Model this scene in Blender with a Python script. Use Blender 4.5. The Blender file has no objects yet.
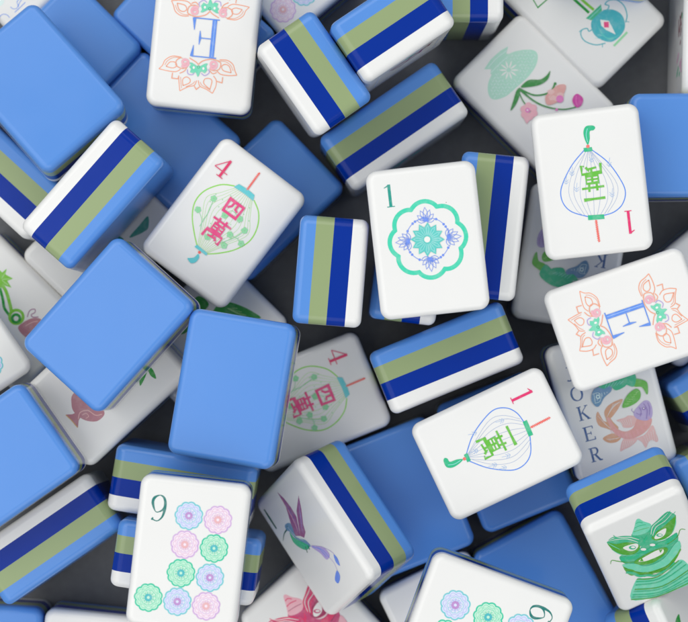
import bpy, math, random
from mathutils import Vector, Matrix
sc = bpy.context.scene
MM = 0.001

# ---------------------------------------------------------------- camera, light, exposure
cam_d = bpy.data.cameras.new("camera")
cam = bpy.data.objects.new("camera", cam_d)
sc.collection.objects.link(cam)
cam.location = (0, 0, 0.430)
cam.rotation_euler = (0, 0, 0)
cam_d.sensor_width = 36.0
cam_d.lens = 36.0 * 1920.0 / 688.0
cam_d.clip_start = 0.01
cam_d.clip_end = 20.0
cam_d.dof.use_dof = True
cam_d.dof.focus_distance = 0.392
cam_d.dof.aperture_fstop = 18.0
sc.camera = cam

world = bpy.data.worlds.new("World")
sc.world = world
world.use_nodes = True
bg = world.node_tree.nodes["Background"]
bg.inputs[0].default_value = (0.86, 0.93, 1.0, 1)
bg.inputs[1].default_value = 0.50

def area(name, loc, target, sx, sy, power, col):
    d = bpy.data.lights.new(name, 'AREA')
    d.shape = 'RECTANGLE'; d.size = sx; d.size_y = sy; d.energy = power; d.color = col
    o = bpy.data.objects.new(name, d)
    sc.collection.objects.link(o)
    o.location = loc
    o.rotation_euler = (Vector(target) - Vector(loc)).to_track_quat('-Z', 'Y').to_euler()
    return o
area("key_light", (-0.32, 0.66, 0.80), (0, 0, 0.02), 1.20, 0.70, 3.9, (1.0, 0.985, 0.96))  # large soft key lamp from the upper left
area("left_fill", (-0.62, -0.06, 0.90), (0, 0, 0.02), 0.90, 1.00, 3.4, (1.0, 0.99, 0.97))  # added area lamp on the left, puts soft sheen on the blue backs
area("front_fill", (-0.05, -0.74, 0.76), (0, 0, 0.02), 1.15, 0.70, 3.0, (1.0, 0.985, 0.965))  # unseen fill lamp added in front to lift the tilted white faces
area("right_fill", (0.76, 0.10, 0.80), (0, 0, 0.02), 0.70, 0.90, 2.1, (0.97, 0.985, 1.0))  # weaker lamp added at the right to brighten low white tiles
sc.cycles.diffuse_bounces = 6
sc.cycles.max_bounces = 10

sc.view_settings.view_transform = 'Standard'
sc.view_settings.look = 'None'
sc.view_settings.exposure = 0.0
sc.view_settings.gamma = 1.0

# ---------------------------------------------------------------- materials
def lin(h):
    v = [int(h[i:i + 2], 16) / 255 for i in (0, 2, 4)]
    return [x / 12.92 if x <= 0.04045 else ((x + 0.055) / 1.055) ** 2.4 for x in v] + [1]

def resin(name, hexcol, rough=0.28, speck=None, spec=.5):
    """polished tile resin: a little colour drift, faint polishing unevenness"""
    m = bpy.data.materials.new(name); m.use_nodes = True
    nt = m.node_tree; b = nt.nodes["Principled BSDF"]
    tc = nt.nodes.new("ShaderNodeTexCoord")
    oi = nt.nodes.new("ShaderNodeObjectInfo")
    off = nt.nodes.new("ShaderNodeVectorMath"); off.operation = 'MULTIPLY_ADD'
    off.inputs[1].default_value = (1, 1, 1)
    sca = nt.nodes.new("ShaderNodeVectorMath"); sca.operation = 'SCALE'
    sca.inputs[3].default_value = 1.7
    cmb = nt.nodes.new("ShaderNodeCombineXYZ")
    for k in range(3): nt.links.new(oi.outputs["Random"], cmb.inputs[k])
    nt.links.new(cmb.outputs[0], sca.inputs[0])
    nt.links.new(tc.outputs["Object"], off.inputs[0]); nt.links.new(sca.outputs[0], off.inputs[2])
    n1 = nt.nodes.new("ShaderNodeTexNoise"); n1.inputs["Scale"].default_value = 70; n1.inputs["Detail"].default_value = 3
    nt.links.new(off.outputs[0], n1.inputs["Vector"])
    hsv = nt.nodes.new("ShaderNodeHueSaturation"); hsv.inputs["Color"].default_value = lin(hexcol)
    mr = nt.nodes.new("ShaderNodeMapRange"); mr.inputs[1].default_value = .3; mr.inputs[2].default_value = .7
    mr.inputs[3].default_value = .992; mr.inputs[4].default_value = 1.008
    nt.links.new(n1.outputs["Fac"], mr.inputs[0]); nt.links.new(mr.outputs[0], hsv.inputs["Value"])
    col = hsv.outputs[0]
    if speck:
        v = nt.nodes.new("ShaderNodeTexVoronoi"); v.inputs["Scale"].default_value = 130
        nt.links.new(off.outputs[0], v.inputs["Vector"])
        s1 = nt.nodes.new("ShaderNodeSeparateColor"); nt.links.new(v.outputs["Color"], s1.inputs[0])
        near = nt.nodes.new("ShaderNodeMath"); near.operation = 'LESS_THAN'; near.inputs[1].default_value = 0.014
        nt.links.new(v.outputs["Distance"], near.inputs[0])
        rare = nt.nodes.new("ShaderNodeMath"); rare.operation = 'GREATER_THAN'; rare.inputs[1].default_value = 0.86
        nt.links.new(s1.outputs[0], rare.inputs[0])
        mul = nt.nodes.new("ShaderNodeMath"); mul.operation = 'MULTIPLY'
        nt.links.new(near.outputs[0], mul.inputs[0]); nt.links.new(rare.outputs[0], mul.inputs[1])
        mx = nt.nodes.new("ShaderNodeMix"); mx.data_type = 'RGBA'
        nt.links.new(mul.outputs[0], mx.inputs[0]); nt.links.new(col, mx.inputs[6]); mx.inputs[7].default_value = lin(speck)
        col = mx.outputs[2]
    nt.links.new(col, b.inputs["Base Color"])
    n2 = nt.nodes.new("ShaderNodeTexNoise"); n2.inputs["Scale"].default_value = 120; n2.inputs["Detail"].default_value = 4
    nt.links.new(off.outputs[0], n2.inputs["Vector"])
    mr2 = nt.nodes.new("ShaderNodeMapRange"); mr2.inputs[1].default_value = .3; mr2.inputs[2].default_value = .7
    mr2.inputs[3].default_value = rough - .03; mr2.inputs[4].default_value = rough + .06
    nt.links.new(n2.outputs["Fac"], mr2.inputs[0]); nt.links.new(mr2.outputs[0], b.inputs["Roughness"])
    bp = nt.nodes.new("ShaderNodeBump"); bp.inputs["Strength"].default_value = .015; bp.inputs["Distance"].default_value = .0006
    n3 = nt.nodes.new("ShaderNodeTexNoise"); n3.inputs["Scale"].default_value = 110; n3.inputs["Detail"].default_value = 2
    nt.links.new(off.outputs[0], n3.inputs["Vector"])
    nt.links.new(n3.outputs["Fac"], bp.inputs["Height"]); nt.links.new(bp.outputs[0], b.inputs["Normal"])
    b.inputs["IOR"].default_value = 1.5
    b.inputs["Specular IOR Level"].default_value = spec
    return m

M_WHITE = resin("white_resin", "EDEBE7", .19, '9A948C')
M_NAVY = resin("navy_resin", "002F94", .15, None, .22)
M_GREEN = resin("sage_resin", "95A575", .17)
M_BLUE = resin("blue_resin", "578FDA", .20, '9CC0F0')
INK_HEX = dict(aqua_deep_ink='45B4BE', aqua_ink='62CBD0', blush_ink='EFB2BC', coral_ink='F26E64', cornflower_ink='6E90EA',
    crimson_ink='E2386A', deep_teal_ink='14776F', emerald_ink='2DBB86', fern_ink='3D8E46', fuchsia_ink='D348A4', grass_ink='6CBA52',
    green_ink='159A35', grey_blue_ink='AEBBD6', ice_ink='DDEFEA', ivory_ink='F0EEE8', jade_ink='44B98A', lavender_ink='BBAAD4',
    leaf_dark_ink='4FA62C', leaf_ink='66BE3C', lilac_ink='B9A6DC', lime_dark_ink='7FCB33', lime_ink='9ADB66', magenta_ink='E62C6E',
    maroon_ink='7E1F3A', mint_ink='40D3AE', mint_pale_ink='B4E0CB', ochre_ink='D8B070', orchid_ink='E57FBE', pale_aqua_ink='93DCD8',
    pale_blue_ink='A9C2E6', pale_green_ink='96DBA4', pale_lime_ink='B9E29A', pale_salmon_ink='E9BDB8', pale_sky_ink='9CC0F4', peach_ink='F2A98C',
    pine_ink='1E6250', plum_ink='A2628F', plum_red_ink='A8305E', plum_red_pale_ink='BC7F8A', raspberry_ink='CC4878', rose_ink='EC4C86',
    rust_ink='D08A66', rust_pale_ink='D9A585', salmon_ink='E2A69F', seafoam_ink='72D6B2', sky_ink='5F8FE6', slate_blue_ink='48689C', steel_ink='6F97B8',
    teal_ink='1F9A8A', turquoise_ink='5ECBC2', violet_ink='8C6CB4', PB0='7CCBD2', PB1='D9DDF3', PB2='BCC3EA', PB3='BE8FCB', PK0='D3B0DA',
    PK1='F3E2EC', PK2='E6C2D8', PK3='E9B4B8', G0='3CC9A2', G1='C2EDD2', G2='93DBBA', G3='4CBABF')
_inks = {}
def ink(n):
    if n not in _inks:
        m = bpy.data.materials.new(n if n.endswith('ink') else 'circle_ink_' + n); m.use_nodes = True
        nt = m.node_tree; b = nt.nodes["Principled BSDF"]
        tc = nt.nodes.new("ShaderNodeTexCoord")
        nz = nt.nodes.new("ShaderNodeTexNoise"); nz.inputs["Scale"].default_value = 900; nz.inputs["Detail"].default_value = 3
        nt.links.new(tc.outputs["Object"], nz.inputs["Vector"])
        mx = nt.nodes.new("ShaderNodeMix"); mx.data_type = 'RGBA'
        mr = nt.nodes.new("ShaderNodeMapRange"); mr.inputs[1].default_value = .45; mr.inputs[2].default_value = .75; mr.inputs[4].default_value = .14
        nt.links.new(nz.outputs["Fac"], mr.inputs[0]); nt.links.new(mr.outputs[0], mx.inputs[0])
        mx.inputs[6].default_value = lin(INK_HEX[n]); mx.inputs[7].default_value = lin('EDEBE7')
        nt.links.new(mx.outputs[2], b.inputs["Base Color"])
        b.inputs["Roughness"].default_value = .34
        _inks[n] = m
    return _inks[n]

# ---------------------------------------------------------------- table surface
def make_ground():
    m = bpy.data.materials.new("charcoal_tabletop"); m.use_nodes = True
    nt = m.node_tree; b = nt.nodes["Principled BSDF"]
    tc = nt.nodes.new("ShaderNodeTexCoord")
    nz = nt.nodes.new("ShaderNodeTexNoise"); nz.inputs["Scale"].default_value = 420; nz.inputs["Detail"].default_value = 5
    nt.links.new(tc.outputs["Object"], nz.inputs["Vector"])
    cr = nt.nodes.new("ShaderNodeValToRGB")
    cr.color_ramp.elements[0].position = .35; cr.color_ramp.elements[0].color = (.118, .12, .127, 1)
    cr.color_ramp.elements[1].position = .68; cr.color_ramp.elements[1].color = (.138, .14, .147, 1)
    nt.links.new(nz.outputs["Fac"], cr.inputs[0]); nt.links.new(cr.outputs[0], b.inputs["Base Color"])
    b.inputs["Roughness"].default_value = .42
    bp = nt.nodes.new("ShaderNodeBump"); bp.inputs["Strength"].default_value = .15; bp.inputs["Distance"].default_value = .0003
    nt.links.new(nz.outputs["Fac"], bp.inputs["Height"]); nt.links.new(bp.outputs[0], b.inputs["Normal"])
    me = bpy.data.meshes.new("ground"); s = .8
    me.from_pydata([(-s, -s, 0), (s, -s, 0), (s, s, 0), (-s, s, 0)], [], [(0, 1, 2, 3)])
    me.materials.append(m)
    o = bpy.data.objects.new("ground", me); sc.collection.objects.link(o)
    o["kind"] = "structure"; o["label"] = "dark charcoal surface under the heap of tiles"
make_ground()

# ---------------------------------------------------------------- the tile: four laminated layers
HX, HY, TZ = 11.0, 15.0, 14.0        # half width, half length, thickness in mm; base at z = 0 (blue back)
RP, RE = 2.2, 1.55                   # plan corner radius, edge rounding
NC = 9
def ring(z):
    """(points, normals) of the rounded outline of the tile at height z"""
    d = 0.0; nz = 0.0
    if z < RE:
        t = (RE - z) / RE; d = RE * (1 - math.sqrt(max(0, 1 - t * t))); nz = -t
    elif z > TZ - RE:
        t = (z - TZ + RE) / RE; d = RE * (1 - math.sqrt(max(0, 1 - t * t))); nz = t
    r = max(RP - d, .35); hx, hy = HX - d, HY - d; nh = math.sqrt(max(0, 1 - nz * nz))
    P, Nn = [], []
    for cx, cy, a0 in ((1, 1, 0), (-1, 1, 90), (-1, -1, 180), (1, -1, 270)):
        for k in range(NC):
            a = math.radians(a0 + 90 * k / (NC - 1)); c, s = math.cos(a), math.sin(a)
            P.append((cx * (hx - r) + r * c, cy * (hy - r) + r * s, z)); Nn.append((c * nh, s * nh, nz))
    return P, Nn

def layer_mesh(name, z0, z1, mat):
    zs = [z0]
    if z0 < .01: zs = [RE * (1 - math.cos(math.radians(90 * k / 8))) for k in range(9)]
    if z1 > TZ - .01:
        zs += [TZ - RE * (1 - math.cos(math.radians(90 * k / 8))) for k in range(8, -1, -1)]
    else: zs += [z1]
    V, NN, Fc = [], [], []
    n = NC * 4
    for z in zs:
        p, q = ring(z); V += p; NN += q
    for i in range(len(zs) - 1):
        for k in range(n):
            k2 = (k + 1) % n; Fc.append((i * n + k, i * n + k2, (i + 1) * n + k2, (i + 1) * n + k))
    # closing caps: outer caps for face and back, slightly dished inner caps where layers are glued
    b0 = len(V)
    if z0 < .01: Fc.append(tuple(range(n - 1, -1, -1)))
    else:
        p, _ = ring(z0); V += [(x * .98, y * .98, z + .02) for x, y, z in p]; NN += [(0, 0, -1)] * n
        for k in range(n): Fc.append((b0 + k, b0 + (k + 1) % n, (k + 1) % n, k))
        Fc.append(tuple(range(b0 + n - 1, b0 - 1, -1)))
    b1 = len(V); t0 = (len(zs) - 1) * n
    if z1 > TZ - .01: Fc.append(tuple(range(t0, t0 + n)))
    else:
        p, _ = ring(z1); V += [(x * .98, y * .98, z - .02) for x, y, z in p]; NN += [(0, 0, 1)] * n
        for k in range(n): Fc.append((t0 + k, t0 + (k + 1) % n, b1 + (k + 1) % n, b1 + k))
        Fc.append(tuple(range(b1, b1 + n)))
    me = bpy.data.meshes.new(name)
    me.from_pydata([(x * MM, y * MM, z * MM) for x, y, z in V], [], Fc)
    me.materials.append(mat)
    for f in me.polygons: f.use_smooth = True
    me.normals_split_custom_set_from_vertices(NN)
    me.update()
    return me

LAYERS = [("blue_back_layer", layer_mesh("blue_back_layer", 0, 3.3, M_BLUE)),
          ("green_layer", layer_mesh("green_layer", 3.3, 6.95, M_GREEN)),
          ("navy_layer", layer_mesh("navy_layer", 6.95, 10.7, M_NAVY)),
          ("white_face_layer", layer_mesh("white_face_layer", 10.7, 14.0, M_WHITE))]

# ---------------------------------------------------------------- printed drawings on the faces
def smooth_pts(P, W, closed, n=5):
    m = len(P)
    if m < 3: return P, W
    out, ow = [], []
    for i in range(m if closed else m - 1):
        g = lambda k: P[k % m] if closed else P[min(max(k, 0), m - 1)]
        w = lambda k: W[k % m] if closed else W[min(max(k, 0), m - 1)]
        a, b, c, d = g(i - 1), g(i), g(i + 1), g(i + 2)
        for s in range(n):
            t = s / n
            out.append(tuple(.5 * (2 * b[q] + (c[q] - a[q]) * t + (2 * a[q] - 5 * b[q] + 4 * c[q] - d[q]) * t * t + (3 * b[q] - a[q] - 3 * c[q] + d[q]) * t ** 3) for q in (0, 1)))
            ow.append(w(i) * (1 - t) + w(i + 1) * t)
    if not closed: out.append(P[-1]); ow.append(W[-1])
    return out, ow

class Drawing:
    def __init__(s): s.V, s.F, s.mi, s.mats, s.k = [], [], [], [], 0
    def mat(s, n):
        m = ink(n)
        if m not in s.mats: s.mats.append(m)
        return s.mats.index(m)
    def z(s):
        s.k += 1
        return TZ + .008 + .0016 * s.k
    def line(s, col, W, closed, sm, P):
        P = [tuple(p) for p in P]
        W = list(W) if isinstance(W, list) else [W] * len(P)
        if len(W) != len(P): W = (W + [W[-1]] * len(P))[:len(P)]
        if sm: P, W = smooth_pts(P, W, closed)
        n = len(P); z = s.z(); mi = s.mat(col); b = len(s.V)
        for i in range(n):
            a = P[(i - 1) % n] if closed or i > 0 else P[i]
            c = P[(i + 1) % n] if closed or i < n - 1 else P[i]
            dx, dy = c[0] - a[0], c[1] - a[1]; l = math.hypot(dx, dy) or 1
            k = 1.0
            if 0 < i < n - 1 or closed:      # keep the width round a corner
                d1 = (P[i][0] - a[0], P[i][1] - a[1]); l1 = math.hypot(*d1) or 1
                cs = (d1[0] * dx + d1[1] * dy) / (l1 * l); k = 1 / max(abs(cs), .6)
            h = W[i] / 2 * k
            s.V += [(P[i][0] - dy / l * h, P[i][1] + dx / l * h, z), (P[i][0] + dy / l * h, P[i][1] - dx / l * h, z)]
        for i in range(n if closed else n - 1):
            j = (i + 1) % n
            s.F.append((b + 2 * i, b + 2 * i + 1, b + 2 * j + 1, b + 2 * j)); s.mi.append(mi)
    def fill(s, col, sm, P):
        P = [tuple(p) for p in P]
        if sm: P, _ = smooth_pts(P, [1] * len(P), True, 4)
        ar = sum(P[i][0] * P[(i + 1) % len(P)][1] - P[(i + 1) % len(P)][0] * P[i][1] for i in range(len(P)))
        if ar < 0: P = P[::-1]
        z = s.z(); b = len(s.V)
        s.V += [(x, y, z) for x, y in P]
        s.F.append(tuple(range(b, b + len(P)))); s.mi.append(s.mat(col))
    def scallop(s, c, r, amp, n, ph=0.0, m=7):
        P = []
        for k in range(n * m):
            t = 2 * math.pi * k / (n * m); q = r * (1 - amp + amp * abs(math.sin(n * t / 2)) ** .8)
            P.append((c[0] + q * math.cos(t + ph), c[1] + q * math.sin(t + ph)))
        return P
    def circle(s, scheme, c, r):
        A = lambda k: scheme + str(k)
        s.fill(A(1), 0, s.scallop(c, r * .97, .10, 11))
        for rr, wd, col in ((.95, .30, 0), (.80, .14, 2), (.66, .12, 2), (.54, .09, 0)):
            s.line(col=A(col), W=wd, closed=1, sm=0, P=s.scallop(c, r * rr, .10 if rr > .9 else .15, 11, 0 if rr > .75 else .28))
        s.fill(A(2), 0, s.scallop(c, r * .42, .12, 10))
        for k in range(12):
            t = k * math.pi / 6
            s.line('ivory_ink', .07, 0, 0, [(c[0] + r * .25 * math.cos(t), c[1] + r * .25 * math.sin(t)), (c[0] + r * .5 * math.cos(t), c[1] + r * .5 * math.sin(t))])
        s.fill(A(3), 0, s.scallop(c, r * .27, .10, 8)); s.fill(A(1), 0, s.scallop(c, r * .10, .05, 6))
    def mesh(s, name):
        me = bpy.data.meshes.new(name)
        me.from_pydata([(x * MM, y * MM, z * MM) for x, y, z in s.V], [], s.F)
        for m in s.mats: me.materials.append(m)
        for f, i in zip(me.polygons, s.mi): f.material_index = i
        me.update()
        return me

ART = {
    'one_circle': [
        ["L","numeral","teal_ink",[0.624,0.624],0,0,[[-6.53,11.95],[-6.53,7.44]]],
        ["L","numeral","teal_ink",[0.156,0.364],0,0,[[-7.54,11.3],[-6.58,11.76]]],
        ["L","numeral","teal_ink",0.182,0,0,[[-7.3,7.49],[-5.74,7.49]]],
        ["L","medallion","mint_ink",0.875,1,0,[[7.58,-0.67],[7.4,-1.14],[7.14,-1.58],[6.81,-1.98],[6.37,-2.3],[6.41,-2.81],[6.4,-3.33],[6.31,-3.83],[6.14,-4.31],[5.89,-4.75],[5.58,-5.14],[5.21,-5.47],[4.79,-5.75],[4.33,-5.95],[3.83,-6.08],[3.32,-6.12],[2.78,-6.04],[2.45,-6.43],[2.08,-6.79],[1.65,-7.08],[1.2,-7.29],[0.71,-7.43],[0.21,-7.49],[-0.29,-7.46],[-0.78,-7.36],[-1.25,-7.17],[-1.69,-6.91],[-2.08,-6.58],[-2.41,-6.14],[-2.92,-6.18],[-3.44,-6.17],[-3.94,-6.08],[-4.42,-5.9],[-4.85,-5.66],[-5.25,-5.34],[-5.58,-4.97],[-5.86,-4.55],[-6.06,-4.09],[-6.19,-3.59],[-6.23,-3.08],[-6.15,-2.54],[-6.54,-2.2],[-6.9,-1.83],[-7.19,-1.41],[-7.4,-0.95],[-7.54,-0.46],[-7.6,0.04],[-7.57,0.54],[-7.47,1.03],[-7.28,1.5],[-7.02,1.94],[-6.69,2.33],[-6.26,2.66],[-6.29,3.17],[-6.28,3.69],[-6.19,4.19],[-6.02,4.66],[-5.77,5.1],[-5.46,5.49],[-5.09,5.83],[-4.67,6.1],[-4.2,6.3],[-3.71,6.43],[-3.19,6.47],[-2.66,6.4],[-2.32,6.78],[-1.95,7.14],[-1.53,7.43],[-1.07,7.64],[-0.59,7.78],[-0.09,7.83],[0.41,7.81],[0.9,7.7],[1.37,7.52],[1.81,7.26],[2.2,6.92],[2.53,6.49],[3.04,6.52],[3.56,6.51],[4.06,6.42],[4.53,6.24],[4.97,6.0],[5.36,5.69],[5.7,5.31],[5.97,4.89],[6.17,4.43],[6.3,3.94],[6.34,3.42],[6.27,2.88],[6.65,2.55],[7.01,2.18],[7.3,1.76],[7.51,1.3],[7.65,0.81],[7.71,0.32],[7.69,-0.18]]],
        ["L","medallion","cornflower_ink",0.128,0,0,[[2.14,4.02],[2.53,3.78],[2.89,3.51],[3.23,3.19],[3.52,2.84]]],
        ["P","medallion","cornflower_ink",0,[[2.4,4.02],[2.37,4.13],[2.3,4.22],[2.2,4.27],[2.08,4.27],[1.98,4.22],[1.91,4.13],[1.89,4.02],[1.91,3.91],[1.98,3.82],[2.08,3.77],[2.2,3.77],[2.3,3.82],[2.37,3.91]]],
        ["P","medallion","cornflower_ink",0,[[3.78,2.84],[3.75,2.95],[3.68,3.04],[3.58,3.09],[3.46,3.09],[3.36,3.04],[3.29,2.95],[3.26,2.84],[3.29,2.73],[3.36,2.64],[3.46,2.59],[3.58,2.59],[3.68,2.64],[3.75,2.73]]],
        ["L","medallion","cornflower_ink",0.128,0,0,[[3.86,2.33],[4.07,1.92],[4.23,1.5],[4.34,1.05],[4.41,0.6]]],
        ["P","medallion","cornflower_ink",0,[[4.12,2.33],[4.09,2.44],[4.02,2.53],[3.92,2.58],[3.8,2.58],[3.7,2.53],[3.63,2.44],[3.6,2.33],[3.63,2.22],[3.7,2.13],[3.8,2.08],[3.92,2.08],[4.02,2.13],[4.09,2.22]]],
        ["P","medallion","cornflower_ink",0,[[4.66,0.6],[4.64,0.71],[4.57,0.8],[4.47,0.85],[4.35,0.85],[4.25,0.8],[4.18,0.71],[4.16,0.6],[4.18,0.49],[4.25,0.4],[4.35,0.35],[4.47,0.35],[4.57,0.4],[4.64,0.49]]],
        ["L","medallion","cornflower_ink",0.128,0,0,[[3.91,-1.91],[3.67,-2.3],[3.39,-2.66],[3.08,-3.0],[2.73,-3.29]]],
        ["P","medallion","cornflower_ink",0,[[4.16,-1.91],[4.14,-1.8],[4.07,-1.71],[3.97,-1.66],[3.85,-1.66],[3.75,-1.71],[3.68,-1.8],[3.66,-1.91],[3.68,-2.02],[3.75,-2.11],[3.85,-2.16],[3.97,-2.16],[4.07,-2.11],[4.14,-2.02]]],
        ["P","medallion","cornflower_ink",0,[[2.98,-3.29],[2.96,-3.18],[2.89,-3.09],[2.79,-3.04],[2.67,-3.04],[2.57,-3.09],[2.5,-3.18],[2.48,-3.29],[2.5,-3.4],[2.57,-3.49],[2.67,-3.54],[2.79,-3.54],[2.89,-3.49],[2.96,-3.4]]],
        ["L","medallion","cornflower_ink",0.128,0,0,[[2.23,-3.63],[1.82,-3.84],[1.39,-4.0],[0.94,-4.11],[0.49,-4.18]]],
        ["P","medallion","cornflower_ink",0,[[2.48,-3.63],[2.46,-3.52],[2.39,-3.43],[2.29,-3.38],[2.17,-3.38],[2.07,-3.43],[2.0,-3.52],[1.98,-3.63],[2.0,-3.74],[2.07,-3.83],[2.17,-3.88],[2.29,-3.88],[2.39,-3.83],[2.46,-3.74]]],
        ["P","medallion","cornflower_ink",0,[[0.74,-4.18],[0.72,-4.07],[0.65,-3.98],[0.55,-3.93],[0.43,-3.93],[0.33,-3.98],[0.26,-4.07],[0.24,-4.18],[0.26,-4.29],[0.33,-4.38],[0.43,-4.43],[0.55,-4.43],[0.65,-4.38],[0.72,-4.29]]],
        ["L","medallion","cornflower_ink",0.128,0,0,[[-2.02,-3.67],[-2.41,-3.43],[-2.77,-3.16],[-3.11,-2.84],[-3.4,-2.49]]],
        ["P","medallion","cornflower_ink",0,[[-1.76,-3.67],[-1.79,-3.56],[-1.86,-3.47],[-1.96,-3.42],[-2.08,-3.42],[-2.18,-3.47],[-2.25,-3.56],[-2.28,-3.67],[-2.25,-3.78],[-2.18,-3.87],[-2.08,-3.92],[-1.96,-3.92],[-1.86,-3.87],[-1.79,-3.78]]],
        ["P","medallion","cornflower_ink",0,[[-3.14,-2.49],[-3.17,-2.38],[-3.24,-2.29],[-3.34,-2.24],[-3.46,-2.24],[-3.56,-2.29],[-3.63,-2.38],[-3.66,-2.49],[-3.63,-2.6],[-3.56,-2.69],[-3.46,-2.74],[-3.34,-2.74],[-3.24,-2.69],[-3.17,-2.6]]],
        ["L","medallion","cornflower_ink",0.128,0,0,[[-3.74,-1.98],[-3.95,-1.57],[-4.11,-1.14],[-4.22,-0.7],[-4.29,-0.25]]],
        ["P","medallion","cornflower_ink",0,[[-3.49,-1.98],[-3.51,-1.87],[-3.58,-1.78],[-3.68,-1.73],[-3.8,-1.73],[-3.9,-1.78],[-3.97,-1.87],[-4.0,-1.98],[-3.97,-2.09],[-3.9,-2.18],[-3.8,-2.23],[-3.68,-2.23],[-3.58,-2.18],[-3.51,-2.09]]],
        ["P","medallion","cornflower_ink",0,[[-4.04,-0.25],[-4.06,-0.14],[-4.13,-0.05],[-4.23,-0.0],[-4.35,-0.0],[-4.45,-0.05],[-4.52,-0.14],[-4.54,-0.25],[-4.52,-0.36],[-4.45,-0.45],[-4.35,-0.5],[-4.23,-0.5],[-4.13,-0.45],[-4.06,-0.36]]],
        ["L","medallion","cornflower_ink",0.128,0,0,[[-3.79,2.26],[-3.55,2.65],[-3.27,3.02],[-2.96,3.35],[-2.61,3.65]]],
        ["P","medallion","cornflower_ink",0,[[-3.54,2.26],[-3.56,2.37],[-3.63,2.46],[-3.73,2.51],[-3.85,2.51],[-3.95,2.46],[-4.02,2.37],[-4.04,2.26],[-4.02,2.15],[-3.95,2.06],[-3.85,2.01],[-3.73,2.01],[-3.63,2.06],[-3.56,2.15]]],
        ["P","medallion","cornflower_ink",0,[[-2.36,3.65],[-2.38,3.76],[-2.45,3.85],[-2.55,3.9],[-2.67,3.9],[-2.77,3.85],[-2.84,3.76],[-2.86,3.65],[-2.84,3.54],[-2.77,3.45],[-2.67,3.4],[-2.55,3.4],[-2.45,3.45],[-2.38,3.54]]],
        ["L","medallion","cornflower_ink",0.128,0,0,[[-2.1,3.98],[-1.69,4.19],[-1.26,4.35],[-0.82,4.46],[-0.37,4.53]]],
        ["P","medallion","cornflower_ink",0,[[-1.85,3.98],[-1.87,4.09],[-1.94,4.18],[-2.04,4.23],[-2.16,4.23],[-2.26,4.18],[-2.33,4.09],[-2.36,3.98],[-2.33,3.87],[-2.26,3.78],[-2.16,3.73],[-2.04,3.73],[-1.94,3.78],[-1.87,3.87]]],
        ["P","medallion","cornflower_ink",0,[[-0.12,4.53],[-0.14,4.64],[-0.21,4.73],[-0.31,4.78],[-0.43,4.78],[-0.53,4.73],[-0.6,4.64],[-0.62,4.53],[-0.6,4.42],[-0.53,4.33],[-0.43,4.28],[-0.31,4.28],[-0.21,4.33],[-0.14,4.42]]],
        ["L","medallion","cornflower_ink",0.102,1,0,[[-0.15,3.81],[-0.69,4.28],[-1.16,4.31],[-1.68,4.15],[-1.31,3.75],[-0.9,3.53],[-0.19,3.66]]],
        ["L","medallion","cornflower_ink",0.102,1,0,[[0.38,3.65],[1.08,3.51],[1.5,3.72],[1.87,4.12],[1.35,4.28],[0.88,4.26],[0.34,3.8]]],
        ["L","medallion","cornflower_ink",0.102,1,0,[[-0.09,3.95],[-0.43,4.71],[-0.9,5.0],[-1.52,5.14],[-1.33,4.54],[-1.0,4.09],[-0.21,3.82]]],
        ["L","medallion","cornflower_ink",0.102,1,0,[[0.39,3.81],[1.19,4.07],[1.53,4.51],[1.73,5.11],[1.11,4.98],[0.63,4.7],[0.28,3.94]]],
        ["L","medallion","cornflower_ink",0.102,1,0,[[0.03,4.05],[0.02,5.0],[-0.31,5.55],[-0.84,6.03],[-0.9,5.32],[-0.77,4.69],[-0.13,3.98]]],
        ["L","medallion","cornflower_ink",0.102,1,0,[[0.32,3.98],[0.97,4.67],[1.11,5.3],[1.06,6.01],[0.53,5.54],[0.19,5.0],[0.16,4.04]]],
        ["L","medallion","cornflower_ink",0.102,1,0,[[0.19,4.1],[0.56,5.14],[0.46,5.88],[0.12,6.62],[-0.23,5.89],[-0.35,5.15],[0.0,4.11]]],
        ["P","medallion","cornflower_ink",0,[[0.46,4.08],[0.43,4.24],[0.33,4.37],[0.18,4.44],[0.02,4.44],[-0.13,4.37],[-0.23,4.24],[-0.26,4.08],[-0.23,3.92],[-0.13,3.79],[0.02,3.72],[0.18,3.72],[0.33,3.79],[0.43,3.92]]],
        ["L","medallion","cornflower_ink",0.102,1,0,[[3.94,0.36],[4.41,0.9],[4.44,1.36],[4.29,1.89],[3.88,1.52],[3.66,1.11],[3.79,0.41]]],
        ["L","medallion","cornflower_ink",0.102,1,0,[[3.78,-0.17],[3.64,-0.86],[3.85,-1.29],[4.24,-1.66],[4.41,-1.14],[4.39,-0.67],[3.93,-0.13]]],
        ["L","medallion","cornflower_ink",0.102,1,0,[[4.07,0.3],[4.84,0.63],[5.13,1.11],[5.27,1.72],[4.67,1.54],[4.22,1.21],[3.95,0.42]]],
        ["L","medallion","cornflower_ink",0.102,1,0,[[3.94,-0.18],[4.19,-0.98],[4.63,-1.32],[5.23,-1.53],[5.11,-0.91],[4.83,-0.42],[4.07,-0.07]]],
        ["L","medallion","cornflower_ink",0.102,1,0,[[4.17,0.18],[5.12,0.18],[5.68,0.51],[6.15,1.04],[5.45,1.1],[4.82,0.97],[4.11,0.34]]],
        ["L","medallion","cornflower_ink",0.102,1,0,[[4.11,-0.11],[4.8,-0.76],[5.42,-0.91],[6.13,-0.87],[5.67,-0.33],[5.12,0.02],[4.17,0.05]]],
        ["L","medallion","cornflower_ink",0.102,1,0,[[4.23,0.02],[5.26,-0.36],[6.0,-0.26],[6.75,0.08],[6.01,0.43],[5.28,0.56],[4.23,0.21]]],
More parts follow.
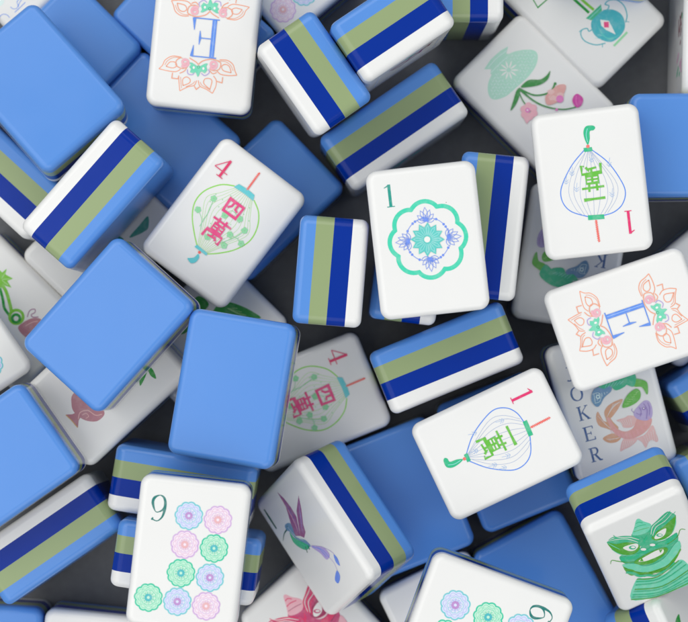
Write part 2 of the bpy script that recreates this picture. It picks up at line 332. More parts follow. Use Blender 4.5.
        ["P","medallion","cornflower_ink",0,[[4.58,0.11],[4.54,0.27],[4.44,0.4],[4.29,0.47],[4.13,0.47],[3.98,0.4],[3.88,0.27],[3.84,0.11],[3.88,-0.05],[3.98,-0.18],[4.13,-0.25],[4.29,-0.25],[4.44,-0.18],[4.54,-0.05]]],
        ["L","medallion","cornflower_ink",0.102,1,0,[[0.33,-3.46],[0.87,-3.93],[1.34,-3.95],[1.86,-3.78],[1.49,-3.39],[1.07,-3.17],[0.37,-3.31]]],
        ["L","medallion","cornflower_ink",0.102,1,0,[[-0.2,-3.31],[-0.9,-3.18],[-1.32,-3.4],[-1.69,-3.8],[-1.17,-3.96],[-0.7,-3.93],[-0.16,-3.46]]],
        ["L","medallion","cornflower_ink",0.102,1,0,[[0.27,-3.6],[0.62,-4.36],[1.1,-4.65],[1.72,-4.77],[1.52,-4.17],[1.18,-3.73],[0.38,-3.47]]],
        ["L","medallion","cornflower_ink",0.102,1,0,[[-0.22,-3.48],[-1.01,-3.74],[-1.34,-4.19],[-1.53,-4.79],[-0.92,-4.66],[-0.44,-4.37],[-0.1,-3.6]]],
        ["L","medallion","cornflower_ink",0.102,1,0,[[0.15,-3.7],[0.17,-4.65],[0.51,-5.2],[1.05,-5.67],[1.1,-4.96],[0.96,-4.33],[0.31,-3.64]]],
        ["L","medallion","cornflower_ink",0.102,1,0,[[-0.14,-3.64],[-0.78,-4.34],[-0.92,-4.97],[-0.85,-5.68],[-0.32,-5.21],[0.01,-4.66],[0.02,-3.7]]],
        ["L","medallion","cornflower_ink",0.102,1,0,[[-0.01,-3.76],[-0.37,-4.8],[-0.25,-5.54],[0.1,-6.28],[0.44,-5.54],[0.55,-4.8],[0.18,-3.76]]],
        ["P","medallion","cornflower_ink",0,[[0.45,-3.74],[0.42,-3.58],[0.32,-3.45],[0.17,-3.38],[0.01,-3.38],[-0.14,-3.45],[-0.24,-3.58],[-0.28,-3.74],[-0.24,-3.9],[-0.14,-4.03],[0.01,-4.1],[0.17,-4.1],[0.32,-4.03],[0.42,-3.9]]],
        ["L","medallion","cornflower_ink",0.102,1,0,[[-3.61,-0.03],[-4.08,-0.57],[-4.11,-1.03],[-3.95,-1.55],[-3.54,-1.19],[-3.33,-0.77],[-3.46,-0.07]]],
        ["L","medallion","cornflower_ink",0.102,1,0,[[-3.45,0.5],[-3.31,1.2],[-3.52,1.62],[-3.91,1.99],[-4.08,1.48],[-4.06,1.01],[-3.6,0.46]]],
        ["L","medallion","cornflower_ink",0.102,1,0,[[-3.74,0.03],[-4.51,-0.3],[-4.8,-0.78],[-4.94,-1.4],[-4.33,-1.21],[-3.88,-0.88],[-3.62,-0.08]]],
        ["L","medallion","cornflower_ink",0.102,1,0,[[-3.61,0.52],[-3.86,1.32],[-4.31,1.66],[-4.91,1.86],[-4.78,1.24],[-4.5,0.76],[-3.74,0.4]]],
        ["L","medallion","cornflower_ink",0.102,1,0,[[-3.84,0.15],[-4.79,0.15],[-5.35,-0.18],[-5.82,-0.71],[-5.12,-0.78],[-4.48,-0.64],[-3.78,-0.0]]],
        ["L","medallion","cornflower_ink",0.102,1,0,[[-3.78,0.44],[-4.47,1.09],[-5.1,1.24],[-5.81,1.19],[-5.34,0.65],[-4.79,0.31],[-3.84,0.28]]],
        ["L","medallion","cornflower_ink",0.102,1,0,[[-3.9,0.31],[-4.94,0.69],[-5.68,0.58],[-6.42,0.25],[-5.68,-0.11],[-4.94,-0.23],[-3.9,0.13]]],
        ["P","medallion","cornflower_ink",0,[[-3.51,0.22],[-3.55,0.38],[-3.65,0.51],[-3.8,0.58],[-3.96,0.58],[-4.11,0.51],[-4.21,0.38],[-4.24,0.22],[-4.21,0.06],[-4.11,-0.07],[-3.96,-0.14],[-3.8,-0.14],[-3.65,-0.07],[-3.55,0.06]]],
        ["P","medallion","turquoise_ink",0,[[0.37,3.59],[0.89,2.48],[2.02,2.94],[1.92,1.72],[3.13,1.55],[2.43,0.55],[3.39,-0.2],[2.29,-0.72],[2.75,-1.85],[1.53,-1.75],[1.36,-2.95],[0.36,-2.26],[-0.39,-3.22],[-0.91,-2.12],[-2.04,-2.57],[-1.94,-1.36],[-3.14,-1.18],[-2.45,-0.18],[-3.41,0.57],[-2.31,1.09],[-2.76,2.22],[-1.55,2.12],[-1.38,3.32],[-0.38,2.63]]],
        ["L","medallion","pale_aqua_ink",0.146,0,0,[[-0.02,1.1],[-0.03,2.37],[0.31,2.99]]],
        ["L","medallion","pale_aqua_ink",0.146,0,0,[[0.2,1.08],[0.5,2.31],[0.31,2.99]]],
        ["L","medallion","pale_aqua_ink",0.146,0,0,[[0.44,0.98],[1.06,2.09],[1.67,2.46]]],
        ["L","medallion","pale_aqua_ink",0.146,0,0,[[0.62,0.85],[1.49,1.77],[1.67,2.46]]],
        ["L","medallion","pale_aqua_ink",0.146,0,0,[[0.78,0.65],[1.87,1.3],[2.58,1.31]]],
        ["L","medallion","pale_aqua_ink",0.146,0,0,[[0.87,0.45],[2.09,0.81],[2.58,1.31]]],
        ["L","medallion","pale_aqua_ink",0.146,0,0,[[0.91,0.19],[2.18,0.21],[2.8,-0.13]]],
        ["L","medallion","pale_aqua_ink",0.146,0,0,[[0.88,-0.03],[2.12,-0.32],[2.8,-0.13]]],
        ["L","medallion","pale_aqua_ink",0.146,0,0,[[0.79,-0.27],[1.9,-0.89],[2.26,-1.49]]],
        ["L","medallion","pale_aqua_ink",0.146,0,0,[[0.66,-0.45],[1.58,-1.32],[2.26,-1.49]]],
        ["L","medallion","pale_aqua_ink",0.146,0,0,[[0.46,-0.61],[1.11,-1.7],[1.12,-2.4]]],
        ["L","medallion","pale_aqua_ink",0.146,0,0,[[0.26,-0.7],[0.62,-1.91],[1.12,-2.4]]],
        ["L","medallion","pale_aqua_ink",0.146,0,0,[[0.0,-0.73],[0.02,-2.0],[-0.32,-2.62]]],
        ["L","medallion","pale_aqua_ink",0.146,0,0,[[-0.22,-0.71],[-0.51,-1.94],[-0.32,-2.62]]],
        ["L","medallion","pale_aqua_ink",0.146,0,0,[[-0.46,-0.61],[-1.08,-1.72],[-1.68,-2.09]]],
        ["L","medallion","pale_aqua_ink",0.146,0,0,[[-0.64,-0.48],[-1.51,-1.4],[-1.68,-2.09]]],
        ["L","medallion","pale_aqua_ink",0.146,0,0,[[-0.8,-0.28],[-1.89,-0.93],[-2.59,-0.94]]],
        ["L","medallion","pale_aqua_ink",0.146,0,0,[[-0.89,-0.08],[-2.1,-0.44],[-2.59,-0.94]]],
        ["L","medallion","pale_aqua_ink",0.146,0,0,[[-0.92,0.18],[-2.2,0.16],[-2.81,0.5]]],
        ["L","medallion","pale_aqua_ink",0.146,0,0,[[-0.9,0.4],[-2.14,0.69],[-2.81,0.5]]],
        ["L","medallion","pale_aqua_ink",0.146,0,0,[[-0.81,0.64],[-1.91,1.26],[-2.28,1.86]]],
        ["L","medallion","pale_aqua_ink",0.146,0,0,[[-0.67,0.82],[-1.6,1.69],[-2.28,1.86]]],
        ["L","medallion","pale_aqua_ink",0.146,0,0,[[-0.47,0.97],[-1.12,2.07],[-1.14,2.77]]],
        ["L","medallion","pale_aqua_ink",0.146,0,0,[[-0.27,1.06],[-0.63,2.28],[-1.14,2.77]]],
        ["P","medallion","ivory_ink",0,[[0.54,0.19],[0.48,0.46],[0.31,0.67],[0.06,0.79],[-0.22,0.79],[-0.47,0.67],[-0.64,0.46],[-0.7,0.19],[-0.64,-0.08],[-0.47,-0.29],[-0.22,-0.41],[0.06,-0.41],[0.31,-0.29],[0.48,-0.08]]]],
    'one_lantern': [
        ["L","lantern","sky_ink",0.224,0,1,[[0.64,-6.8],[3.5,-4.03],[5.65,-0.78],[6.46,1.49],[6.08,3.76],[4.57,5.53],[1.52,6.83]]],
        ["L","lantern","sky_ink",0.224,0,1,[[-0.7,-6.64],[-3.69,-3.71],[-5.88,0.18],[-6.56,2.83],[-5.67,5.16],[-3.83,6.52],[-1.57,6.98]]],
        ["L","lantern","grey_blue_ink",0.095,0,1,[[0.33,-6.47],[3.44,-2.65],[4.8,1.47],[3.75,5.03],[2.46,6.47]]],
        ["L","lantern","grey_blue_ink",0.095,0,1,[[0.04,-6.43],[2.03,-1.2],[2.5,3.03],[1.37,6.59]]],
        ["L","lantern","grey_blue_ink",0.095,0,1,[[-0.17,-6.41],[-0.32,-0.92],[0.19,6.73]]],
        ["L","lantern","grey_blue_ink",0.095,0,1,[[-0.38,-6.38],[-2.75,-0.62],[-2.87,3.67],[-1.08,6.8]]],
        ["L","lantern","grey_blue_ink",0.095,0,1,[[-0.59,-6.35],[-4.75,0.05],[-4.8,3.47],[-2.55,6.54]]],
        ["L","lantern","grey_blue_ink",0.095,0,1,[[0.47,-6.36],[2.9,-1.73],[3.77,2.23],[2.12,6.5]]],
        ["L","lantern","grey_blue_ink",0.095,0,1,[[-0.04,-6.42],[1.02,-1.08],[1.41,3.16],[0.78,6.66]]],
        ["L","lantern","grey_blue_ink",0.095,0,1,[[-0.29,-6.39],[-1.58,-0.76],[-1.36,3.49],[-0.4,6.8]]],
        ["L","lantern","grey_blue_ink",0.095,0,1,[[-0.5,-6.36],[-3.92,-0.06],[-3.94,3.58],[-1.89,6.72]]],
        ["L","lantern","pale_blue_ink",0.086,0,1,[[2.9,-0.27],[3.13,0.64],[3.22,1.49]]],
        ["L","lantern","pale_blue_ink",0.095,0,1,[[3.67,0.92],[3.22,1.49],[2.71,1.12]]],
        ["L","lantern","pale_blue_ink",0.095,0,1,[[3.62,0.45],[3.17,1.02],[2.66,0.65]]],
        ["L","lantern","pale_blue_ink",0.086,0,1,[[-4.11,1.68],[-3.88,2.59],[-3.79,3.43]]],
        ["L","lantern","pale_blue_ink",0.095,0,1,[[-3.34,2.87],[-3.79,3.43],[-4.29,3.07]]],
        ["L","lantern","pale_blue_ink",0.095,0,1,[[-3.39,2.4],[-3.84,2.97],[-4.34,2.6]]],
        ["L","lantern","pale_blue_ink",0.086,0,1,[[4.83,-2.05],[5.06,-1.13],[5.15,-0.29]]],
        ["L","lantern","pale_blue_ink",0.095,0,1,[[5.6,-0.86],[5.15,-0.29],[4.64,-0.66]]],
        ["L","lantern","pale_blue_ink",0.095,0,1,[[5.55,-1.32],[5.1,-0.75],[4.59,-1.12]]],
        ["L","lantern","pale_blue_ink",0.086,0,1,[[-0.79,-5.86],[-0.56,-4.95],[-0.46,-4.1]]],
        ["L","lantern","pale_blue_ink",0.095,0,1,[[-0.02,-4.67],[-0.46,-4.1],[-0.97,-4.47]]],
        ["L","lantern","pale_blue_ink",0.095,0,1,[[-0.07,-5.14],[-0.52,-4.57],[-1.02,-4.93]]],
        ["L","lantern","pale_blue_ink",0.086,0,1,[[-4.2,-4.55],[-3.97,-3.64],[-3.88,-2.79]]],
        ["L","lantern","pale_blue_ink",0.095,0,1,[[-3.44,-3.36],[-3.88,-2.79],[-4.39,-3.16]]],
        ["L","lantern","pale_blue_ink",0.095,0,1,[[-3.49,-3.82],[-3.93,-3.26],[-4.44,-3.62]]],
        ["L","lantern","pale_blue_ink",0.086,0,1,[[3.46,-3.6],[3.69,-2.68],[3.79,-1.84]]],
        ["L","lantern","pale_blue_ink",0.095,0,1,[[4.23,-2.41],[3.79,-1.84],[3.28,-2.2]]],
        ["L","lantern","pale_blue_ink",0.095,0,1,[[4.18,-2.87],[3.74,-2.3],[3.23,-2.67]]],
        ["P","lantern","emerald_ink",0,[[0.86,-7.13],[-0.84,-7.13],[-0.92,-6.31],[0.78,-6.31]]],
        ["P","lantern","emerald_ink",0,[[1.49,6.58],[-1.76,6.75],[-1.79,7.69],[1.52,7.56]]],
        ["L","tassel","coral_ink",0.259,0,0,[[0.09,7.73],[-0.17,7.95],[0.08,8.1],[-0.18,8.32],[0.06,8.48],[-0.19,8.69],[0.05,8.85],[-0.21,9.07],[0.04,9.22],[-0.22,9.44],[0.03,9.6],[-0.23,9.81],[0.02,9.97],[-0.24,10.18],[0.01,10.34],[-0.25,10.56],[-0.01,10.72],[-0.26,10.93],[-0.02,11.09],[-0.28,11.3],[-0.03,11.46],[-0.29,11.68],[-0.04,11.84],[-0.3,12.05],[-0.05,12.21]]],
        ["P","tassel","emerald_ink",1,[[-0.1,-7.69],[0.4,-8.91],[0.49,-10.41],[-0.14,-11.45],[-1.49,-11.45],[-1.95,-10.97],[-1.56,-10.5],[-0.78,-10.34],[-0.62,-8.91]]],
        ["L","tassel","pale_aqua_ink",0.129,0,1,[[-0.11,-8.21],[0.02,-9.72],[-0.38,-10.99]]],
        ["P","tassel","coral_ink",0,[[0.28,-7.36],[0.25,-7.21],[0.16,-7.09],[0.02,-7.02],[-0.14,-7.02],[-0.28,-7.09],[-0.37,-7.21],[-0.4,-7.36],[-0.37,-7.51],[-0.28,-7.63],[-0.14,-7.7],[0.02,-7.7],[0.16,-7.63],[0.25,-7.51]]],
        ["L","character","leaf_ink",0.432,0,0,[[-2.45,1.03],[2.05,1.14]]],
        ["L","character","leaf_ink",0.432,0,0,[[-1.03,1.76],[-0.98,0.41]]],
        ["L","character","leaf_ink",0.432,0,0,[[0.63,1.87],[0.54,0.41]]],
        ["L","character","leaf_ink",0.378,1,0,[[-1.42,0.13],[1.03,0.19],[1.03,-1.32],[-1.42,-1.32]]],
        ["L","character","leaf_ink",0.324,0,0,[[-1.42,-0.59],[1.03,-0.59]]],
        ["L","character","leaf_ink",0.432,0,0,[[-0.2,0.13],[-0.2,-2.95]]],
        ["L","character","leaf_ink",[0.54,0.486,0.432,0.486,0.324],0,0,[[-2.16,-3.73],[-2.11,-1.88],[1.76,-1.77],[1.76,-3.56],[1.17,-3.34]]],
        ["L","character","leaf_ink",0.378,0,0,[[-1.28,-2.95],[0.58,-2.72]]],
        ["L","character","leaf_ink",[0.27,0.54],0,0,[[0.29,-2.27],[0.88,-3.17]]],
        ["L","character","leaf_ink",[0.522,0.435,0.696],0,0,[[-2.42,3.37],[-0.27,3.4],[1.88,3.45]]],
        ["L","numeral","magenta_ink",[0.54,0.54],0,0,[[-6.65,11.3],[-6.65,6.6]]],
        ["L","numeral","magenta_ink",[0.135,0.315],0,0,[[-7.57,10.63],[-6.69,11.11]]],
        ["L","numeral","magenta_ink",0.158,0,0,[[-7.35,6.65],[-5.92,6.65]]]],
    'four_lantern': [
        ["L","lantern","lime_ink",0.28,0,1,[[-2.94,7.6],[-5.42,6.03],[-7.34,2.91],[-7.48,-0.16],[-6.05,-2.93],[-3.59,-5.46],[-1.61,-7.14]]],
        ["L","lantern","lime_ink",0.28,0,1,[[2.1,7.69],[4.46,6.18],[6.12,3.48],[6.53,0.26],[5.21,-2.95],[3.05,-5.53],[1.16,-7.18]]],
        ["L","lantern","pale_lime_ink",0.104,0,1,[[-2.48,7.5],[-4.38,4.79],[-6.17,1.94],[-3.75,-2.71],[-1.43,-7.23]]],
        ["L","lantern","pale_lime_ink",0.104,0,1,[[-1.73,7.53],[-3.12,4.43],[-4.4,1.2],[-2.68,-3.08],[-1.06,-7.22]]],
        ["L","lantern","pale_lime_ink",0.104,0,1,[[-0.98,7.55],[-1.77,4.25],[-2.46,0.8],[-1.52,-3.27],[-0.68,-7.2]]],
        ["L","lantern","pale_lime_ink",0.104,0,1,[[-0.14,7.53],[-0.21,4.28],[-0.17,0.9],[-0.15,-3.22],[-0.24,-7.2]]],
        ["L","lantern","pale_lime_ink",0.104,0,1,[[0.58,7.53],[1.3,4.33],[2.12,0.99],[1.21,-3.18],[0.19,-7.2]]],
        ["L","lantern","pale_lime_ink",0.104,0,1,[[1.33,7.55],[2.61,4.34],[4.0,0.98],[2.37,-3.18],[0.63,-7.2]]],
        ["L","lantern","pale_lime_ink",0.104,0,1,[[1.77,7.55],[3.54,4.41],[5.42,1.13],[3.24,-3.1],[0.95,-7.18]]],
        ["L","lantern","pale_lime_ink",0.078,0,1,[[-2.1,7.52],[-3.75,4.61],[-5.29,1.57],[-3.21,-2.88],[-1.24,-7.19]]],
        ["L","lantern","pale_lime_ink",0.078,0,1,[[-1.35,7.54],[-2.44,4.34],[-3.43,1.0],[-2.08,-3.18],[-0.84,-7.21]]],
        ["L","lantern","pale_lime_ink",0.078,0,1,[[-0.54,7.55],[-0.99,4.26],[-1.33,0.84],[-0.84,-3.25],[-0.46,-7.2]]],
        ["L","lantern","pale_lime_ink",0.078,0,1,[[0.2,7.51],[0.55,4.3],[0.99,0.95],[0.54,-3.19],[-0.03,-7.2]]],
        ["L","lantern","pale_lime_ink",0.078,0,1,[[0.96,7.54],[1.97,4.31],[3.09,0.95],[1.8,-3.2],[0.41,-7.2]]],
        ["L","lantern","pale_lime_ink",0.078,0,1,[[1.55,7.55],[3.12,4.39],[4.79,1.09],[2.84,-3.12],[0.79,-7.19]]],
        ["P","lantern","pale_green_ink",0,[[-0.35,1.06],[-0.36,1.11],[-0.39,1.15],[-0.44,1.17],[-0.48,1.17],[-0.53,1.15],[-0.56,1.11],[-0.57,1.06],[-0.56,1.01],[-0.53,0.97],[-0.48,0.95],[-0.44,0.95],[-0.39,0.97],[-0.36,1.01]]],
        ["P","lantern","pale_green_ink",0,[[-0.58,0.03],[-0.59,0.08],[-0.62,0.12],[-0.67,0.14],[-0.71,0.14],[-0.76,0.12],[-0.79,0.08],[-0.8,0.03],[-0.79,-0.02],[-0.76,-0.06],[-0.71,-0.08],[-0.67,-0.08],[-0.62,-0.06],[-0.59,-0.02]]],
        ["P","lantern","pale_green_ink",0,[[-1.09,2.26],[-1.1,2.31],[-1.13,2.35],[-1.18,2.37],[-1.22,2.37],[-1.27,2.35],[-1.3,2.31],[-1.31,2.26],[-1.3,2.21],[-1.27,2.17],[-1.22,2.15],[-1.18,2.15],[-1.13,2.17],[-1.1,2.21]]],
        ["P","lantern","pale_green_ink",0,[[1.4,0.67],[1.39,0.72],[1.36,0.76],[1.31,0.78],[1.27,0.78],[1.22,0.76],[1.19,0.72],[1.18,0.67],[1.19,0.62],[1.22,0.58],[1.27,0.56],[1.31,0.56],[1.36,0.58],[1.39,0.62]]],
        ["P","lantern","pale_green_ink",0,[[-2.27,0.03],[-2.28,0.08],[-2.31,0.12],[-2.36,0.14],[-2.4,0.14],[-2.45,0.12],[-2.48,0.08],[-2.49,0.03],[-2.48,-0.02],[-2.45,-0.06],[-2.4,-0.08],[-2.36,-0.08],[-2.31,-0.06],[-2.28,-0.02]]],
        ["P","lantern","pale_green_ink",0,[[0.57,3.27],[0.56,3.32],[0.53,3.36],[0.48,3.38],[0.44,3.38],[0.39,3.36],[0.36,3.32],[0.35,3.27],[0.36,3.22],[0.39,3.18],[0.44,3.16],[0.48,3.16],[0.53,3.18],[0.56,3.22]]],
        ["P","lantern","pale_green_ink",0,[[0.52,-1.24],[0.51,-1.19],[0.48,-1.15],[0.43,-1.13],[0.39,-1.13],[0.34,-1.15],[0.31,-1.19],[0.3,-1.24],[0.31,-1.29],[0.34,-1.33],[0.39,-1.35],[0.43,-1.35],[0.48,-1.33],[0.51,-1.29]]],
        ["P","lantern","pale_green_ink",0,[[-2.82,2.12],[-2.83,2.17],[-2.86,2.21],[-2.91,2.23],[-2.95,2.23],[-3.0,2.21],[-3.03,2.17],[-3.04,2.12],[-3.03,2.07],[-3.0,2.03],[-2.95,2.01],[-2.91,2.01],[-2.86,2.03],[-2.83,2.07]]],
        ["P","lantern","pale_green_ink",0,[[2.55,2.05],[2.54,2.1],[2.51,2.14],[2.46,2.16],[2.42,2.16],[2.37,2.14],[2.34,2.1],[2.33,2.05],[2.34,2.0],[2.37,1.96],[2.42,1.94],[2.46,1.94],[2.51,1.96],[2.54,2.0]]],
        ["P","lantern","pale_green_ink",0,[[-2.08,-1.69],[-2.09,-1.64],[-2.12,-1.6],[-2.17,-1.58],[-2.21,-1.58],[-2.26,-1.6],[-2.29,-1.64],[-2.3,-1.69],[-2.29,-1.74],[-2.26,-1.78],[-2.21,-1.8],[-2.17,-1.8],[-2.12,-1.78],[-2.09,-1.74]]],
        ["P","lantern","pale_green_ink",0,[[-0.9,4.23],[-0.91,4.28],[-0.94,4.32],[-0.99,4.34],[-1.03,4.34],[-1.08,4.32],[-1.11,4.28],[-1.12,4.23],[-1.11,4.18],[-1.08,4.14],[-1.03,4.12],[-0.99,4.12],[-0.94,4.14],[-0.91,4.18]]],
        ["P","lantern","pale_green_ink",0,[[2.42,-0.8],[2.41,-0.75],[2.38,-0.71],[2.33,-0.69],[2.29,-0.69],[2.24,-0.71],[2.21,-0.75],[2.2,-0.8],[2.21,-0.85],[2.24,-0.89],[2.29,-0.91],[2.33,-0.91],[2.38,-0.89],[2.41,-0.85]]],
        ["P","lantern","pale_green_ink",0,[[-4.0,0.45],[-4.01,0.5],[-4.04,0.54],[-4.09,0.56],[-4.13,0.56],[-4.18,0.54],[-4.21,0.5],[-4.22,0.45],[-4.21,0.4],[-4.18,0.36],[-4.13,0.34],[-4.09,0.34],[-4.04,0.36],[-4.01,0.4]]],
        ["P","lantern","pale_green_ink",0,[[2.26,4.01],[2.25,4.06],[2.22,4.1],[2.17,4.12],[2.13,4.12],[2.08,4.1],[2.05,4.06],[2.04,4.01],[2.05,3.96],[2.08,3.92],[2.13,3.9],[2.17,3.9],[2.22,3.92],[2.25,3.96]]],
        ["P","lantern","pale_green_ink",0,[[-0.38,-2.8],[-0.39,-2.75],[-0.42,-2.71],[-0.47,-2.69],[-0.51,-2.69],[-0.56,-2.71],[-0.59,-2.75],[-0.6,-2.8],[-0.59,-2.85],[-0.56,-2.89],[-0.51,-2.91],[-0.47,-2.91],[-0.42,-2.89],[-0.39,-2.85]]],
        ["P","lantern","pale_green_ink",0,[[-3.09,3.78],[-3.1,3.83],[-3.13,3.87],[-3.18,3.89],[-3.22,3.89],[-3.27,3.87],[-3.3,3.83],[-3.31,3.78],[-3.3,3.73],[-3.27,3.69],[-3.22,3.67],[-3.18,3.67],[-3.13,3.69],[-3.1,3.73]]],
        ["P","lantern","pale_green_ink",0,[[3.87,1.04],[3.86,1.09],[3.83,1.13],[3.78,1.15],[3.74,1.15],[3.69,1.13],[3.66,1.09],[3.65,1.04],[3.66,0.99],[3.69,0.95],[3.74,0.93],[3.78,0.93],[3.83,0.95],[3.86,0.99]]],
        ["P","lantern","pale_green_ink",0,[[-3.83,-1.81],[-3.84,-1.76],[-3.87,-1.72],[-3.92,-1.7],[-3.96,-1.7],[-4.01,-1.72],[-4.04,-1.76],[-4.05,-1.81],[-4.04,-1.86],[-4.01,-1.9],[-3.96,-1.92],[-3.92,-1.92],[-3.87,-1.9],[-3.84,-1.86]]],
        ["P","lantern","pale_green_ink",0,[[0.47,5.44],[0.46,5.49],[0.43,5.53],[0.38,5.55],[0.34,5.55],[0.29,5.53],[0.26,5.49],[0.25,5.44],[0.26,5.39],[0.29,5.35],[0.34,5.33],[0.38,5.33],[0.43,5.35],[0.46,5.39]]],
        ["P","lantern","pale_green_ink",0,[[2.1,-2.54],[2.09,-2.49],[2.06,-2.45],[2.01,-2.43],[1.97,-2.43],[1.92,-2.45],[1.89,-2.49],[1.88,-2.54],[1.89,-2.59],[1.92,-2.63],[1.97,-2.65],[2.01,-2.65],[2.06,-2.63],[2.09,-2.59]]],
        ["P","lantern","pale_green_ink",0,[[-4.91,1.89],[-4.92,1.94],[-4.95,1.98],[-5.0,2.0],[-5.04,2.0],[-5.09,1.98],[-5.12,1.94],[-5.13,1.89],[-5.12,1.84],[-5.09,1.8],[-5.04,1.78],[-5.0,1.78],[-4.95,1.8],[-4.92,1.84]]],
        ["P","lantern","pale_green_ink",0,[[3.98,3.59],[3.97,3.64],[3.94,3.68],[3.89,3.7],[3.85,3.7],[3.8,3.68],[3.77,3.64],[3.76,3.59],[3.77,3.54],[3.8,3.5],[3.85,3.48],[3.89,3.48],[3.94,3.5],[3.97,3.54]]],
        ["P","lantern","pale_green_ink",0,[[-2.09,-3.62],[-2.1,-3.57],[-2.13,-3.53],[-2.18,-3.51],[-2.22,-3.51],[-2.27,-3.53],[-2.3,-3.57],[-2.31,-3.62],[-2.3,-3.67],[-2.27,-3.71],[-2.22,-3.73],[-2.18,-3.73],[-2.13,-3.71],[-2.1,-3.67]]],
        ["P","lantern","pale_green_ink",0,[[-2.25,5.48],[-2.26,5.53],[-2.29,5.57],[-2.34,5.59],[-2.38,5.59],[-2.43,5.57],[-2.46,5.53],[-2.47,5.48],[-2.46,5.43],[-2.43,5.39],[-2.38,5.37],[-2.34,5.37],[-2.29,5.39],[-2.26,5.43]]],
        ["P","lantern","pale_green_ink",0,[[4.34,-0.7],[4.33,-0.65],[4.3,-0.61],[4.25,-0.59],[4.21,-0.59],[4.16,-0.61],[4.13,-0.65],[4.12,-0.7],[4.13,-0.75],[4.16,-0.79],[4.21,-0.81],[4.25,-0.81],[4.3,-0.79],[4.33,-0.75]]],
        ["P","lantern","pale_green_ink",0,[[-5.41,-0.89],[-5.42,-0.84],[-5.45,-0.8],[-5.5,-0.78],[-5.54,-0.78],[-5.59,-0.8],[-5.62,-0.84],[-5.63,-0.89],[-5.62,-0.94],[-5.59,-0.98],[-5.54,-1.0],[-5.5,-1.0],[-5.45,-0.98],[-5.42,-0.94]]],
        ["P","lantern","pale_green_ink",0,[[2.4,5.84],[2.39,5.89],[2.36,5.93],[2.31,5.95],[2.27,5.95],[2.22,5.93],[2.19,5.89],[2.18,5.84],[2.19,5.79],[2.22,5.75],[2.27,5.73],[2.31,5.73],[2.36,5.75],[2.39,5.79]]],
        ["P","lantern","pale_green_ink",0,[[0.79,-4.08],[0.78,-4.03],[0.75,-3.99],[0.7,-3.97],[0.66,-3.97],[0.61,-3.99],[0.58,-4.03],[0.57,-4.08],[0.58,-4.13],[0.61,-4.17],[0.66,-4.19],[0.7,-4.19],[0.75,-4.17],[0.78,-4.13]]],
        ["P","lantern","pale_green_ink",0,[[-4.9,3.83],[-4.91,3.88],[-4.94,3.92],[-4.99,3.94],[-5.03,3.94],[-5.08,3.92],[-5.11,3.88],[-5.12,3.83],[-5.11,3.78],[-5.08,3.74],[-5.03,3.72],[-4.99,3.72],[-4.94,3.74],[-4.91,3.78]]],
        ["L","lantern","pale_green_ink",0.095,0,1,[[-0.87,1.46],[-0.23,3.16],[2.11,2.74]]],
        ["L","lantern","pale_green_ink",0.095,0,1,[[-1.0,-4.31],[0.06,-2.67],[2.81,-3.62]]],
        ["L","lantern","pale_green_ink",0.095,0,1,[[2.46,-1.13],[4.21,-0.9],[5.42,-1.19]]],
        ["L","lantern","pale_green_ink",0.095,0,1,[[-6.04,-0.99],[-4.23,-2.08],[-3.08,-3.96]]],
        ["L","lantern","pale_green_ink",0.129,0,1,[[-4.75,2.74],[-3.97,-0.24],[-3.79,-2.3],[-3.65,-3.57]]],
        ["L","lantern","pale_green_ink",0.129,0,1,[[4.37,1.43],[3.55,-1.12],[1.38,-4.42]]],
        ["P","lantern","pale_green_ink",0,[[-4.63,3.23],[-4.66,3.37],[-4.75,3.48],[-4.88,3.55],[-5.02,3.55],[-5.15,3.48],[-5.24,3.37],[-5.27,3.23],[-5.24,3.09],[-5.15,2.98],[-5.02,2.91],[-4.88,2.91],[-4.75,2.98],[-4.66,3.09]]],
        ["P","lantern","pale_green_ink",0,[[-4.19,3.08],[-4.22,3.22],[-4.31,3.33],[-4.44,3.4],[-4.58,3.4],[-4.71,3.33],[-4.8,3.22],[-4.83,3.08],[-4.8,2.94],[-4.71,2.83],[-4.58,2.76],[-4.44,2.76],[-4.31,2.83],[-4.22,2.94]]],
        ["P","lantern","pale_green_ink",0,[[-4.19,2.62],[-4.22,2.76],[-4.31,2.87],[-4.44,2.94],[-4.58,2.94],[-4.71,2.87],[-4.8,2.76],[-4.83,2.62],[-4.8,2.48],[-4.71,2.37],[-4.58,2.3],[-4.44,2.3],[-4.31,2.37],[-4.22,2.48]]],
        ["P","lantern","pale_green_ink",0,[[-4.63,2.48],[-4.66,2.62],[-4.75,2.73],[-4.88,2.8],[-5.02,2.8],[-5.15,2.73],[-5.24,2.62],[-5.27,2.48],[-5.24,2.34],[-5.15,2.23],[-5.02,2.16],[-4.88,2.16],[-4.75,2.23],[-4.66,2.34]]],
        ["P","lantern","pale_green_ink",0,[[-4.9,2.85],[-4.93,2.99],[-5.02,3.1],[-5.15,3.17],[-5.29,3.17],[-5.42,3.1],[-5.51,2.99],[-5.54,2.85],[-5.51,2.71],[-5.42,2.6],[-5.29,2.53],[-5.15,2.53],[-5.02,2.6],[-4.93,2.71]]],
        ["P","lantern","pale_green_ink",0,[[-5.68,-0.6],[-5.71,-0.46],[-5.8,-0.35],[-5.93,-0.28],[-6.07,-0.28],[-6.2,-0.35],[-6.29,-0.46],[-6.32,-0.6],[-6.29,-0.74],[-6.2,-0.85],[-6.07,-0.92],[-5.93,-0.92],[-5.8,-0.85],[-5.71,-0.74]]],
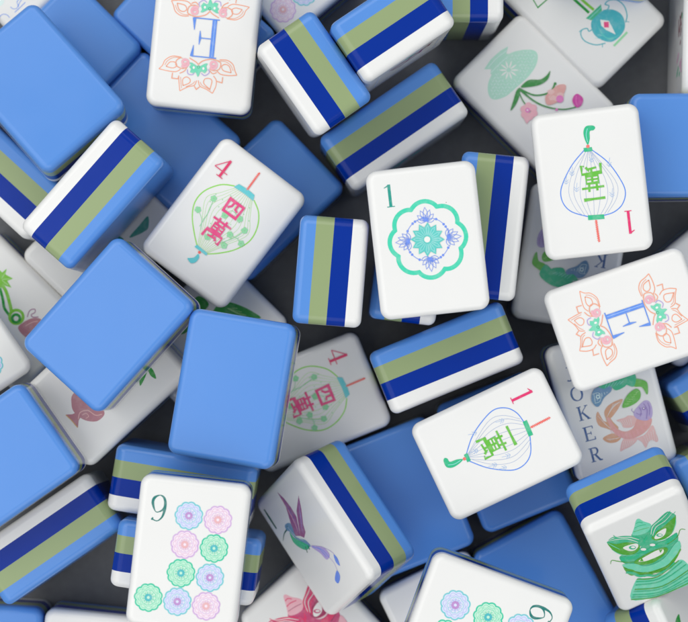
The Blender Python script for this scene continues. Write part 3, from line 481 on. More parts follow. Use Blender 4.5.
        ["P","lantern","pale_green_ink",0,[[-5.34,-0.9],[-5.37,-0.76],[-5.46,-0.65],[-5.59,-0.58],[-5.73,-0.58],[-5.86,-0.65],[-5.95,-0.76],[-5.98,-0.9],[-5.95,-1.04],[-5.86,-1.15],[-5.73,-1.22],[-5.59,-1.22],[-5.46,-1.15],[-5.37,-1.04]]],
        ["P","lantern","pale_green_ink",0,[[-5.52,-1.33],[-5.55,-1.19],[-5.64,-1.08],[-5.77,-1.01],[-5.91,-1.01],[-6.04,-1.08],[-6.13,-1.19],[-6.16,-1.33],[-6.13,-1.47],[-6.04,-1.58],[-5.91,-1.65],[-5.77,-1.65],[-5.64,-1.58],[-5.55,-1.47]]],
        ["P","lantern","pale_green_ink",0,[[-5.98,-1.28],[-6.01,-1.14],[-6.1,-1.03],[-6.23,-0.96],[-6.37,-0.96],[-6.5,-1.03],[-6.59,-1.14],[-6.62,-1.28],[-6.59,-1.42],[-6.5,-1.53],[-6.37,-1.6],[-6.23,-1.6],[-6.1,-1.53],[-6.01,-1.42]]],
        ["P","lantern","pale_green_ink",0,[[-6.08,-0.83],[-6.11,-0.69],[-6.2,-0.58],[-6.33,-0.51],[-6.47,-0.51],[-6.6,-0.58],[-6.69,-0.69],[-6.72,-0.83],[-6.69,-0.97],[-6.6,-1.08],[-6.47,-1.15],[-6.33,-1.15],[-6.2,-1.08],[-6.11,-0.97]]],
        ["P","lantern","pale_green_ink",0,[[4.68,1.04],[4.65,1.18],[4.56,1.29],[4.43,1.36],[4.29,1.36],[4.16,1.29],[4.07,1.18],[4.04,1.04],[4.07,0.9],[4.16,0.79],[4.29,0.72],[4.43,0.72],[4.56,0.79],[4.65,0.9]]],
        ["P","lantern","pale_green_ink",0,[[4.31,1.32],[4.28,1.46],[4.19,1.57],[4.06,1.64],[3.92,1.64],[3.79,1.57],[3.7,1.46],[3.67,1.32],[3.7,1.18],[3.79,1.07],[3.92,1.0],[4.06,1.0],[4.19,1.07],[4.28,1.18]]],
        ["P","lantern","pale_green_ink",0,[[4.47,1.76],[4.44,1.9],[4.35,2.01],[4.22,2.08],[4.08,2.08],[3.95,2.01],[3.86,1.9],[3.83,1.76],[3.86,1.62],[3.95,1.51],[4.08,1.44],[4.22,1.44],[4.35,1.51],[4.44,1.62]]],
        ["P","lantern","pale_green_ink",0,[[4.94,1.74],[4.91,1.88],[4.82,1.99],[4.69,2.06],[4.55,2.06],[4.42,1.99],[4.33,1.88],[4.3,1.74],[4.33,1.6],[4.42,1.49],[4.55,1.42],[4.69,1.42],[4.82,1.49],[4.91,1.6]]],
        ["P","lantern","pale_green_ink",0,[[5.06,1.3],[5.03,1.44],[4.94,1.55],[4.81,1.62],[4.67,1.62],[4.54,1.55],[4.45,1.44],[4.42,1.3],[4.45,1.16],[4.54,1.05],[4.67,0.98],[4.81,0.98],[4.94,1.05],[5.03,1.16]]],
        ["P","lantern","pale_green_ink",0,[[3.08,-1.39],[3.05,-1.25],[2.96,-1.14],[2.83,-1.07],[2.69,-1.07],[2.56,-1.14],[2.47,-1.25],[2.44,-1.39],[2.47,-1.53],[2.56,-1.64],[2.69,-1.71],[2.83,-1.71],[2.96,-1.64],[3.05,-1.53]]],
        ["P","lantern","pale_green_ink",0,[[2.62,-1.49],[2.59,-1.35],[2.5,-1.24],[2.37,-1.17],[2.23,-1.17],[2.1,-1.24],[2.01,-1.35],[1.98,-1.49],[2.01,-1.63],[2.1,-1.74],[2.23,-1.81],[2.37,-1.81],[2.5,-1.74],[2.59,-1.63]]],
        ["P","lantern","pale_green_ink",0,[[2.39,-1.09],[2.36,-0.95],[2.27,-0.84],[2.14,-0.77],[2.0,-0.77],[1.87,-0.84],[1.78,-0.95],[1.75,-1.09],[1.78,-1.23],[1.87,-1.34],[2.0,-1.41],[2.14,-1.41],[2.27,-1.34],[2.36,-1.23]]],
        ["P","lantern","pale_green_ink",0,[[2.69,-0.74],[2.66,-0.6],[2.57,-0.49],[2.44,-0.42],[2.3,-0.42],[2.17,-0.49],[2.08,-0.6],[2.05,-0.74],[2.08,-0.88],[2.17,-0.99],[2.3,-1.06],[2.44,-1.06],[2.57,-0.99],[2.66,-0.88]]],
        ["P","lantern","pale_green_ink",0,[[3.12,-0.93],[3.09,-0.79],[3.0,-0.68],[2.87,-0.61],[2.73,-0.61],[2.6,-0.68],[2.51,-0.79],[2.48,-0.93],[2.51,-1.07],[2.6,-1.18],[2.73,-1.25],[2.87,-1.25],[3.0,-1.18],[3.09,-1.07]]],
        ["P","lantern","pale_green_ink",0,[[5.37,-1.07],[5.34,-0.93],[5.25,-0.82],[5.12,-0.75],[4.98,-0.75],[4.85,-0.82],[4.76,-0.93],[4.73,-1.07],[4.76,-1.21],[4.85,-1.32],[4.98,-1.39],[5.12,-1.39],[5.25,-1.32],[5.34,-1.21]]],
        ["P","lantern","pale_green_ink",0,[[5.74,-0.79],[5.71,-0.65],[5.62,-0.54],[5.49,-0.47],[5.35,-0.47],[5.22,-0.54],[5.13,-0.65],[5.1,-0.79],[5.13,-0.93],[5.22,-1.04],[5.35,-1.11],[5.49,-1.11],[5.62,-1.04],[5.71,-0.93]]],
        ["P","lantern","pale_green_ink",0,[[6.12,-1.07],[6.09,-0.93],[6.0,-0.82],[5.87,-0.75],[5.73,-0.75],[5.6,-0.82],[5.51,-0.93],[5.48,-1.07],[5.51,-1.21],[5.6,-1.32],[5.73,-1.39],[5.87,-1.39],[6.0,-1.32],[6.09,-1.21]]],
        ["P","lantern","pale_green_ink",0,[[5.97,-1.51],[5.94,-1.37],[5.85,-1.26],[5.72,-1.19],[5.58,-1.19],[5.45,-1.26],[5.36,-1.37],[5.33,-1.51],[5.36,-1.65],[5.45,-1.76],[5.58,-1.83],[5.72,-1.83],[5.85,-1.76],[5.94,-1.65]]],
        ["P","lantern","pale_green_ink",0,[[5.51,-1.51],[5.48,-1.37],[5.39,-1.26],[5.26,-1.19],[5.12,-1.19],[4.99,-1.26],[4.9,-1.37],[4.87,-1.51],[4.9,-1.65],[4.99,-1.76],[5.12,-1.83],[5.26,-1.83],[5.39,-1.76],[5.48,-1.65]]],
        ["P","lantern","pale_green_ink",0,[[2.97,-3.35],[2.94,-3.21],[2.85,-3.1],[2.72,-3.03],[2.58,-3.03],[2.45,-3.1],[2.36,-3.21],[2.33,-3.35],[2.36,-3.49],[2.45,-3.6],[2.58,-3.67],[2.72,-3.67],[2.85,-3.6],[2.94,-3.49]]],
        ["P","lantern","pale_green_ink",0,[[3.43,-3.38],[3.4,-3.24],[3.31,-3.13],[3.18,-3.06],[3.04,-3.06],[2.91,-3.13],[2.82,-3.24],[2.79,-3.38],[2.82,-3.52],[2.91,-3.63],[3.04,-3.7],[3.18,-3.7],[3.31,-3.63],[3.4,-3.52]]],
        ["P","lantern","pale_green_ink",0,[[3.55,-3.83],[3.52,-3.69],[3.43,-3.58],[3.3,-3.51],[3.16,-3.51],[3.03,-3.58],[2.94,-3.69],[2.91,-3.83],[2.94,-3.97],[3.03,-4.08],[3.16,-4.15],[3.3,-4.15],[3.43,-4.08],[3.52,-3.97]]],
        ["P","lantern","pale_green_ink",0,[[3.16,-4.08],[3.13,-3.94],[3.04,-3.83],[2.91,-3.76],[2.77,-3.76],[2.64,-3.83],[2.55,-3.94],[2.52,-4.08],[2.55,-4.22],[2.64,-4.33],[2.77,-4.4],[2.91,-4.4],[3.04,-4.33],[3.13,-4.22]]],
        ["P","lantern","pale_green_ink",0,[[2.8,-3.79],[2.77,-3.65],[2.68,-3.54],[2.55,-3.47],[2.41,-3.47],[2.28,-3.54],[2.19,-3.65],[2.16,-3.79],[2.19,-3.93],[2.28,-4.04],[2.41,-4.11],[2.55,-4.11],[2.68,-4.04],[2.77,-3.93]]],
        ["P","lantern","pale_green_ink",0,[[-0.35,-4.51],[-0.38,-4.37],[-0.47,-4.26],[-0.6,-4.19],[-0.74,-4.19],[-0.87,-4.26],[-0.96,-4.37],[-0.99,-4.51],[-0.96,-4.65],[-0.87,-4.76],[-0.74,-4.83],[-0.6,-4.83],[-0.47,-4.76],[-0.38,-4.65]]],
        ["P","lantern","pale_green_ink",0,[[-0.77,-4.7],[-0.8,-4.56],[-0.89,-4.45],[-1.02,-4.38],[-1.16,-4.38],[-1.29,-4.45],[-1.38,-4.56],[-1.41,-4.7],[-1.38,-4.84],[-1.29,-4.95],[-1.16,-5.02],[-1.02,-5.02],[-0.89,-4.95],[-0.8,-4.84]]],
        ["P","lantern","pale_green_ink",0,[[-1.08,-4.35],[-1.11,-4.21],[-1.2,-4.1],[-1.33,-4.03],[-1.47,-4.03],[-1.6,-4.1],[-1.69,-4.21],[-1.72,-4.35],[-1.69,-4.49],[-1.6,-4.6],[-1.47,-4.67],[-1.33,-4.67],[-1.2,-4.6],[-1.11,-4.49]]],
        ["P","lantern","pale_green_ink",0,[[-0.84,-3.95],[-0.87,-3.81],[-0.96,-3.7],[-1.09,-3.63],[-1.23,-3.63],[-1.36,-3.7],[-1.45,-3.81],[-1.48,-3.95],[-1.45,-4.09],[-1.36,-4.2],[-1.23,-4.27],[-1.09,-4.27],[-0.96,-4.2],[-0.87,-4.09]]],
        ["P","lantern","pale_green_ink",0,[[-0.39,-4.05],[-0.42,-3.91],[-0.51,-3.8],[-0.64,-3.73],[-0.78,-3.73],[-0.91,-3.8],[-1.0,-3.91],[-1.03,-4.05],[-1.0,-4.19],[-0.91,-4.3],[-0.78,-4.37],[-0.64,-4.37],[-0.51,-4.3],[-0.42,-4.19]]],
        ["P","lantern","pale_green_ink",0,[[-0.29,1.16],[-0.32,1.3],[-0.41,1.41],[-0.54,1.48],[-0.68,1.48],[-0.81,1.41],[-0.9,1.3],[-0.93,1.16],[-0.9,1.02],[-0.81,0.91],[-0.68,0.84],[-0.54,0.84],[-0.41,0.91],[-0.32,1.02]]],
        ["P","lantern","pale_green_ink",0,[[-0.75,1.12],[-0.78,1.26],[-0.87,1.37],[-1.0,1.44],[-1.14,1.44],[-1.27,1.37],[-1.36,1.26],[-1.39,1.12],[-1.36,0.98],[-1.27,0.87],[-1.14,0.8],[-1.0,0.8],[-0.87,0.87],[-0.78,0.98]]],
        ["P","lantern","pale_green_ink",0,[[-0.94,1.55],[-0.97,1.69],[-1.06,1.8],[-1.19,1.87],[-1.33,1.87],[-1.46,1.8],[-1.55,1.69],[-1.58,1.55],[-1.55,1.41],[-1.46,1.3],[-1.33,1.23],[-1.19,1.23],[-1.06,1.3],[-0.97,1.41]]],
        ["P","lantern","pale_green_ink",0,[[-0.59,1.85],[-0.62,1.99],[-0.71,2.1],[-0.84,2.17],[-0.98,2.17],[-1.11,2.1],[-1.2,1.99],[-1.23,1.85],[-1.2,1.71],[-1.11,1.6],[-0.98,1.53],[-0.84,1.53],[-0.71,1.6],[-0.62,1.71]]],
        ["P","lantern","pale_green_ink",0,[[-0.19,1.62],[-0.22,1.76],[-0.31,1.87],[-0.44,1.94],[-0.58,1.94],[-0.71,1.87],[-0.8,1.76],[-0.83,1.62],[-0.8,1.48],[-0.71,1.37],[-0.58,1.3],[-0.44,1.3],[-0.31,1.37],[-0.22,1.48]]],
        ["P","lantern","pale_green_ink",0,[[2.11,2.97],[2.08,3.11],[1.99,3.22],[1.86,3.29],[1.72,3.29],[1.59,3.22],[1.5,3.11],[1.47,2.97],[1.5,2.83],[1.59,2.72],[1.72,2.65],[1.86,2.65],[1.99,2.72],[2.08,2.83]]],
        ["P","lantern","pale_green_ink",0,[[2.54,3.12],[2.51,3.26],[2.42,3.37],[2.29,3.44],[2.15,3.44],[2.02,3.37],[1.93,3.26],[1.9,3.12],[1.93,2.98],[2.02,2.87],[2.15,2.8],[2.29,2.8],[2.42,2.87],[2.51,2.98]]],
        ["P","lantern","pale_green_ink",0,[[2.83,2.76],[2.8,2.9],[2.71,3.01],[2.58,3.08],[2.44,3.08],[2.31,3.01],[2.22,2.9],[2.19,2.76],[2.22,2.62],[2.31,2.51],[2.44,2.44],[2.58,2.44],[2.71,2.51],[2.8,2.62]]],
        ["P","lantern","pale_green_ink",0,[[2.57,2.37],[2.54,2.51],[2.45,2.62],[2.32,2.69],[2.18,2.69],[2.05,2.62],[1.96,2.51],[1.93,2.37],[1.96,2.23],[2.05,2.12],[2.18,2.05],[2.32,2.05],[2.45,2.12],[2.54,2.23]]],
        ["P","lantern","pale_green_ink",0,[[2.12,2.5],[2.09,2.64],[2.0,2.75],[1.87,2.82],[1.73,2.82],[1.6,2.75],[1.51,2.64],[1.48,2.5],[1.51,2.36],[1.6,2.25],[1.73,2.18],[1.87,2.18],[2.0,2.25],[2.09,2.36]]],
        ["P","lantern","aqua_ink",0,[[-2.93,7.38],[-2.44,8.47],[-0.32,8.71],[1.54,8.59],[2.04,7.48],[-0.26,7.55]]],
        ["P","lantern","aqua_ink",0,[[-1.96,-7.62],[-1.74,-6.96],[1.08,-7.07],[1.17,-7.62]]],
        ["P","tassel","coral_ink",0,[[-0.11,-7.93],[-0.14,-7.8],[-0.22,-7.69],[-0.34,-7.64],[-0.48,-7.64],[-0.6,-7.69],[-0.68,-7.8],[-0.71,-7.93],[-0.68,-8.06],[-0.6,-8.17],[-0.48,-8.22],[-0.34,-8.22],[-0.22,-8.17],[-0.14,-8.06]]],
        ["P","tassel","aqua_ink",1,[[-0.44,-8.4],[0.17,-8.76],[0.22,-9.99],[-0.49,-10.8],[-1.63,-10.45],[-1.12,-9.96],[-0.6,-9.35]]],
        ["L","tassel","coral_ink",0.259,0,0,[[-0.46,8.5],[-0.29,8.81],[-0.46,8.87],[-0.29,9.19],[-0.47,9.24],[-0.3,9.56],[-0.48,9.61],[-0.31,9.93],[-0.48,9.98],[-0.31,10.3],[-0.49,10.35],[-0.32,10.67],[-0.5,10.72],[-0.33,11.04],[-0.5,11.1],[-0.33,11.41],[-0.51,11.47],[-0.34,11.79],[-0.52,11.84],[-0.35,12.16],[-0.52,12.21],[-0.35,12.53],[-0.53,12.58],[-0.36,12.9],[-0.54,12.95]]],
        ["L","character","rose_ink",0.54,1,0,[[-2.01,4.97],[1.43,5.04],[1.35,2.23],[-1.85,2.16]]],
        ["L","character","rose_ink",0.432,0,0,[[-0.76,4.93],[-0.84,3.85],[-1.46,3.17]]],
        ["L","character","rose_ink",0.432,0,0,[[0.18,4.93],[0.18,3.67],[0.88,3.45]]],
        ["L","character","rose_ink",0.432,0,0,[[-2.53,-0.18],[1.89,-0.07]]],
        ["L","character","rose_ink",0.432,0,0,[[-1.14,0.51],[-1.09,-0.76]]],
        ["L","character","rose_ink",0.432,0,0,[[0.5,0.62],[0.4,-0.76]]],
        ["L","character","rose_ink",0.378,1,0,[[-1.52,-1.02],[0.88,-0.97],[0.88,-2.4],[-1.52,-2.4]]],
        ["L","character","rose_ink",0.324,0,0,[[-1.52,-1.71],[0.88,-1.71]]],
        ["L","character","rose_ink",0.432,0,0,[[-0.32,-1.02],[-0.32,-3.94]]],
        ["L","character","rose_ink",[0.54,0.486,0.432,0.486,0.324],0,0,[[-2.24,-4.68],[-2.19,-2.93],[1.6,-2.82],[1.6,-4.52],[1.02,-4.31]]],
        ["L","character","rose_ink",0.378,0,0,[[-1.38,-3.94],[0.45,-3.73]]],
        ["L","character","rose_ink",[0.27,0.54],0,0,[[0.16,-3.3],[0.74,-4.15]]],
        ["L","numeral","crimson_ink",0.168,0,0,[[-6.66,11.32],[-8.77,8.54]]],
        ["L","numeral","crimson_ink",0.189,0,0,[[-8.77,8.5],[-5.54,8.5]]],
        ["L","numeral","crimson_ink",0.546,0,0,[[-6.66,11.32],[-6.66,7.2]]],
        ["L","numeral","crimson_ink",0.168,0,0,[[-7.45,7.24],[-5.87,7.24]]]],
    'east_wind': [
        ["L","ornament","peach_ink",0.199,0,1,[[4.34,4.47],[6.2,4.42],[7.62,5.37],[8.08,6.53],[8.77,7.34]]],
        ["L","ornament","peach_ink",0.199,0,1,[[-4.34,-4.47],[-6.2,-4.42],[-7.62,-5.37],[-8.08,-6.53],[-8.77,-7.34]]],
        ["L","ornament","peach_ink",0.199,0,1,[[8.77,7.34],[6.89,7.59],[5.21,7.59],[4.26,6.99]]],
        ["L","ornament","peach_ink",0.199,0,1,[[-8.77,-7.34],[-6.89,-7.59],[-5.21,-7.59],[-4.26,-6.99]]],
        ["L","ornament","peach_ink",0.199,0,1,[[7.32,6.69],[6.57,5.7],[5.46,5.69],[5.16,6.4],[5.95,6.89],[7.32,6.69]]],
        ["L","ornament","peach_ink",0.199,0,1,[[-7.32,-6.69],[-6.57,-5.7],[-5.46,-5.69],[-5.16,-6.4],[-5.95,-6.89],[-7.32,-6.69]]],
        ["L","ornament","peach_ink",0.199,0,0,[[4.53,8.36],[4.33,9.69],[3.98,11.51]]],
        ["L","ornament","peach_ink",0.199,0,0,[[-4.53,-8.36],[-4.33,-9.69],[-3.98,-11.51]]],
        ["L","ornament","peach_ink",0.199,0,1,[[3.98,11.51],[2.39,10.51],[1.09,10.04],[0.69,8.99]]],
        ["L","ornament","peach_ink",0.199,0,1,[[-3.98,-11.51],[-2.39,-10.51],[-1.09,-10.04],[-0.69,-8.99]]],
        ["L","ornament","peach_ink",0.199,0,1,[[3.42,10.34],[3.61,9.11],[2.93,8.47],[2.12,8.86],[2.14,9.64],[3.42,10.34]]],
        ["L","ornament","peach_ink",0.199,0,1,[[-3.42,-10.34],[-3.61,-9.11],[-2.93,-8.47],[-2.12,-8.86],[-2.14,-9.64],[-3.42,-10.34]]],
        ["L","ornament","peach_ink",0.199,0,1,[[0.36,8.95],[-0.09,10.09],[-1.49,10.62],[-2.84,11.33]]],
        ["L","ornament","peach_ink",0.199,0,1,[[-0.36,-8.95],[0.09,-10.09],[1.49,-10.62],[2.84,-11.33]]],
        ["L","ornament","peach_ink",0.199,0,1,[[-2.84,11.33],[-3.38,9.93],[-3.38,8.58],[-2.72,7.7]]],
        ["L","ornament","peach_ink",0.199,0,1,[[2.84,-11.33],[3.38,-9.93],[3.38,-8.58],[2.72,-7.7]]],
        ["L","ornament","peach_ink",0.199,0,1,[[-2.23,10.55],[-0.88,9.5],[-0.95,8.55],[-1.87,8.32],[-2.5,8.83],[-2.23,10.55]]],
        ["L","ornament","peach_ink",0.199,0,1,[[2.23,-10.55],[0.88,-9.5],[0.95,-8.55],[1.87,-8.32],[2.5,-8.83],[2.23,-10.55]]],
        ["L","ornament","peach_ink",0.199,0,1,[[-3.63,4.23],[-5.24,4.17],[-6.49,4.89],[-7.06,6.18],[-7.55,7.07]]],
        ["L","ornament","peach_ink",0.199,0,1,[[3.63,-4.23],[5.24,-4.17],[6.49,-4.89],[7.06,-6.18],[7.55,-7.07]]],
        ["L","ornament","peach_ink",0.199,0,1,[[-7.55,7.07],[-5.89,7.31],[-4.19,7.21],[-3.29,6.56]]],
        ["L","ornament","peach_ink",0.199,0,1,[[7.55,-7.07],[5.89,-7.31],[4.19,-7.21],[3.29,-6.56]]],
        ["L","ornament","peach_ink",0.199,0,1,[[-6.33,6.66],[-4.72,6.42],[-4.21,5.62],[-4.82,5.06],[-5.77,5.37],[-6.33,6.66]]],
        ["L","ornament","peach_ink",0.199,0,1,[[6.33,-6.66],[4.72,-6.42],[4.21,-5.62],[4.82,-5.06],[5.77,-5.37],[6.33,-6.66]]],
        ["L","ornament","peach_ink",0.119,0,1,[[3.98,4.67],[5.84,4.65],[7.16,5.53],[7.61,6.45]]],
        ["L","ornament","peach_ink",0.119,0,1,[[-3.98,-4.67],[-5.84,-4.65],[-7.16,-5.53],[-7.61,-6.45]]],
        ["L","ornament","peach_ink",0.119,0,1,[[-3.42,4.52],[-4.94,4.5],[-6.09,5.2],[-6.66,6.22]]],
        ["L","ornament","peach_ink",0.119,0,1,[[3.42,-4.52],[4.94,-4.5],[6.09,-5.2],[6.66,-6.22]]],
        ["L","ornament","peach_ink",0.119,0,0,[[4.1,8.59],[3.91,9.82],[3.67,10.91]]],
        ["L","ornament","peach_ink",0.119,0,0,[[-4.1,-8.59],[-3.91,-9.82],[-3.67,-10.91]]],
        ["L","ornament","peach_ink",0.119,0,1,[[-0.08,9.25],[-0.48,9.88],[-1.53,10.32],[-2.38,10.77]]],
        ["L","ornament","peach_ink",0.119,0,1,[[0.08,-9.25],[0.48,-9.88],[1.53,-10.32],[2.38,-10.77]]],
        ["L","ornament","peach_ink",0.119,0,1,[[1.01,9.19],[1.55,9.82],[2.83,10.55]]],
        ["L","ornament","peach_ink",0.119,0,1,[[-1.01,-9.19],[-1.55,-9.82],[-2.83,-10.55]]],
        ["L","ornament","peach_ink",0.199,0,1,[[2.97,6.35],[3.39,7.24],[4.34,7.84]]],
        ["L","ornament","peach_ink",0.199,0,1,[[-2.97,-6.35],[-3.39,-7.24],[-4.34,-7.84]]],
        ["L","ornament","peach_ink",0.199,0,1,[[-1.85,6.71],[-2.51,7.25],[-3.32,6.9]]],
        ["L","ornament","peach_ink",0.199,0,1,[[1.85,-6.71],[2.51,-7.25],[3.32,-6.9]]],
        ["L","ornament","peach_ink",0.199,0,0,[[5.85,7.89],[5.91,9.01],[4.66,9.05],[4.46,8.36]]],
        ["L","ornament","peach_ink",0.199,0,0,[[-5.85,-7.89],[-5.91,-9.01],[-4.66,-9.05],[-4.46,-8.36]]],
        ["L","ornament","peach_ink",0.199,0,0,[[1.08,10.21],[0.61,10.87],[-0.04,10.26]]],
        ["L","ornament","peach_ink",0.199,0,0,[[-1.08,-10.21],[-0.61,-10.87],[0.04,-10.26]]],
        ["L","ornament","peach_ink",0.199,0,0,[[-3.4,8.74],[-4.63,8.96],[-4.65,7.77]]],
        ["L","ornament","peach_ink",0.199,0,0,[[3.4,-8.74],[4.63,-8.96],[4.65,-7.77]]],
        ["L","ornament","peach_ink",0.199,0,1,[[4.34,4.47],[5.27,5.23],[5.27,6.25],[4.11,6.8],[3.12,6.53]]],
        ["L","ornament","peach_ink",0.199,0,1,[[-4.34,-4.47],[-5.27,-5.23],[-5.27,-6.25],[-4.11,-6.8],[-3.12,-6.53]]],
        ["L","ornament","peach_ink",0.199,0,1,[[-3.24,4.37],[-3.97,4.97],[-3.75,6.18],[-2.78,6.61],[-1.75,6.38]]],
        ["L","ornament","peach_ink",0.199,0,1,[[3.24,-4.37],[3.97,-4.97],[3.75,-6.18],[2.78,-6.61],[1.75,-6.38]]],
        ["L","ornament","peach_ink",0.199,0,1,[[2.65,4.46],[1.24,5.16],[0.68,5.68]]],
        ["L","ornament","peach_ink",0.199,0,1,[[-2.65,-4.46],[-1.24,-5.16],[-0.68,-5.68]]],
        ["L","ornament","peach_ink",0.199,0,1,[[0.68,5.68],[-0.24,4.78],[-2.21,4.24],[-3.67,4.67]]],
        ["L","ornament","peach_ink",0.199,0,1,[[-0.68,-5.68],[0.24,-4.78],[2.21,-4.24],[3.67,-4.67]]],
        ["L","ornament","blush_ink",0.497,0,1,[[3.33,5.48],[3.31,5.62],[3.4,5.78],[3.6,5.85],[3.83,5.78],[3.99,5.56],[3.99,5.26],[3.79,4.99],[3.44,4.88],[3.06,5.01],[2.81,5.36],[2.82,5.83],[3.12,6.22],[3.62,6.38],[4.15,6.2]]],
        ["L","ornament","blush_ink",0.497,0,1,[[-3.33,-5.48],[-3.31,-5.62],[-3.4,-5.78],[-3.6,-5.85],[-3.83,-5.78],[-3.99,-5.56],[-3.99,-5.26],[-3.79,-4.99],[-3.44,-4.88],[-3.06,-5.01],[-2.81,-5.36],[-2.82,-5.83],[-3.12,-6.22],[-3.62,-6.38],[-4.15,-6.2]]],
        ["L","ornament","blush_ink",0.497,0,1,[[-2.59,5.35],[-2.61,5.5],[-2.52,5.65],[-2.32,5.72],[-2.09,5.65],[-1.93,5.44],[-1.93,5.13],[-2.13,4.86],[-2.49,4.75],[-2.86,4.88],[-3.11,5.24],[-3.1,5.7],[-2.8,6.1],[-2.3,6.25],[-1.77,6.07]]],
        ["L","ornament","blush_ink",0.497,0,1,[[2.59,-5.35],[2.61,-5.5],[2.52,-5.65],[2.32,-5.72],[2.09,-5.65],[1.93,-5.44],[1.93,-5.13],[2.13,-4.86],[2.49,-4.75],[2.86,-4.88],[3.11,-5.24],[3.1,-5.7],[2.8,-6.1],[2.3,-6.25],[1.77,-6.07]]],
        ["L","ornament","lilac_ink",0.166,0,1,[[2.85,6.91],[2.63,7.77],[1.74,7.91],[1.35,7.43]]],
        ["L","ornament","lilac_ink",0.166,0,1,[[-2.85,-6.91],[-2.63,-7.77],[-1.74,-7.91],[-1.35,-7.43]]],
        ["L","ornament","lilac_ink",0.166,0,1,[[-0.1,7.39],[-0.88,7.82],[-1.76,7.12],[-1.48,6.41]]],
        ["L","ornament","lilac_ink",0.166,0,1,[[0.1,-7.39],[0.88,-7.82],[1.76,-7.12],[1.48,-6.41]]],
        ["P","ornament","seafoam_ink",0,[[2.53,5.4],[1.99,5.41],[1.35,5.75],[0.77,6.09],[0.37,6.05],[-0.2,5.66],[-0.83,5.26],[-1.3,5.28],[-1.02,5.85],[-1.3,6.63],[-0.83,7.35],[-0.19,7.01],[0.13,7.18],[0.32,7.94],[0.56,8.23],[0.82,7.72],[1.06,7.27],[1.57,7.59],[2.26,7.39],[2.06,6.76],[2.5,6.34],[2.21,5.9]]],
        ["P","ornament","seafoam_ink",0,[[-2.53,-5.4],[-1.99,-5.41],[-1.35,-5.75],[-0.77,-6.09],[-0.37,-6.05],[0.2,-5.66],[0.83,-5.26],[1.3,-5.28],[1.02,-5.85],[1.3,-6.63],[0.83,-7.35],[0.19,-7.01],[-0.13,-7.18],[-0.32,-7.94],[-0.56,-8.23],[-0.82,-7.72],[-1.06,-7.27],[-1.57,-7.59],[-2.26,-7.39],[-2.06,-6.76],[-2.5,-6.34],[-2.21,-5.9]]],
        ["P","ornament","ivory_ink",0,[[1.32,6.35],[1.37,6.57],[1.52,6.68],[1.7,6.61],[1.79,6.4],[1.74,6.18],[1.58,6.08],[1.41,6.15]]],
        ["P","ornament","ivory_ink",0,[[-1.32,-6.35],[-1.37,-6.57],[-1.52,-6.68],[-1.7,-6.61],[-1.79,-6.4],[-1.74,-6.18],[-1.58,-6.08],[-1.41,-6.15]]],
        ["P","ornament","ivory_ink",0,[[-0.7,6.35],[-0.65,6.57],[-0.5,6.67],[-0.32,6.6],[-0.23,6.4],[-0.28,6.18],[-0.44,6.07],[-0.61,6.14]]],
        ["P","ornament","ivory_ink",0,[[0.7,-6.35],[0.65,-6.57],[0.5,-6.67],[0.32,-6.6],[0.23,-6.4],[0.28,-6.18],[0.44,-6.07],[0.61,-6.14]]],
        ["L","ornament","emerald_ink",0.133,1,1,[[0.3,6.15],[0.33,6.31],[0.46,6.42],[0.62,6.44],[0.76,6.35],[0.83,6.2],[0.79,6.04],[0.67,5.93],[0.51,5.91],[0.36,6.0]]],
        ["L","ornament","emerald_ink",0.133,1,1,[[-0.3,-6.15],[-0.33,-6.31],[-0.46,-6.42],[-0.62,-6.44],[-0.76,-6.35],[-0.83,-6.2],[-0.79,-6.04],[-0.67,-5.93],[-0.51,-5.91],[-0.36,-6.0]]],
        ["L","letter","sky_ink",0.95,0,0,[[-1.9,4.0],[-1.9,-4.0]]],
        ["L","letter","pale_sky_ink",0.12,0,0,[[-1.95,3.8],[-1.95,-3.8]]],
        ["L","letter","sky_ink",0.22,0,0,[[-2.9,4.0],[2.3,4.0]]],
        ["L","letter","sky_ink",0.22,0,0,[[-2.9,-4.0],[2.5,-4.0]]],
        ["L","letter","sky_ink",0.2,0,0,[[-1.9,0.1],[0.9,0.1]]],
        ["L","letter","sky_ink",[0.7,0.12],0,0,[[2.25,4.05],[2.05,1.7]]],
        ["L","letter","sky_ink",[0.75,0.12],0,0,[[2.4,-4.05],[2.2,-1.5]]],
        ["L","letter","sky_ink",[0.12,0.5,0.12],0,0,[[0.95,1.5],[0.85,0.1],[0.95,-1.4]]]],
    'nine_circles': [
        ["L","numeral","deep_teal_ink",[0.175,0.55,0.55,0.175,0.2,0.45,0.55,0.45],1,1,[[-6.84,11.17],[-7.86,10.55],[-8.06,9.45],[-7.42,7.95],[-6.69,7.89],[-5.82,8.57],[-5.59,9.61],[-5.97,10.75]]],
        ["L","numeral","deep_teal_ink",[0.55,0.55,0.35,0.175,0.25],0,1,[[-5.59,9.61],[-5.62,8.31],[-5.97,6.91],[-6.84,6.07],[-7.86,6.33]]],
        ["L","numeral","deep_teal_ink",0.55,0,0,[[-8.0,6.49],[-7.71,6.33]]],
        ["D","circle_flower","PB",[-0.72,7.76],2.87],
        ["D","circle_flower","PK",[5.07,7.59],2.87],
        ["D","circle_flower","PK",[-0.88,2.02],2.87],
        ["D","circle_flower","G",[4.94,1.9],2.87],
        ["D","circle_flower","G",[-1.01,-3.67],2.87],
        ["D","circle_flower","PB",[4.78,-3.93],2.87],
        ["D","circle_flower","G",[-6.87,-9.17],2.87],
        ["D","circle_flower","PB",[-1.09,-9.35],2.87],
        ["D","circle_flower","PK",[4.65,-9.61],2.87]],
    'six_circles': [
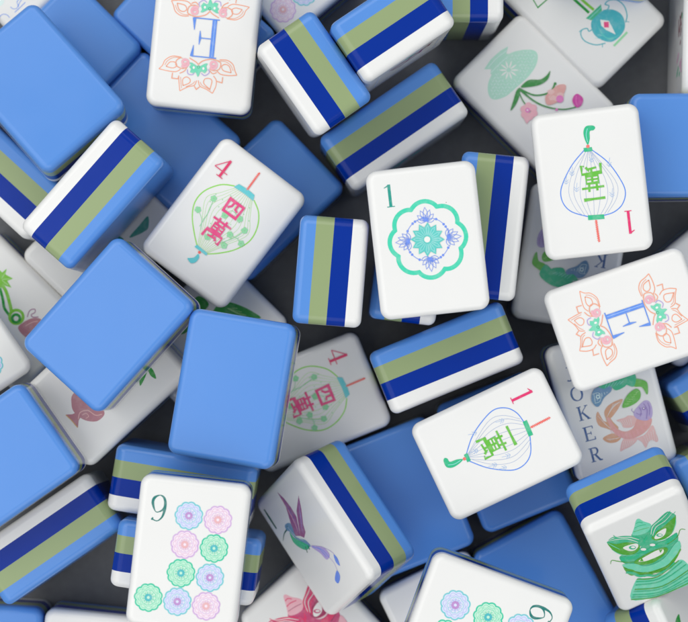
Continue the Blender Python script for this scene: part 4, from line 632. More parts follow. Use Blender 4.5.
        ["L","numeral","deep_teal_ink",[0.175,0.55,0.55,0.175,0.2,0.45,0.55,0.45],1,1,[[-6.47,6.79],[-5.46,7.37],[-5.25,8.37],[-5.89,9.77],[-6.61,9.81],[-7.48,9.19],[-7.72,8.23],[-7.34,7.17]]],
        ["L","numeral","deep_teal_ink",[0.55,0.55,0.35,0.175,0.25],0,1,[[-7.72,8.23],[-7.69,9.43],[-7.34,10.73],[-6.47,11.49],[-5.46,11.25]]],
        ["L","numeral","deep_teal_ink",0.55,0,0,[[-5.6,11.25],[-5.31,11.11]]],
        ["D","circle_flower","PB",[-2.17,-7.59],3.1],
        ["D","circle_flower","G",[4.13,-7.59],3.1],
        ["D","circle_flower","G",[-2.17,-0.59],3.1],
        ["D","circle_flower","PK",[4.13,-0.59],3.1],
        ["D","circle_flower","PB",[-2.22,6.29],3.1],
        ["D","circle_flower","G",[4.08,6.29],3.1]],
    'joker': [
        ["L","letter","slate_blue_ink",0.42,0,0,[[-6.8,9.89],[-6.8,7.58]]],
        ["L","letter","slate_blue_ink",[0.42,0.21,0.336],0,1,[[-6.8,7.64],[-7.18,7.04],[-7.88,7.22]]],
        ["L","letter","slate_blue_ink",0.168,0,0,[[-7.56,9.92],[-6.06,9.92]]],
        ["L","letter","slate_blue_ink",[0.168,0.378,0.462,0.378,0.168,0.378,0.462,0.378],1,1,[[-6.69,5.43],[-7.52,5.01],[-7.82,3.99],[-7.52,2.97],[-6.69,2.55],[-5.86,2.97],[-5.56,3.99],[-5.86,5.01]]],
        ["L","letter","slate_blue_ink",0.462,0,0,[[-7.06,1.16],[-7.06,-1.72]]],
        ["L","letter","slate_blue_ink",0.168,0,0,[[-7.56,1.16],[-6.56,1.16]]],
        ["L","letter","slate_blue_ink",0.168,0,0,[[-7.56,-1.72],[-6.56,-1.72]]],
        ["L","letter","slate_blue_ink",0.168,0,0,[[-5.41,1.13],[-6.98,-0.52]]],
        ["L","letter","slate_blue_ink",0.42,0,0,[[-6.56,-0.13],[-5.41,-1.69]]],
        ["L","letter","slate_blue_ink",0.168,0,0,[[-5.86,1.16],[-5.11,1.16]]],
        ["L","letter","slate_blue_ink",0.168,0,0,[[-5.81,-1.72],[-4.99,-1.72]]],
        ["L","letter","slate_blue_ink",0.462,0,0,[[-6.91,-3.39],[-6.91,-6.27]]],
        ["L","letter","slate_blue_ink",0.189,0,0,[[-7.41,-3.39],[-5.26,-3.39]]],
        ["L","letter","slate_blue_ink",0.189,0,0,[[-7.41,-6.27],[-5.16,-6.27]]],
        ["L","letter","slate_blue_ink",0.168,0,0,[[-6.91,-4.8],[-5.81,-4.8]]],
        ["L","letter","slate_blue_ink",0.21,0,0,[[-5.28,-3.33],[-5.28,-3.93]]],
        ["L","letter","slate_blue_ink",0.21,0,0,[[-5.18,-5.67],[-5.18,-6.33]]],
        ["L","letter","slate_blue_ink",0.168,0,0,[[-5.81,-4.47],[-5.81,-5.13]]],
        ["L","letter","slate_blue_ink",0.462,0,0,[[-6.77,-7.99],[-6.77,-10.87]]],
        ["L","letter","slate_blue_ink",0.168,0,0,[[-7.27,-7.99],[-6.07,-7.99]]],
        ["L","letter","slate_blue_ink",0.168,0,0,[[-7.27,-10.87],[-6.27,-10.87]]],
        ["L","letter","slate_blue_ink",[0.168,0.336,0.42,0.252,0.168],0,1,[[-6.57,-7.99],[-5.7,-8.11],[-5.44,-8.71],[-5.82,-9.34],[-6.7,-9.43]]],
        ["L","letter","slate_blue_ink",[0.42,0.42,0.252],0,0,[[-6.12,-9.43],[-5.32,-10.78],[-4.77,-10.84]]],
        ["P","carp","rust_pale_ink",1,[[-1.86,-2.97],[-2.03,-1.34],[-1.03,-0.2],[0.71,0.4],[2.49,0.47],[1.33,-0.99],[0.42,-1.81],[-0.81,-2.72]]],
        ["P","carp","rust_pale_ink",1,[[-1.48,-3.7],[-2.62,-2.95],[-3.29,-0.77],[-4.01,-2.06],[-3.8,-3.69],[-2.53,-4.62],[-1.3,-5.3]]],
        ["P","carp","rust_pale_ink",1,[[0.12,-7.28],[-1.0,-6.18],[-2.2,-6.05],[-3.71,-6.57],[-2.75,-7.73],[-1.06,-8.03]]],
        ["P","carp","pale_salmon_ink",1,[[3.38,-8.27],[1.69,-7.98],[0.39,-7.85],[-0.82,-10.06],[0.3,-9.94],[1.6,-9.68],[3.01,-8.99]]],
        ["P","carp","pale_salmon_ink",1,[[3.29,-8.32],[5.21,-7.98],[7.19,-6.46],[7.54,-8.23],[7.64,-9.74],[7.17,-10.18],[6.39,-9.52],[5.52,-9.75],[4.65,-10.79],[4.14,-9.39]]],
        ["P","carp","pale_salmon_ink",1,[[4.46,-4.09],[2.93,-3.23],[1.89,-3.45],[0.1,-3.55],[0.89,-4.32],[1.22,-5.46],[3.17,-5.69]]],
        ["P","carp","rust_pale_ink",1,[[-2.01,-2.23],[-1.35,-2.12],[-0.71,-3.69],[0.12,-5.24],[-1.19,-5.54],[-1.83,-4.21]]],
        ["P","carp","salmon_ink",1,[[-1.81,-2.81],[-1.29,-2.7],[-0.36,-5.05],[1.15,-6.29],[3.08,-6.02],[4.47,-4.34],[5.98,-5.01],[7.42,-5.04],[6.69,-6.61],[4.62,-7.82],[2.07,-8.15],[0.1,-7.35],[-1.22,-5.67]]],
        ["P","carp","lavender_ink",1,[[4.29,-4.22],[4.0,-2.91],[5.23,-1.83],[6.96,-0.98],[7.93,-1.58],[8.05,-3.44],[7.37,-4.95],[5.95,-5.15]]],
        ["L","carp","blush_ink",0.059,0,1,[[-1.71,-4.45],[-1.55,-4.77],[-1.25,-4.57]]],
        ["L","carp","blush_ink",0.059,0,1,[[-1.06,-5.18],[-0.9,-5.5],[-0.6,-5.3]]],
        ["L","carp","blush_ink",0.059,0,1,[[-0.38,-5.8],[-0.22,-6.13],[0.08,-5.92]]],
        ["L","carp","blush_ink",0.059,0,1,[[0.34,-6.29],[0.5,-6.61],[0.8,-6.41]]],
        ["L","carp","blush_ink",0.059,0,1,[[1.1,-6.62],[1.26,-6.94],[1.56,-6.74]]],
        ["L","carp","blush_ink",0.059,0,1,[[1.9,-6.76],[2.07,-7.09],[2.37,-6.88]]],
        ["L","carp","blush_ink",0.059,0,1,[[2.76,-6.71],[2.92,-7.04],[3.22,-6.83]]],
        ["L","carp","blush_ink",0.059,0,1,[[3.67,-6.46],[3.83,-6.78],[4.13,-6.58]]],
        ["L","carp","blush_ink",0.059,0,1,[[4.64,-5.99],[4.8,-6.32],[5.1,-6.11]]],
        ["L","carp","blush_ink",0.059,0,1,[[5.66,-5.33],[5.82,-5.65],[6.12,-5.45]]],
        ["L","carp","blush_ink",0.059,0,1,[[6.72,-4.47],[6.89,-4.79],[7.18,-4.59]]],
        ["L","carp","blush_ink",0.059,0,1,[[-1.7,-4.81],[-1.54,-5.13],[-1.24,-4.93]]],
        ["L","carp","blush_ink",0.059,0,1,[[-1.05,-5.54],[-0.89,-5.86],[-0.59,-5.66]]],
        ["L","carp","blush_ink",0.059,0,1,[[-0.37,-6.16],[-0.2,-6.48],[0.1,-6.28]]],
        ["L","carp","blush_ink",0.059,0,1,[[0.35,-6.65],[0.51,-6.97],[0.81,-6.77]]],
        ["L","carp","blush_ink",0.059,0,1,[[1.11,-6.97],[1.27,-7.3],[1.57,-7.09]]],
        ["L","carp","blush_ink",0.059,0,1,[[1.92,-7.12],[2.08,-7.44],[2.38,-7.24]]],
        ["L","carp","blush_ink",0.059,0,1,[[2.77,-7.07],[2.94,-7.39],[3.24,-7.19]]],
        ["L","carp","blush_ink",0.059,0,1,[[3.69,-6.81],[3.85,-7.14],[4.15,-6.93]]],
        ["L","carp","blush_ink",0.059,0,1,[[4.65,-6.35],[4.81,-6.67],[5.11,-6.47]]],
        ["L","carp","blush_ink",0.059,0,1,[[5.67,-5.68],[5.83,-6.0],[6.13,-5.8]]],
        ["L","carp","blush_ink",0.059,0,1,[[6.74,-4.82],[6.9,-5.15],[7.2,-4.94]]],
        ["L","carp","blush_ink",0.059,0,1,[[-1.69,-5.16],[-1.53,-5.48],[-1.23,-5.28]]],
        ["L","carp","blush_ink",0.059,0,1,[[-1.03,-5.89],[-0.87,-6.21],[-0.57,-6.01]]],
        ["L","carp","blush_ink",0.059,0,1,[[-0.35,-6.51],[-0.19,-6.84],[0.11,-6.63]]],
        ["L","carp","blush_ink",0.059,0,1,[[0.37,-7.0],[0.53,-7.33],[0.83,-7.12]]],
        ["L","carp","blush_ink",0.059,0,1,[[1.12,-7.33],[1.29,-7.65],[1.59,-7.45]]],
        ["L","carp","blush_ink",0.059,0,1,[[1.93,-7.47],[2.09,-7.8],[2.39,-7.59]]],
        ["L","carp","blush_ink",0.059,0,1,[[2.79,-7.42],[2.95,-7.75],[3.25,-7.54]]],
        ["L","carp","blush_ink",0.059,0,1,[[3.7,-7.17],[3.86,-7.49],[4.16,-7.29]]],
        ["L","carp","blush_ink",0.059,0,1,[[4.66,-6.7],[4.83,-7.03],[5.12,-6.82]]],
        ["L","carp","blush_ink",0.059,0,1,[[5.68,-6.04],[5.84,-6.36],[6.14,-6.16]]],
        ["L","carp","blush_ink",0.059,0,1,[[6.75,-5.18],[6.91,-5.5],[7.21,-5.3]]],
        ["L","carp","blush_ink",0.059,0,1,[[-1.68,-5.52],[-1.51,-5.84],[-1.21,-5.64]]],
        ["L","carp","blush_ink",0.059,0,1,[[-1.02,-6.25],[-0.86,-6.57],[-0.56,-6.37]]],
        ["L","carp","blush_ink",0.059,0,1,[[-0.34,-6.87],[-0.18,-7.19],[0.12,-6.99]]],
        ["L","carp","blush_ink",0.059,0,1,[[0.38,-7.36],[0.54,-7.68],[0.84,-7.48]]],
        ["L","carp","blush_ink",0.059,0,1,[[1.14,-7.68],[1.3,-8.01],[1.6,-7.8]]],
        ["L","carp","blush_ink",0.059,0,1,[[1.94,-7.83],[2.11,-8.15],[2.4,-7.95]]],
        ["L","carp","blush_ink",0.059,0,1,[[2.8,-7.78],[2.96,-8.1],[3.26,-7.9]]],
        ["L","carp","blush_ink",0.059,0,1,[[3.71,-7.52],[3.87,-7.85],[4.17,-7.64]]],
        ["L","carp","blush_ink",0.059,0,1,[[4.68,-7.06],[4.84,-7.38],[5.14,-7.18]]],
        ["L","carp","blush_ink",0.059,0,1,[[5.69,-6.39],[5.86,-6.71],[6.16,-6.51]]],
        ["L","carp","ivory_ink",0.066,0,1,[[-1.7,-2.38],[0.25,-0.0]]],
        ["L","carp","ivory_ink",0.066,0,0,[[-3.52,-1.66],[-2.47,-3.69]]],
        ["L","carp","ivory_ink",0.066,0,0,[[0.45,-8.15],[-0.22,-9.66]]],
        ["L","carp","ivory_ink",0.066,0,0,[[4.8,-8.22],[5.13,-9.93]]],
        ["L","carp","ivory_ink",0.066,0,0,[[0.63,-3.69],[1.15,-4.95]]],
        ["L","carp","ivory_ink",0.066,0,0,[[-3.0,-6.82],[-2.2,-7.38]]],
        ["L","carp","ivory_ink",0.066,0,1,[[-1.4,-2.04],[0.58,0.02]]],
        ["L","carp","ivory_ink",0.066,0,0,[[-3.31,-2.07],[-2.29,-3.95]]],
        ["L","carp","ivory_ink",0.066,0,0,[[0.88,-8.26],[0.18,-9.62]]],
        ["L","carp","ivory_ink",0.066,0,0,[[5.37,-8.05],[5.56,-9.9]]],
        ["L","carp","ivory_ink",0.066,0,0,[[1.11,-3.74],[1.51,-5.04]]],
        ["L","carp","ivory_ink",0.066,0,0,[[-2.61,-6.93],[-1.8,-7.35]]],
        ["L","carp","ivory_ink",0.066,0,1,[[-1.1,-1.69],[0.9,0.04]]],
        ["L","carp","ivory_ink",0.066,0,0,[[-3.1,-2.47],[-2.11,-4.21]]],
        ["L","carp","ivory_ink",0.066,0,0,[[1.31,-8.37],[0.57,-9.58]]],
        ["L","carp","ivory_ink",0.066,0,0,[[5.94,-7.89],[5.98,-9.87]]],
        ["L","carp","ivory_ink",0.066,0,0,[[1.59,-3.8],[1.87,-5.14]]],
        ["L","carp","ivory_ink",0.066,0,0,[[-2.21,-7.03],[-1.4,-7.31]]],
        ["L","carp","ivory_ink",0.066,0,1,[[-0.8,-1.35],[1.22,0.06]]],
        ["L","carp","ivory_ink",0.066,0,0,[[-2.89,-2.88],[-1.93,-4.46]]],
        ["L","carp","ivory_ink",0.066,0,0,[[1.74,-8.48],[0.97,-9.55]]],
        ["L","carp","ivory_ink",0.066,0,0,[[6.51,-7.72],[6.41,-9.84]]],
        ["L","carp","ivory_ink",0.066,0,0,[[2.06,-3.85],[2.23,-5.23]]],
        ["L","carp","ivory_ink",0.066,0,0,[[-1.81,-7.13],[-1.01,-7.27]]],
        ["L","carp","ivory_ink",0.066,0,1,[[-0.5,-1.0],[1.54,0.08]]],
        ["L","carp","ivory_ink",0.066,0,0,[[-2.68,-3.29],[-1.75,-4.72]]],
        ["L","carp","ivory_ink",0.066,0,0,[[2.17,-8.59],[1.37,-9.51]]],
        ["L","carp","ivory_ink",0.066,0,0,[[7.08,-7.55],[6.84,-9.81]]],
        ["L","carp","ivory_ink",0.066,0,0,[[2.54,-3.91],[2.59,-5.33]]],
        ["L","carp","ivory_ink",0.066,0,0,[[-1.42,-7.24],[-0.61,-7.24]]],
        ["L","carp","ivory_ink",0.066,0,1,[[-0.2,-0.66],[1.86,0.1]]],
        ["L","carp","ivory_ink",0.066,0,0,[[-2.47,-3.69],[-1.57,-4.98]]],
        ["L","carp","ivory_ink",0.066,0,0,[[2.59,-8.7],[1.76,-9.47]]],
        ["L","carp","ivory_ink",0.066,0,0,[[7.65,-7.38],[7.27,-9.78]]],
        ["L","carp","ivory_ink",0.066,0,0,[[3.02,-3.96],[2.96,-5.42]]],
        ["L","carp","ivory_ink",0.066,0,0,[[-1.02,-7.34],[-0.21,-7.2]]],
        ["L","carp","violet_ink",0.086,0,1,[[5.42,-2.05],[5.63,-2.99],[5.18,-4.03]]],
        ["L","carp","violet_ink",0.086,0,1,[[6.53,-1.57],[6.94,-2.98],[6.32,-4.82]]],
        ["L","carp","violet_ink",0.086,0,1,[[4.56,-3.06],[4.97,-3.52],[5.65,-3.59]]],
        ["L","carp","violet_ink",0.086,0,1,[[7.42,-1.52],[7.55,-2.79],[7.1,-4.25]]],
        ["P","carp","violet_ink",1,[[6.67,-2.66],[6.56,-2.82],[6.37,-2.88],[6.16,-2.83],[6.03,-2.68],[6.01,-2.49],[6.12,-2.33],[6.31,-2.27],[6.51,-2.32],[6.65,-2.47]]],
        ["P","carp","ivory_ink",1,[[6.48,-2.58],[6.4,-2.67],[6.27,-2.68],[6.17,-2.61],[6.15,-2.49],[6.22,-2.4],[6.35,-2.39],[6.46,-2.46]]],
        ["L","carp","violet_ink",0.082,0,1,[[4.13,-2.95],[3.7,-2.31],[3.97,-1.96]]],
        ["P","carp","steel_ink",1,[[-3.43,3.42],[-4.02,1.81],[-3.35,0.34],[-2.42,0.52],[-1.22,1.79],[0.54,2.73],[0.62,3.84],[-2.17,4.21]]],
        ["P","carp","jade_ink",1,[[-0.91,3.64],[0.55,3.86],[1.64,2.62],[4.02,3.24],[2.9,4.76],[0.51,5.03],[-2.01,4.81]]],
        ["P","carp","grass_ink",1,[[1.97,-1.23],[3.48,0.91],[5.68,1.92],[6.5,1.01],[5.95,-0.43],[4.15,-1.27]]],
        ["P","carp","grass_ink",1,[[4.92,4.41],[8.08,3.05],[8.29,1.42],[7.73,0.09],[7.08,1.91],[5.48,2.5]]],
        ["P","carp","jade_ink",1,[[4.02,3.24],[5.48,2.5],[6.41,4.72],[4.69,6.22],[2.05,6.91],[-0.59,6.2],[-0.69,4.46],[2.07,4.27]]],
        ["L","carp","pale_aqua_ink",0.082,0,0,[[-0.52,3.78],[0.26,4.74]]],
        ["L","carp","pale_lime_ink",0.073,0,0,[[2.62,-0.62],[3.55,-0.86]]],
        ["L","carp","ice_ink",0.099,0,0,[[-3.18,3.0],[-3.35,1.29]]],
        ["L","carp","pale_aqua_ink",0.082,0,0,[[0.11,3.76],[0.93,4.64]]],
        ["L","carp","pale_lime_ink",0.073,0,0,[[3.21,-0.28],[4.08,-0.44]]],
        ["L","carp","ice_ink",0.099,0,0,[[-2.63,2.96],[-2.75,1.55]]],
        ["L","carp","pale_aqua_ink",0.082,0,0,[[0.74,3.74],[1.61,4.53]]],
        ["L","carp","pale_lime_ink",0.073,0,0,[[3.79,0.06],[4.61,-0.02]]],
        ["L","carp","ice_ink",0.099,0,0,[[-2.08,2.92],[-2.16,1.82]]],
        ["L","carp","pale_aqua_ink",0.082,0,0,[[1.36,3.72],[2.29,4.42]]],
        ["L","carp","pale_lime_ink",0.073,0,0,[[4.37,0.4],[5.14,0.41]]],
        ["L","carp","ice_ink",0.099,0,0,[[-1.53,2.89],[-1.56,2.09]]],
        ["L","carp","pale_aqua_ink",0.082,0,0,[[1.99,3.69],[2.96,4.32]]],
        ["L","carp","pale_lime_ink",0.073,0,0,[[4.95,0.74],[5.68,0.83]]],
        ["L","carp","ice_ink",0.099,0,0,[[-0.97,2.85],[-0.96,2.35]]],
        ["L","carp","pale_aqua_ink",0.082,0,0,[[2.62,3.67],[3.64,4.21]]],
        ["L","carp","pale_lime_ink",0.073,0,0,[[5.53,1.08],[6.21,1.26]]],
        ["L","carp","ice_ink",0.099,0,0,[[-0.42,2.81],[-0.37,2.62]]],
        ["P","carp","ice_ink",0,[[-2.03,2.29],[-2.07,2.49],[-2.2,2.65],[-2.39,2.74],[-2.59,2.74],[-2.78,2.65],[-2.91,2.49],[-2.95,2.29],[-2.91,2.09],[-2.78,1.93],[-2.59,1.84],[-2.39,1.84],[-2.2,1.93],[-2.07,2.09]]],
        ["P","carp","steel_ink",0,[[-2.26,2.29],[-2.28,2.39],[-2.35,2.47],[-2.44,2.52],[-2.54,2.52],[-2.63,2.47],[-2.7,2.39],[-2.72,2.29],[-2.7,2.19],[-2.63,2.11],[-2.54,2.06],[-2.44,2.06],[-2.35,2.11],[-2.28,2.19]]],
        ["L","carp","ice_ink",0.099,0,1,[[-3.45,3.07],[-2.28,3.12],[-1.79,2.29],[-2.42,1.22],[-3.49,1.15]]]],
    'green_mask': [
        ["P","mask","jade_ink",1,[[-6.36,3.28],[-4.35,3.2],[-2.12,2.9],[-1.18,4.42],[-2.43,6.99],[-2.07,8.27],[0.02,7.66],[1.71,7.17],[1.25,4.84],[1.76,3.07],[3.31,2.28],[6.05,2.65],[6.11,0.62],[4.52,-1.72],[2.53,-3.34],[-0.32,-4.25],[-2.72,-3.5],[-4.99,-0.98],[-6.35,1.37]]],
        ["P","mask","jade_ink",1,[[-7.6,8.88],[-6.45,9.32],[-4.73,8.93],[-2.9,7.66],[-1.5,5.89],[-0.93,4.25],[-1.67,3.45],[-1.87,4.56],[-3.64,6.36],[-5.91,7.37]]],
        ["P","mask","jade_ink",1,[[0.95,5.21],[1.9,7.6],[3.87,9.04],[6.14,10.04],[7.12,8.81],[7.49,7.78],[6.8,7.36],[4.4,6.32],[2.43,5.54],[1.14,3.78]]],
        ["P","mask","seafoam_ink",1,[[-5.14,-5.74],[-3.54,-6.45],[-0.9,-7.73],[1.36,-7.67],[4.6,-5.6],[5.87,-7.6],[6.16,-11.05],[5.47,-14.14],[1.85,-14.28],[-2.57,-13.84],[-7.87,-11.15]]],
        ["P","mask","leaf_dark_ink",1,[[-6.41,0.26],[-6.44,-2.17],[-5.75,-3.95],[-4.37,-4.34],[-3.43,-6.06],[-1.78,-6.16],[-0.05,-6.67],[2.05,-6.51],[3.77,-5.37],[5.58,-3.04],[6.09,-1.09],[4.07,-3.14],[1.53,-4.27],[-1.5,-4.48],[-4.61,-2.29]]],
        ["P","mask","seafoam_ink",1,[[-2.2,8.07],[-1.33,9.6],[-0.35,11.55],[0.34,11.68],[0.96,10.37],[2.14,8.45],[1.09,6.92],[-0.22,6.81],[-1.55,7.28]]],
        ["L","mask","emerald_ink",0.203,0,1,[[-1.27,9.56],[-0.17,9.59],[1.16,9.12]]],
        ["L","mask","emerald_ink",0.203,0,1,[[-0.67,10.66],[0.07,10.7],[0.68,10.01]]],
        ["L","mask","leaf_dark_ink",0.135,0,1,[[-1.73,8.59],[-0.15,8.34],[1.53,7.85]]],
        ["P","mask","leaf_dark_ink",1,[[-7.48,8.8],[-5.91,7.37],[-3.79,6.46],[-1.74,4.24],[-2.18,2.66],[-3.54,2.18],[-5.33,3.02],[-6.65,4.81],[-7.23,6.64]]],
        ["P","mask","ivory_ink",1,[[-5.02,5.38],[-3.72,5.44],[-2.06,4.81],[-2.07,3.73],[-3.07,3.17],[-4.19,3.78]]],
        ["P","mask","jade_ink",1,[[-2.54,3.77],[-2.71,3.55],[-3.01,3.51],[-3.37,3.67],[-3.69,3.98],[-3.88,4.36],[-3.89,4.71],[-3.72,4.93],[-3.41,4.97],[-3.05,4.81],[-2.73,4.5],[-2.55,4.12]]],
        ["P","mask","ivory_ink",1,[[-2.66,3.97],[-2.79,3.86],[-3.02,3.89],[-3.26,4.06],[-3.43,4.31],[-3.46,4.53],[-3.34,4.64],[-3.11,4.61],[-2.86,4.44],[-2.69,4.19]]],
        ["L","mask","emerald_ink",[0.101,0.304,0.304,0.304,0.169],0,1,[[-7.45,9.0],[-6.25,8.74],[-4.59,8.15],[-2.94,6.89],[-1.56,4.35]]],
        ["L","mask","emerald_ink",[0.101,0.304,0.304,0.304,0.169],0,1,[[-7.07,9.42],[-5.92,9.63],[-4.36,8.33],[-2.4,6.86],[-1.3,4.9]]],
        ["L","mask","emerald_ink",[0.101,0.304,0.304,0.304,0.169],0,1,[[-5.74,10.24],[-5.34,9.35],[-3.77,8.48],[-1.68,6.81],[-0.86,5.17]]],
        ["L","mask","ivory_ink",[0.068,0.169,0.169,0.101],0,1,[[-7.22,9.18],[-5.38,8.58],[-3.37,7.3],[-1.74,5.04]]],
        ["L","mask","ivory_ink",[0.068,0.169,0.169,0.101],0,1,[[-5.6,9.97],[-4.76,8.83],[-2.78,7.46],[-1.34,5.67]]],
        ["P","mask","leaf_dark_ink",1,[[1.21,4.69],[2.47,5.69],[4.4,6.32],[6.85,7.55],[7.44,7.7],[6.53,4.86],[5.22,3.11],[3.4,2.61],[1.73,3.25]]],
        ["P","mask","ivory_ink",1,[[1.74,4.33],[2.86,5.36],[4.62,5.5],[3.97,3.92],[2.88,3.42],[1.91,3.64]]],
        ["P","mask","jade_ink",1,[[3.49,3.91],[3.34,3.73],[3.07,3.71],[2.74,3.86],[2.45,4.14],[2.27,4.47],[2.26,4.76],[2.41,4.94],[2.68,4.96],[3.0,4.81],[3.3,4.53],[3.47,4.2]]],
        ["P","mask","ivory_ink",1,[[3.35,4.06],[3.24,3.97],[3.03,4.01],[2.8,4.17],[2.64,4.39],[2.61,4.58],[2.72,4.67],[2.93,4.62],[3.16,4.47],[3.32,4.25]]],
        ["L","mask","emerald_ink",[0.271,0.304,0.271,0.101],0,1,[[1.1,5.5],[1.94,7.74],[4.21,8.97],[6.22,10.09]]],
        ["L","mask","emerald_ink",[0.271,0.304,0.271,0.101],0,1,[[1.32,4.96],[2.49,7.36],[4.7,8.08],[6.76,9.94]]],
        ["L","mask","emerald_ink",[0.271,0.304,0.271,0.101],0,1,[[1.58,4.55],[3.02,6.61],[4.97,7.06],[7.7,9.08]]],
        ["L","mask","ivory_ink",[0.101,0.169,0.135,0.068],0,1,[[1.32,5.63],[2.29,7.67],[4.39,8.68],[6.21,9.65]]],
        ["L","mask","ivory_ink",[0.101,0.169,0.135,0.068],0,1,[[1.58,5.12],[2.86,7.11],[4.97,7.73],[6.98,9.13]]],
        ["L","mask","seafoam_ink",[0.101,0.203,0.101],0,1,[[-7.41,8.75],[-6.69,7.23],[-5.74,5.43]]],
        ["L","mask","seafoam_ink",[0.068,0.169,0.169,0.068],0,1,[[-7.27,6.49],[-6.39,4.45],[-5.03,2.76],[-3.38,2.07]]],
        ["L","mask","seafoam_ink",[0.068,0.203,0.101],0,1,[[7.26,7.16],[6.69,5.31],[5.44,3.36]]],
        ["L","mask","seafoam_ink",[0.068,0.203,0.101],0,1,[[4.1,2.47],[2.69,2.71],[1.78,3.16]]],
        ["L","mask","seafoam_ink",[0.101,0.237,0.237,0.101],0,1,[[-5.95,2.13],[-3.9,1.56],[-1.42,1.16],[0.44,1.24]]],
        ["L","mask","seafoam_ink",[0.101,0.203,0.101],0,1,[[2.39,1.6],[4.17,1.39],[5.78,1.87]]],
        ["P","mask","emerald_ink",0,[[-0.71,6.36],[-0.33,5.08],[0.96,6.45],[0.29,4.94],[-0.62,4.04]]],
        ["P","mask","emerald_ink",1,[[-6.3,2.84],[-4.75,2.45],[-2.35,1.81],[0.65,2.01],[2.57,2.27],[3.99,2.09],[6.12,2.89],[6.18,1.99],[4.42,0.93],[2.26,1.12],[-0.36,0.99],[-2.62,0.84],[-5.11,1.2],[-6.27,1.66]]],
        ["P","mask","ivory_ink",1,[[-0.76,1.96],[-0.92,1.8],[-1.22,1.85],[-1.55,2.07],[-1.77,2.39],[-1.81,2.69],[-1.65,2.85],[-1.34,2.8],[-1.02,2.58],[-0.8,2.25]]],
        ["P","mask","ivory_ink",1,[[1.3,2.07],[1.14,1.92],[0.84,1.96],[0.51,2.19],[0.29,2.51],[0.25,2.8],[0.41,2.96],[0.71,2.91],[1.04,2.69],[1.26,2.37]]],
        ["L","mask","leaf_dark_ink",[0.101,0.169,0.203,0.169],0,1,[[-8.67,2.31],[-8.15,3.21],[-7.05,2.15],[-5.3,0.52],[-3.3,-0.53]]],
        ["L","mask","leaf_dark_ink",[0.203,0.169,0.169,0.101],0,1,[[3.6,0.64],[6.04,1.47],[7.24,3.24],[8.17,2.6]]],
        ["P","mask","leaf_dark_ink",1,[[-4.09,-0.16],[-1.6,0.53],[1.37,0.59],[3.12,-0.05],[3.14,-1.34],[1.28,-2.46],[-1.06,-2.86],[-3.33,-1.68]]],
        ["P","mask","ivory_ink",1,[[-3.15,-0.4],[-0.6,0.12],[1.28,0.25],[2.46,-0.29],[1.92,-1.47],[-0.34,-1.62],[-2.11,-1.31]]],
        ["P","mask","leaf_dark_ink",0,[[-2.29,0.04],[-2.22,-1.17],[-2.97,-0.65]]],
        ["P","mask","leaf_dark_ink",0,[[1.57,0.22],[1.62,-0.96],[2.34,-0.2]]],
        ["P","mask","seafoam_ink",1,[[-6.59,0.55],[-4.16,-0.68],[-2.5,-2.72],[-0.09,-3.42],[2.31,-2.78],[4.78,-0.46],[6.13,0.15],[5.9,-2.1],[4.25,-3.85],[1.96,-5.45],[-0.63,-5.38],[-3.02,-4.58],[-5.3,-2.1]]],
        ["L","mask","leaf_dark_ink",0.44,0,1,[[-6.47,-0.98],[-5.19,-2.35],[-4.3,-4.09],[-2.74,-4.9],[-1.56,-6.03],[0.15,-5.93],[1.83,-5.94],[3.23,-4.88],[4.63,-3.82],[5.71,-2.55]]],
        ["L","mask","emerald_ink",0.676,0,1,[[-6.44,-2.17],[-5.27,-3.29],[-4.26,-5.0],[-2.64,-5.91],[-1.26,-7.0],[0.45,-6.91],[2.07,-6.7],[3.57,-5.7]]],
        ["L","mask","leaf_dark_ink",0.271,0,1,[[-5.02,-5.71],[-0.9,-7.73],[4.51,-5.66]]],
        ["L","mask","emerald_ink",0.271,0,1,[[-5.38,-6.34],[-0.75,-8.55],[5.05,-6.44]]],
        ["L","mask","emerald_ink",0.271,0,1,[[-5.78,-7.24],[-0.64,-9.52],[5.62,-7.84]]],
        ["L","mask","leaf_dark_ink",0.271,0,1,[[-6.29,-8.49],[-0.73,-11.24],[5.73,-9.86]]],
        ["L","mask","jade_ink",0.271,0,1,[[-6.66,-9.01],[-1.09,-11.88],[5.62,-10.67]]],
        ["L","mask","emerald_ink",0.271,0,1,[[-7.13,-9.87],[-1.53,-12.78],[5.5,-11.89]]],
        ["L","mask","jade_ink",0.271,0,1,[[-7.45,-10.48],[-2.05,-13.31],[5.42,-12.91]]],
        ["L","mask","leaf_dark_ink",0.271,0,1,[[-7.84,-11.05],[-2.54,-13.74],[5.37,-13.83]]]],
    'bird': [
        ["P","bird","plum_ink",0,[[-0.79,12.67],[0.02,10.6],[0.37,8.2],[0.23,5.81],[-2.41,2.24],[-3.9,2.99],[-3.17,5.08],[-1.11,8.97]]],
        ["P","bird","plum_ink",0,[[5.05,8.71],[3.22,6.23],[0.77,3.57],[-0.04,2.02],[-1.6,1.34],[-2.41,2.24],[1.38,6.69]]],
        ["L","bird","violet_ink",0.1,0,0,[[-0.36,10.31],[-0.74,5.82]]],
        ["L","bird","lilac_ink",0.08,0,0,[[3.92,7.83],[1.33,4.76]]],
        ["L","bird","violet_ink",0.1,0,0,[[-0.54,9.41],[-1.02,5.22]]],
        ["L","bird","lilac_ink",0.08,0,0,[[3.09,7.03],[0.87,4.25]]],
        ["L","bird","violet_ink",0.1,0,0,[[-0.71,8.51],[-1.29,4.62]]],
        ["L","bird","lilac_ink",0.08,0,0,[[2.26,6.24],[0.42,3.75]]],
        ["L","bird","violet_ink",0.1,0,0,[[-0.88,7.61],[-1.57,4.03]]],
        ["L","bird","lilac_ink",0.08,0,0,[[1.43,5.44],[-0.03,3.24]]],
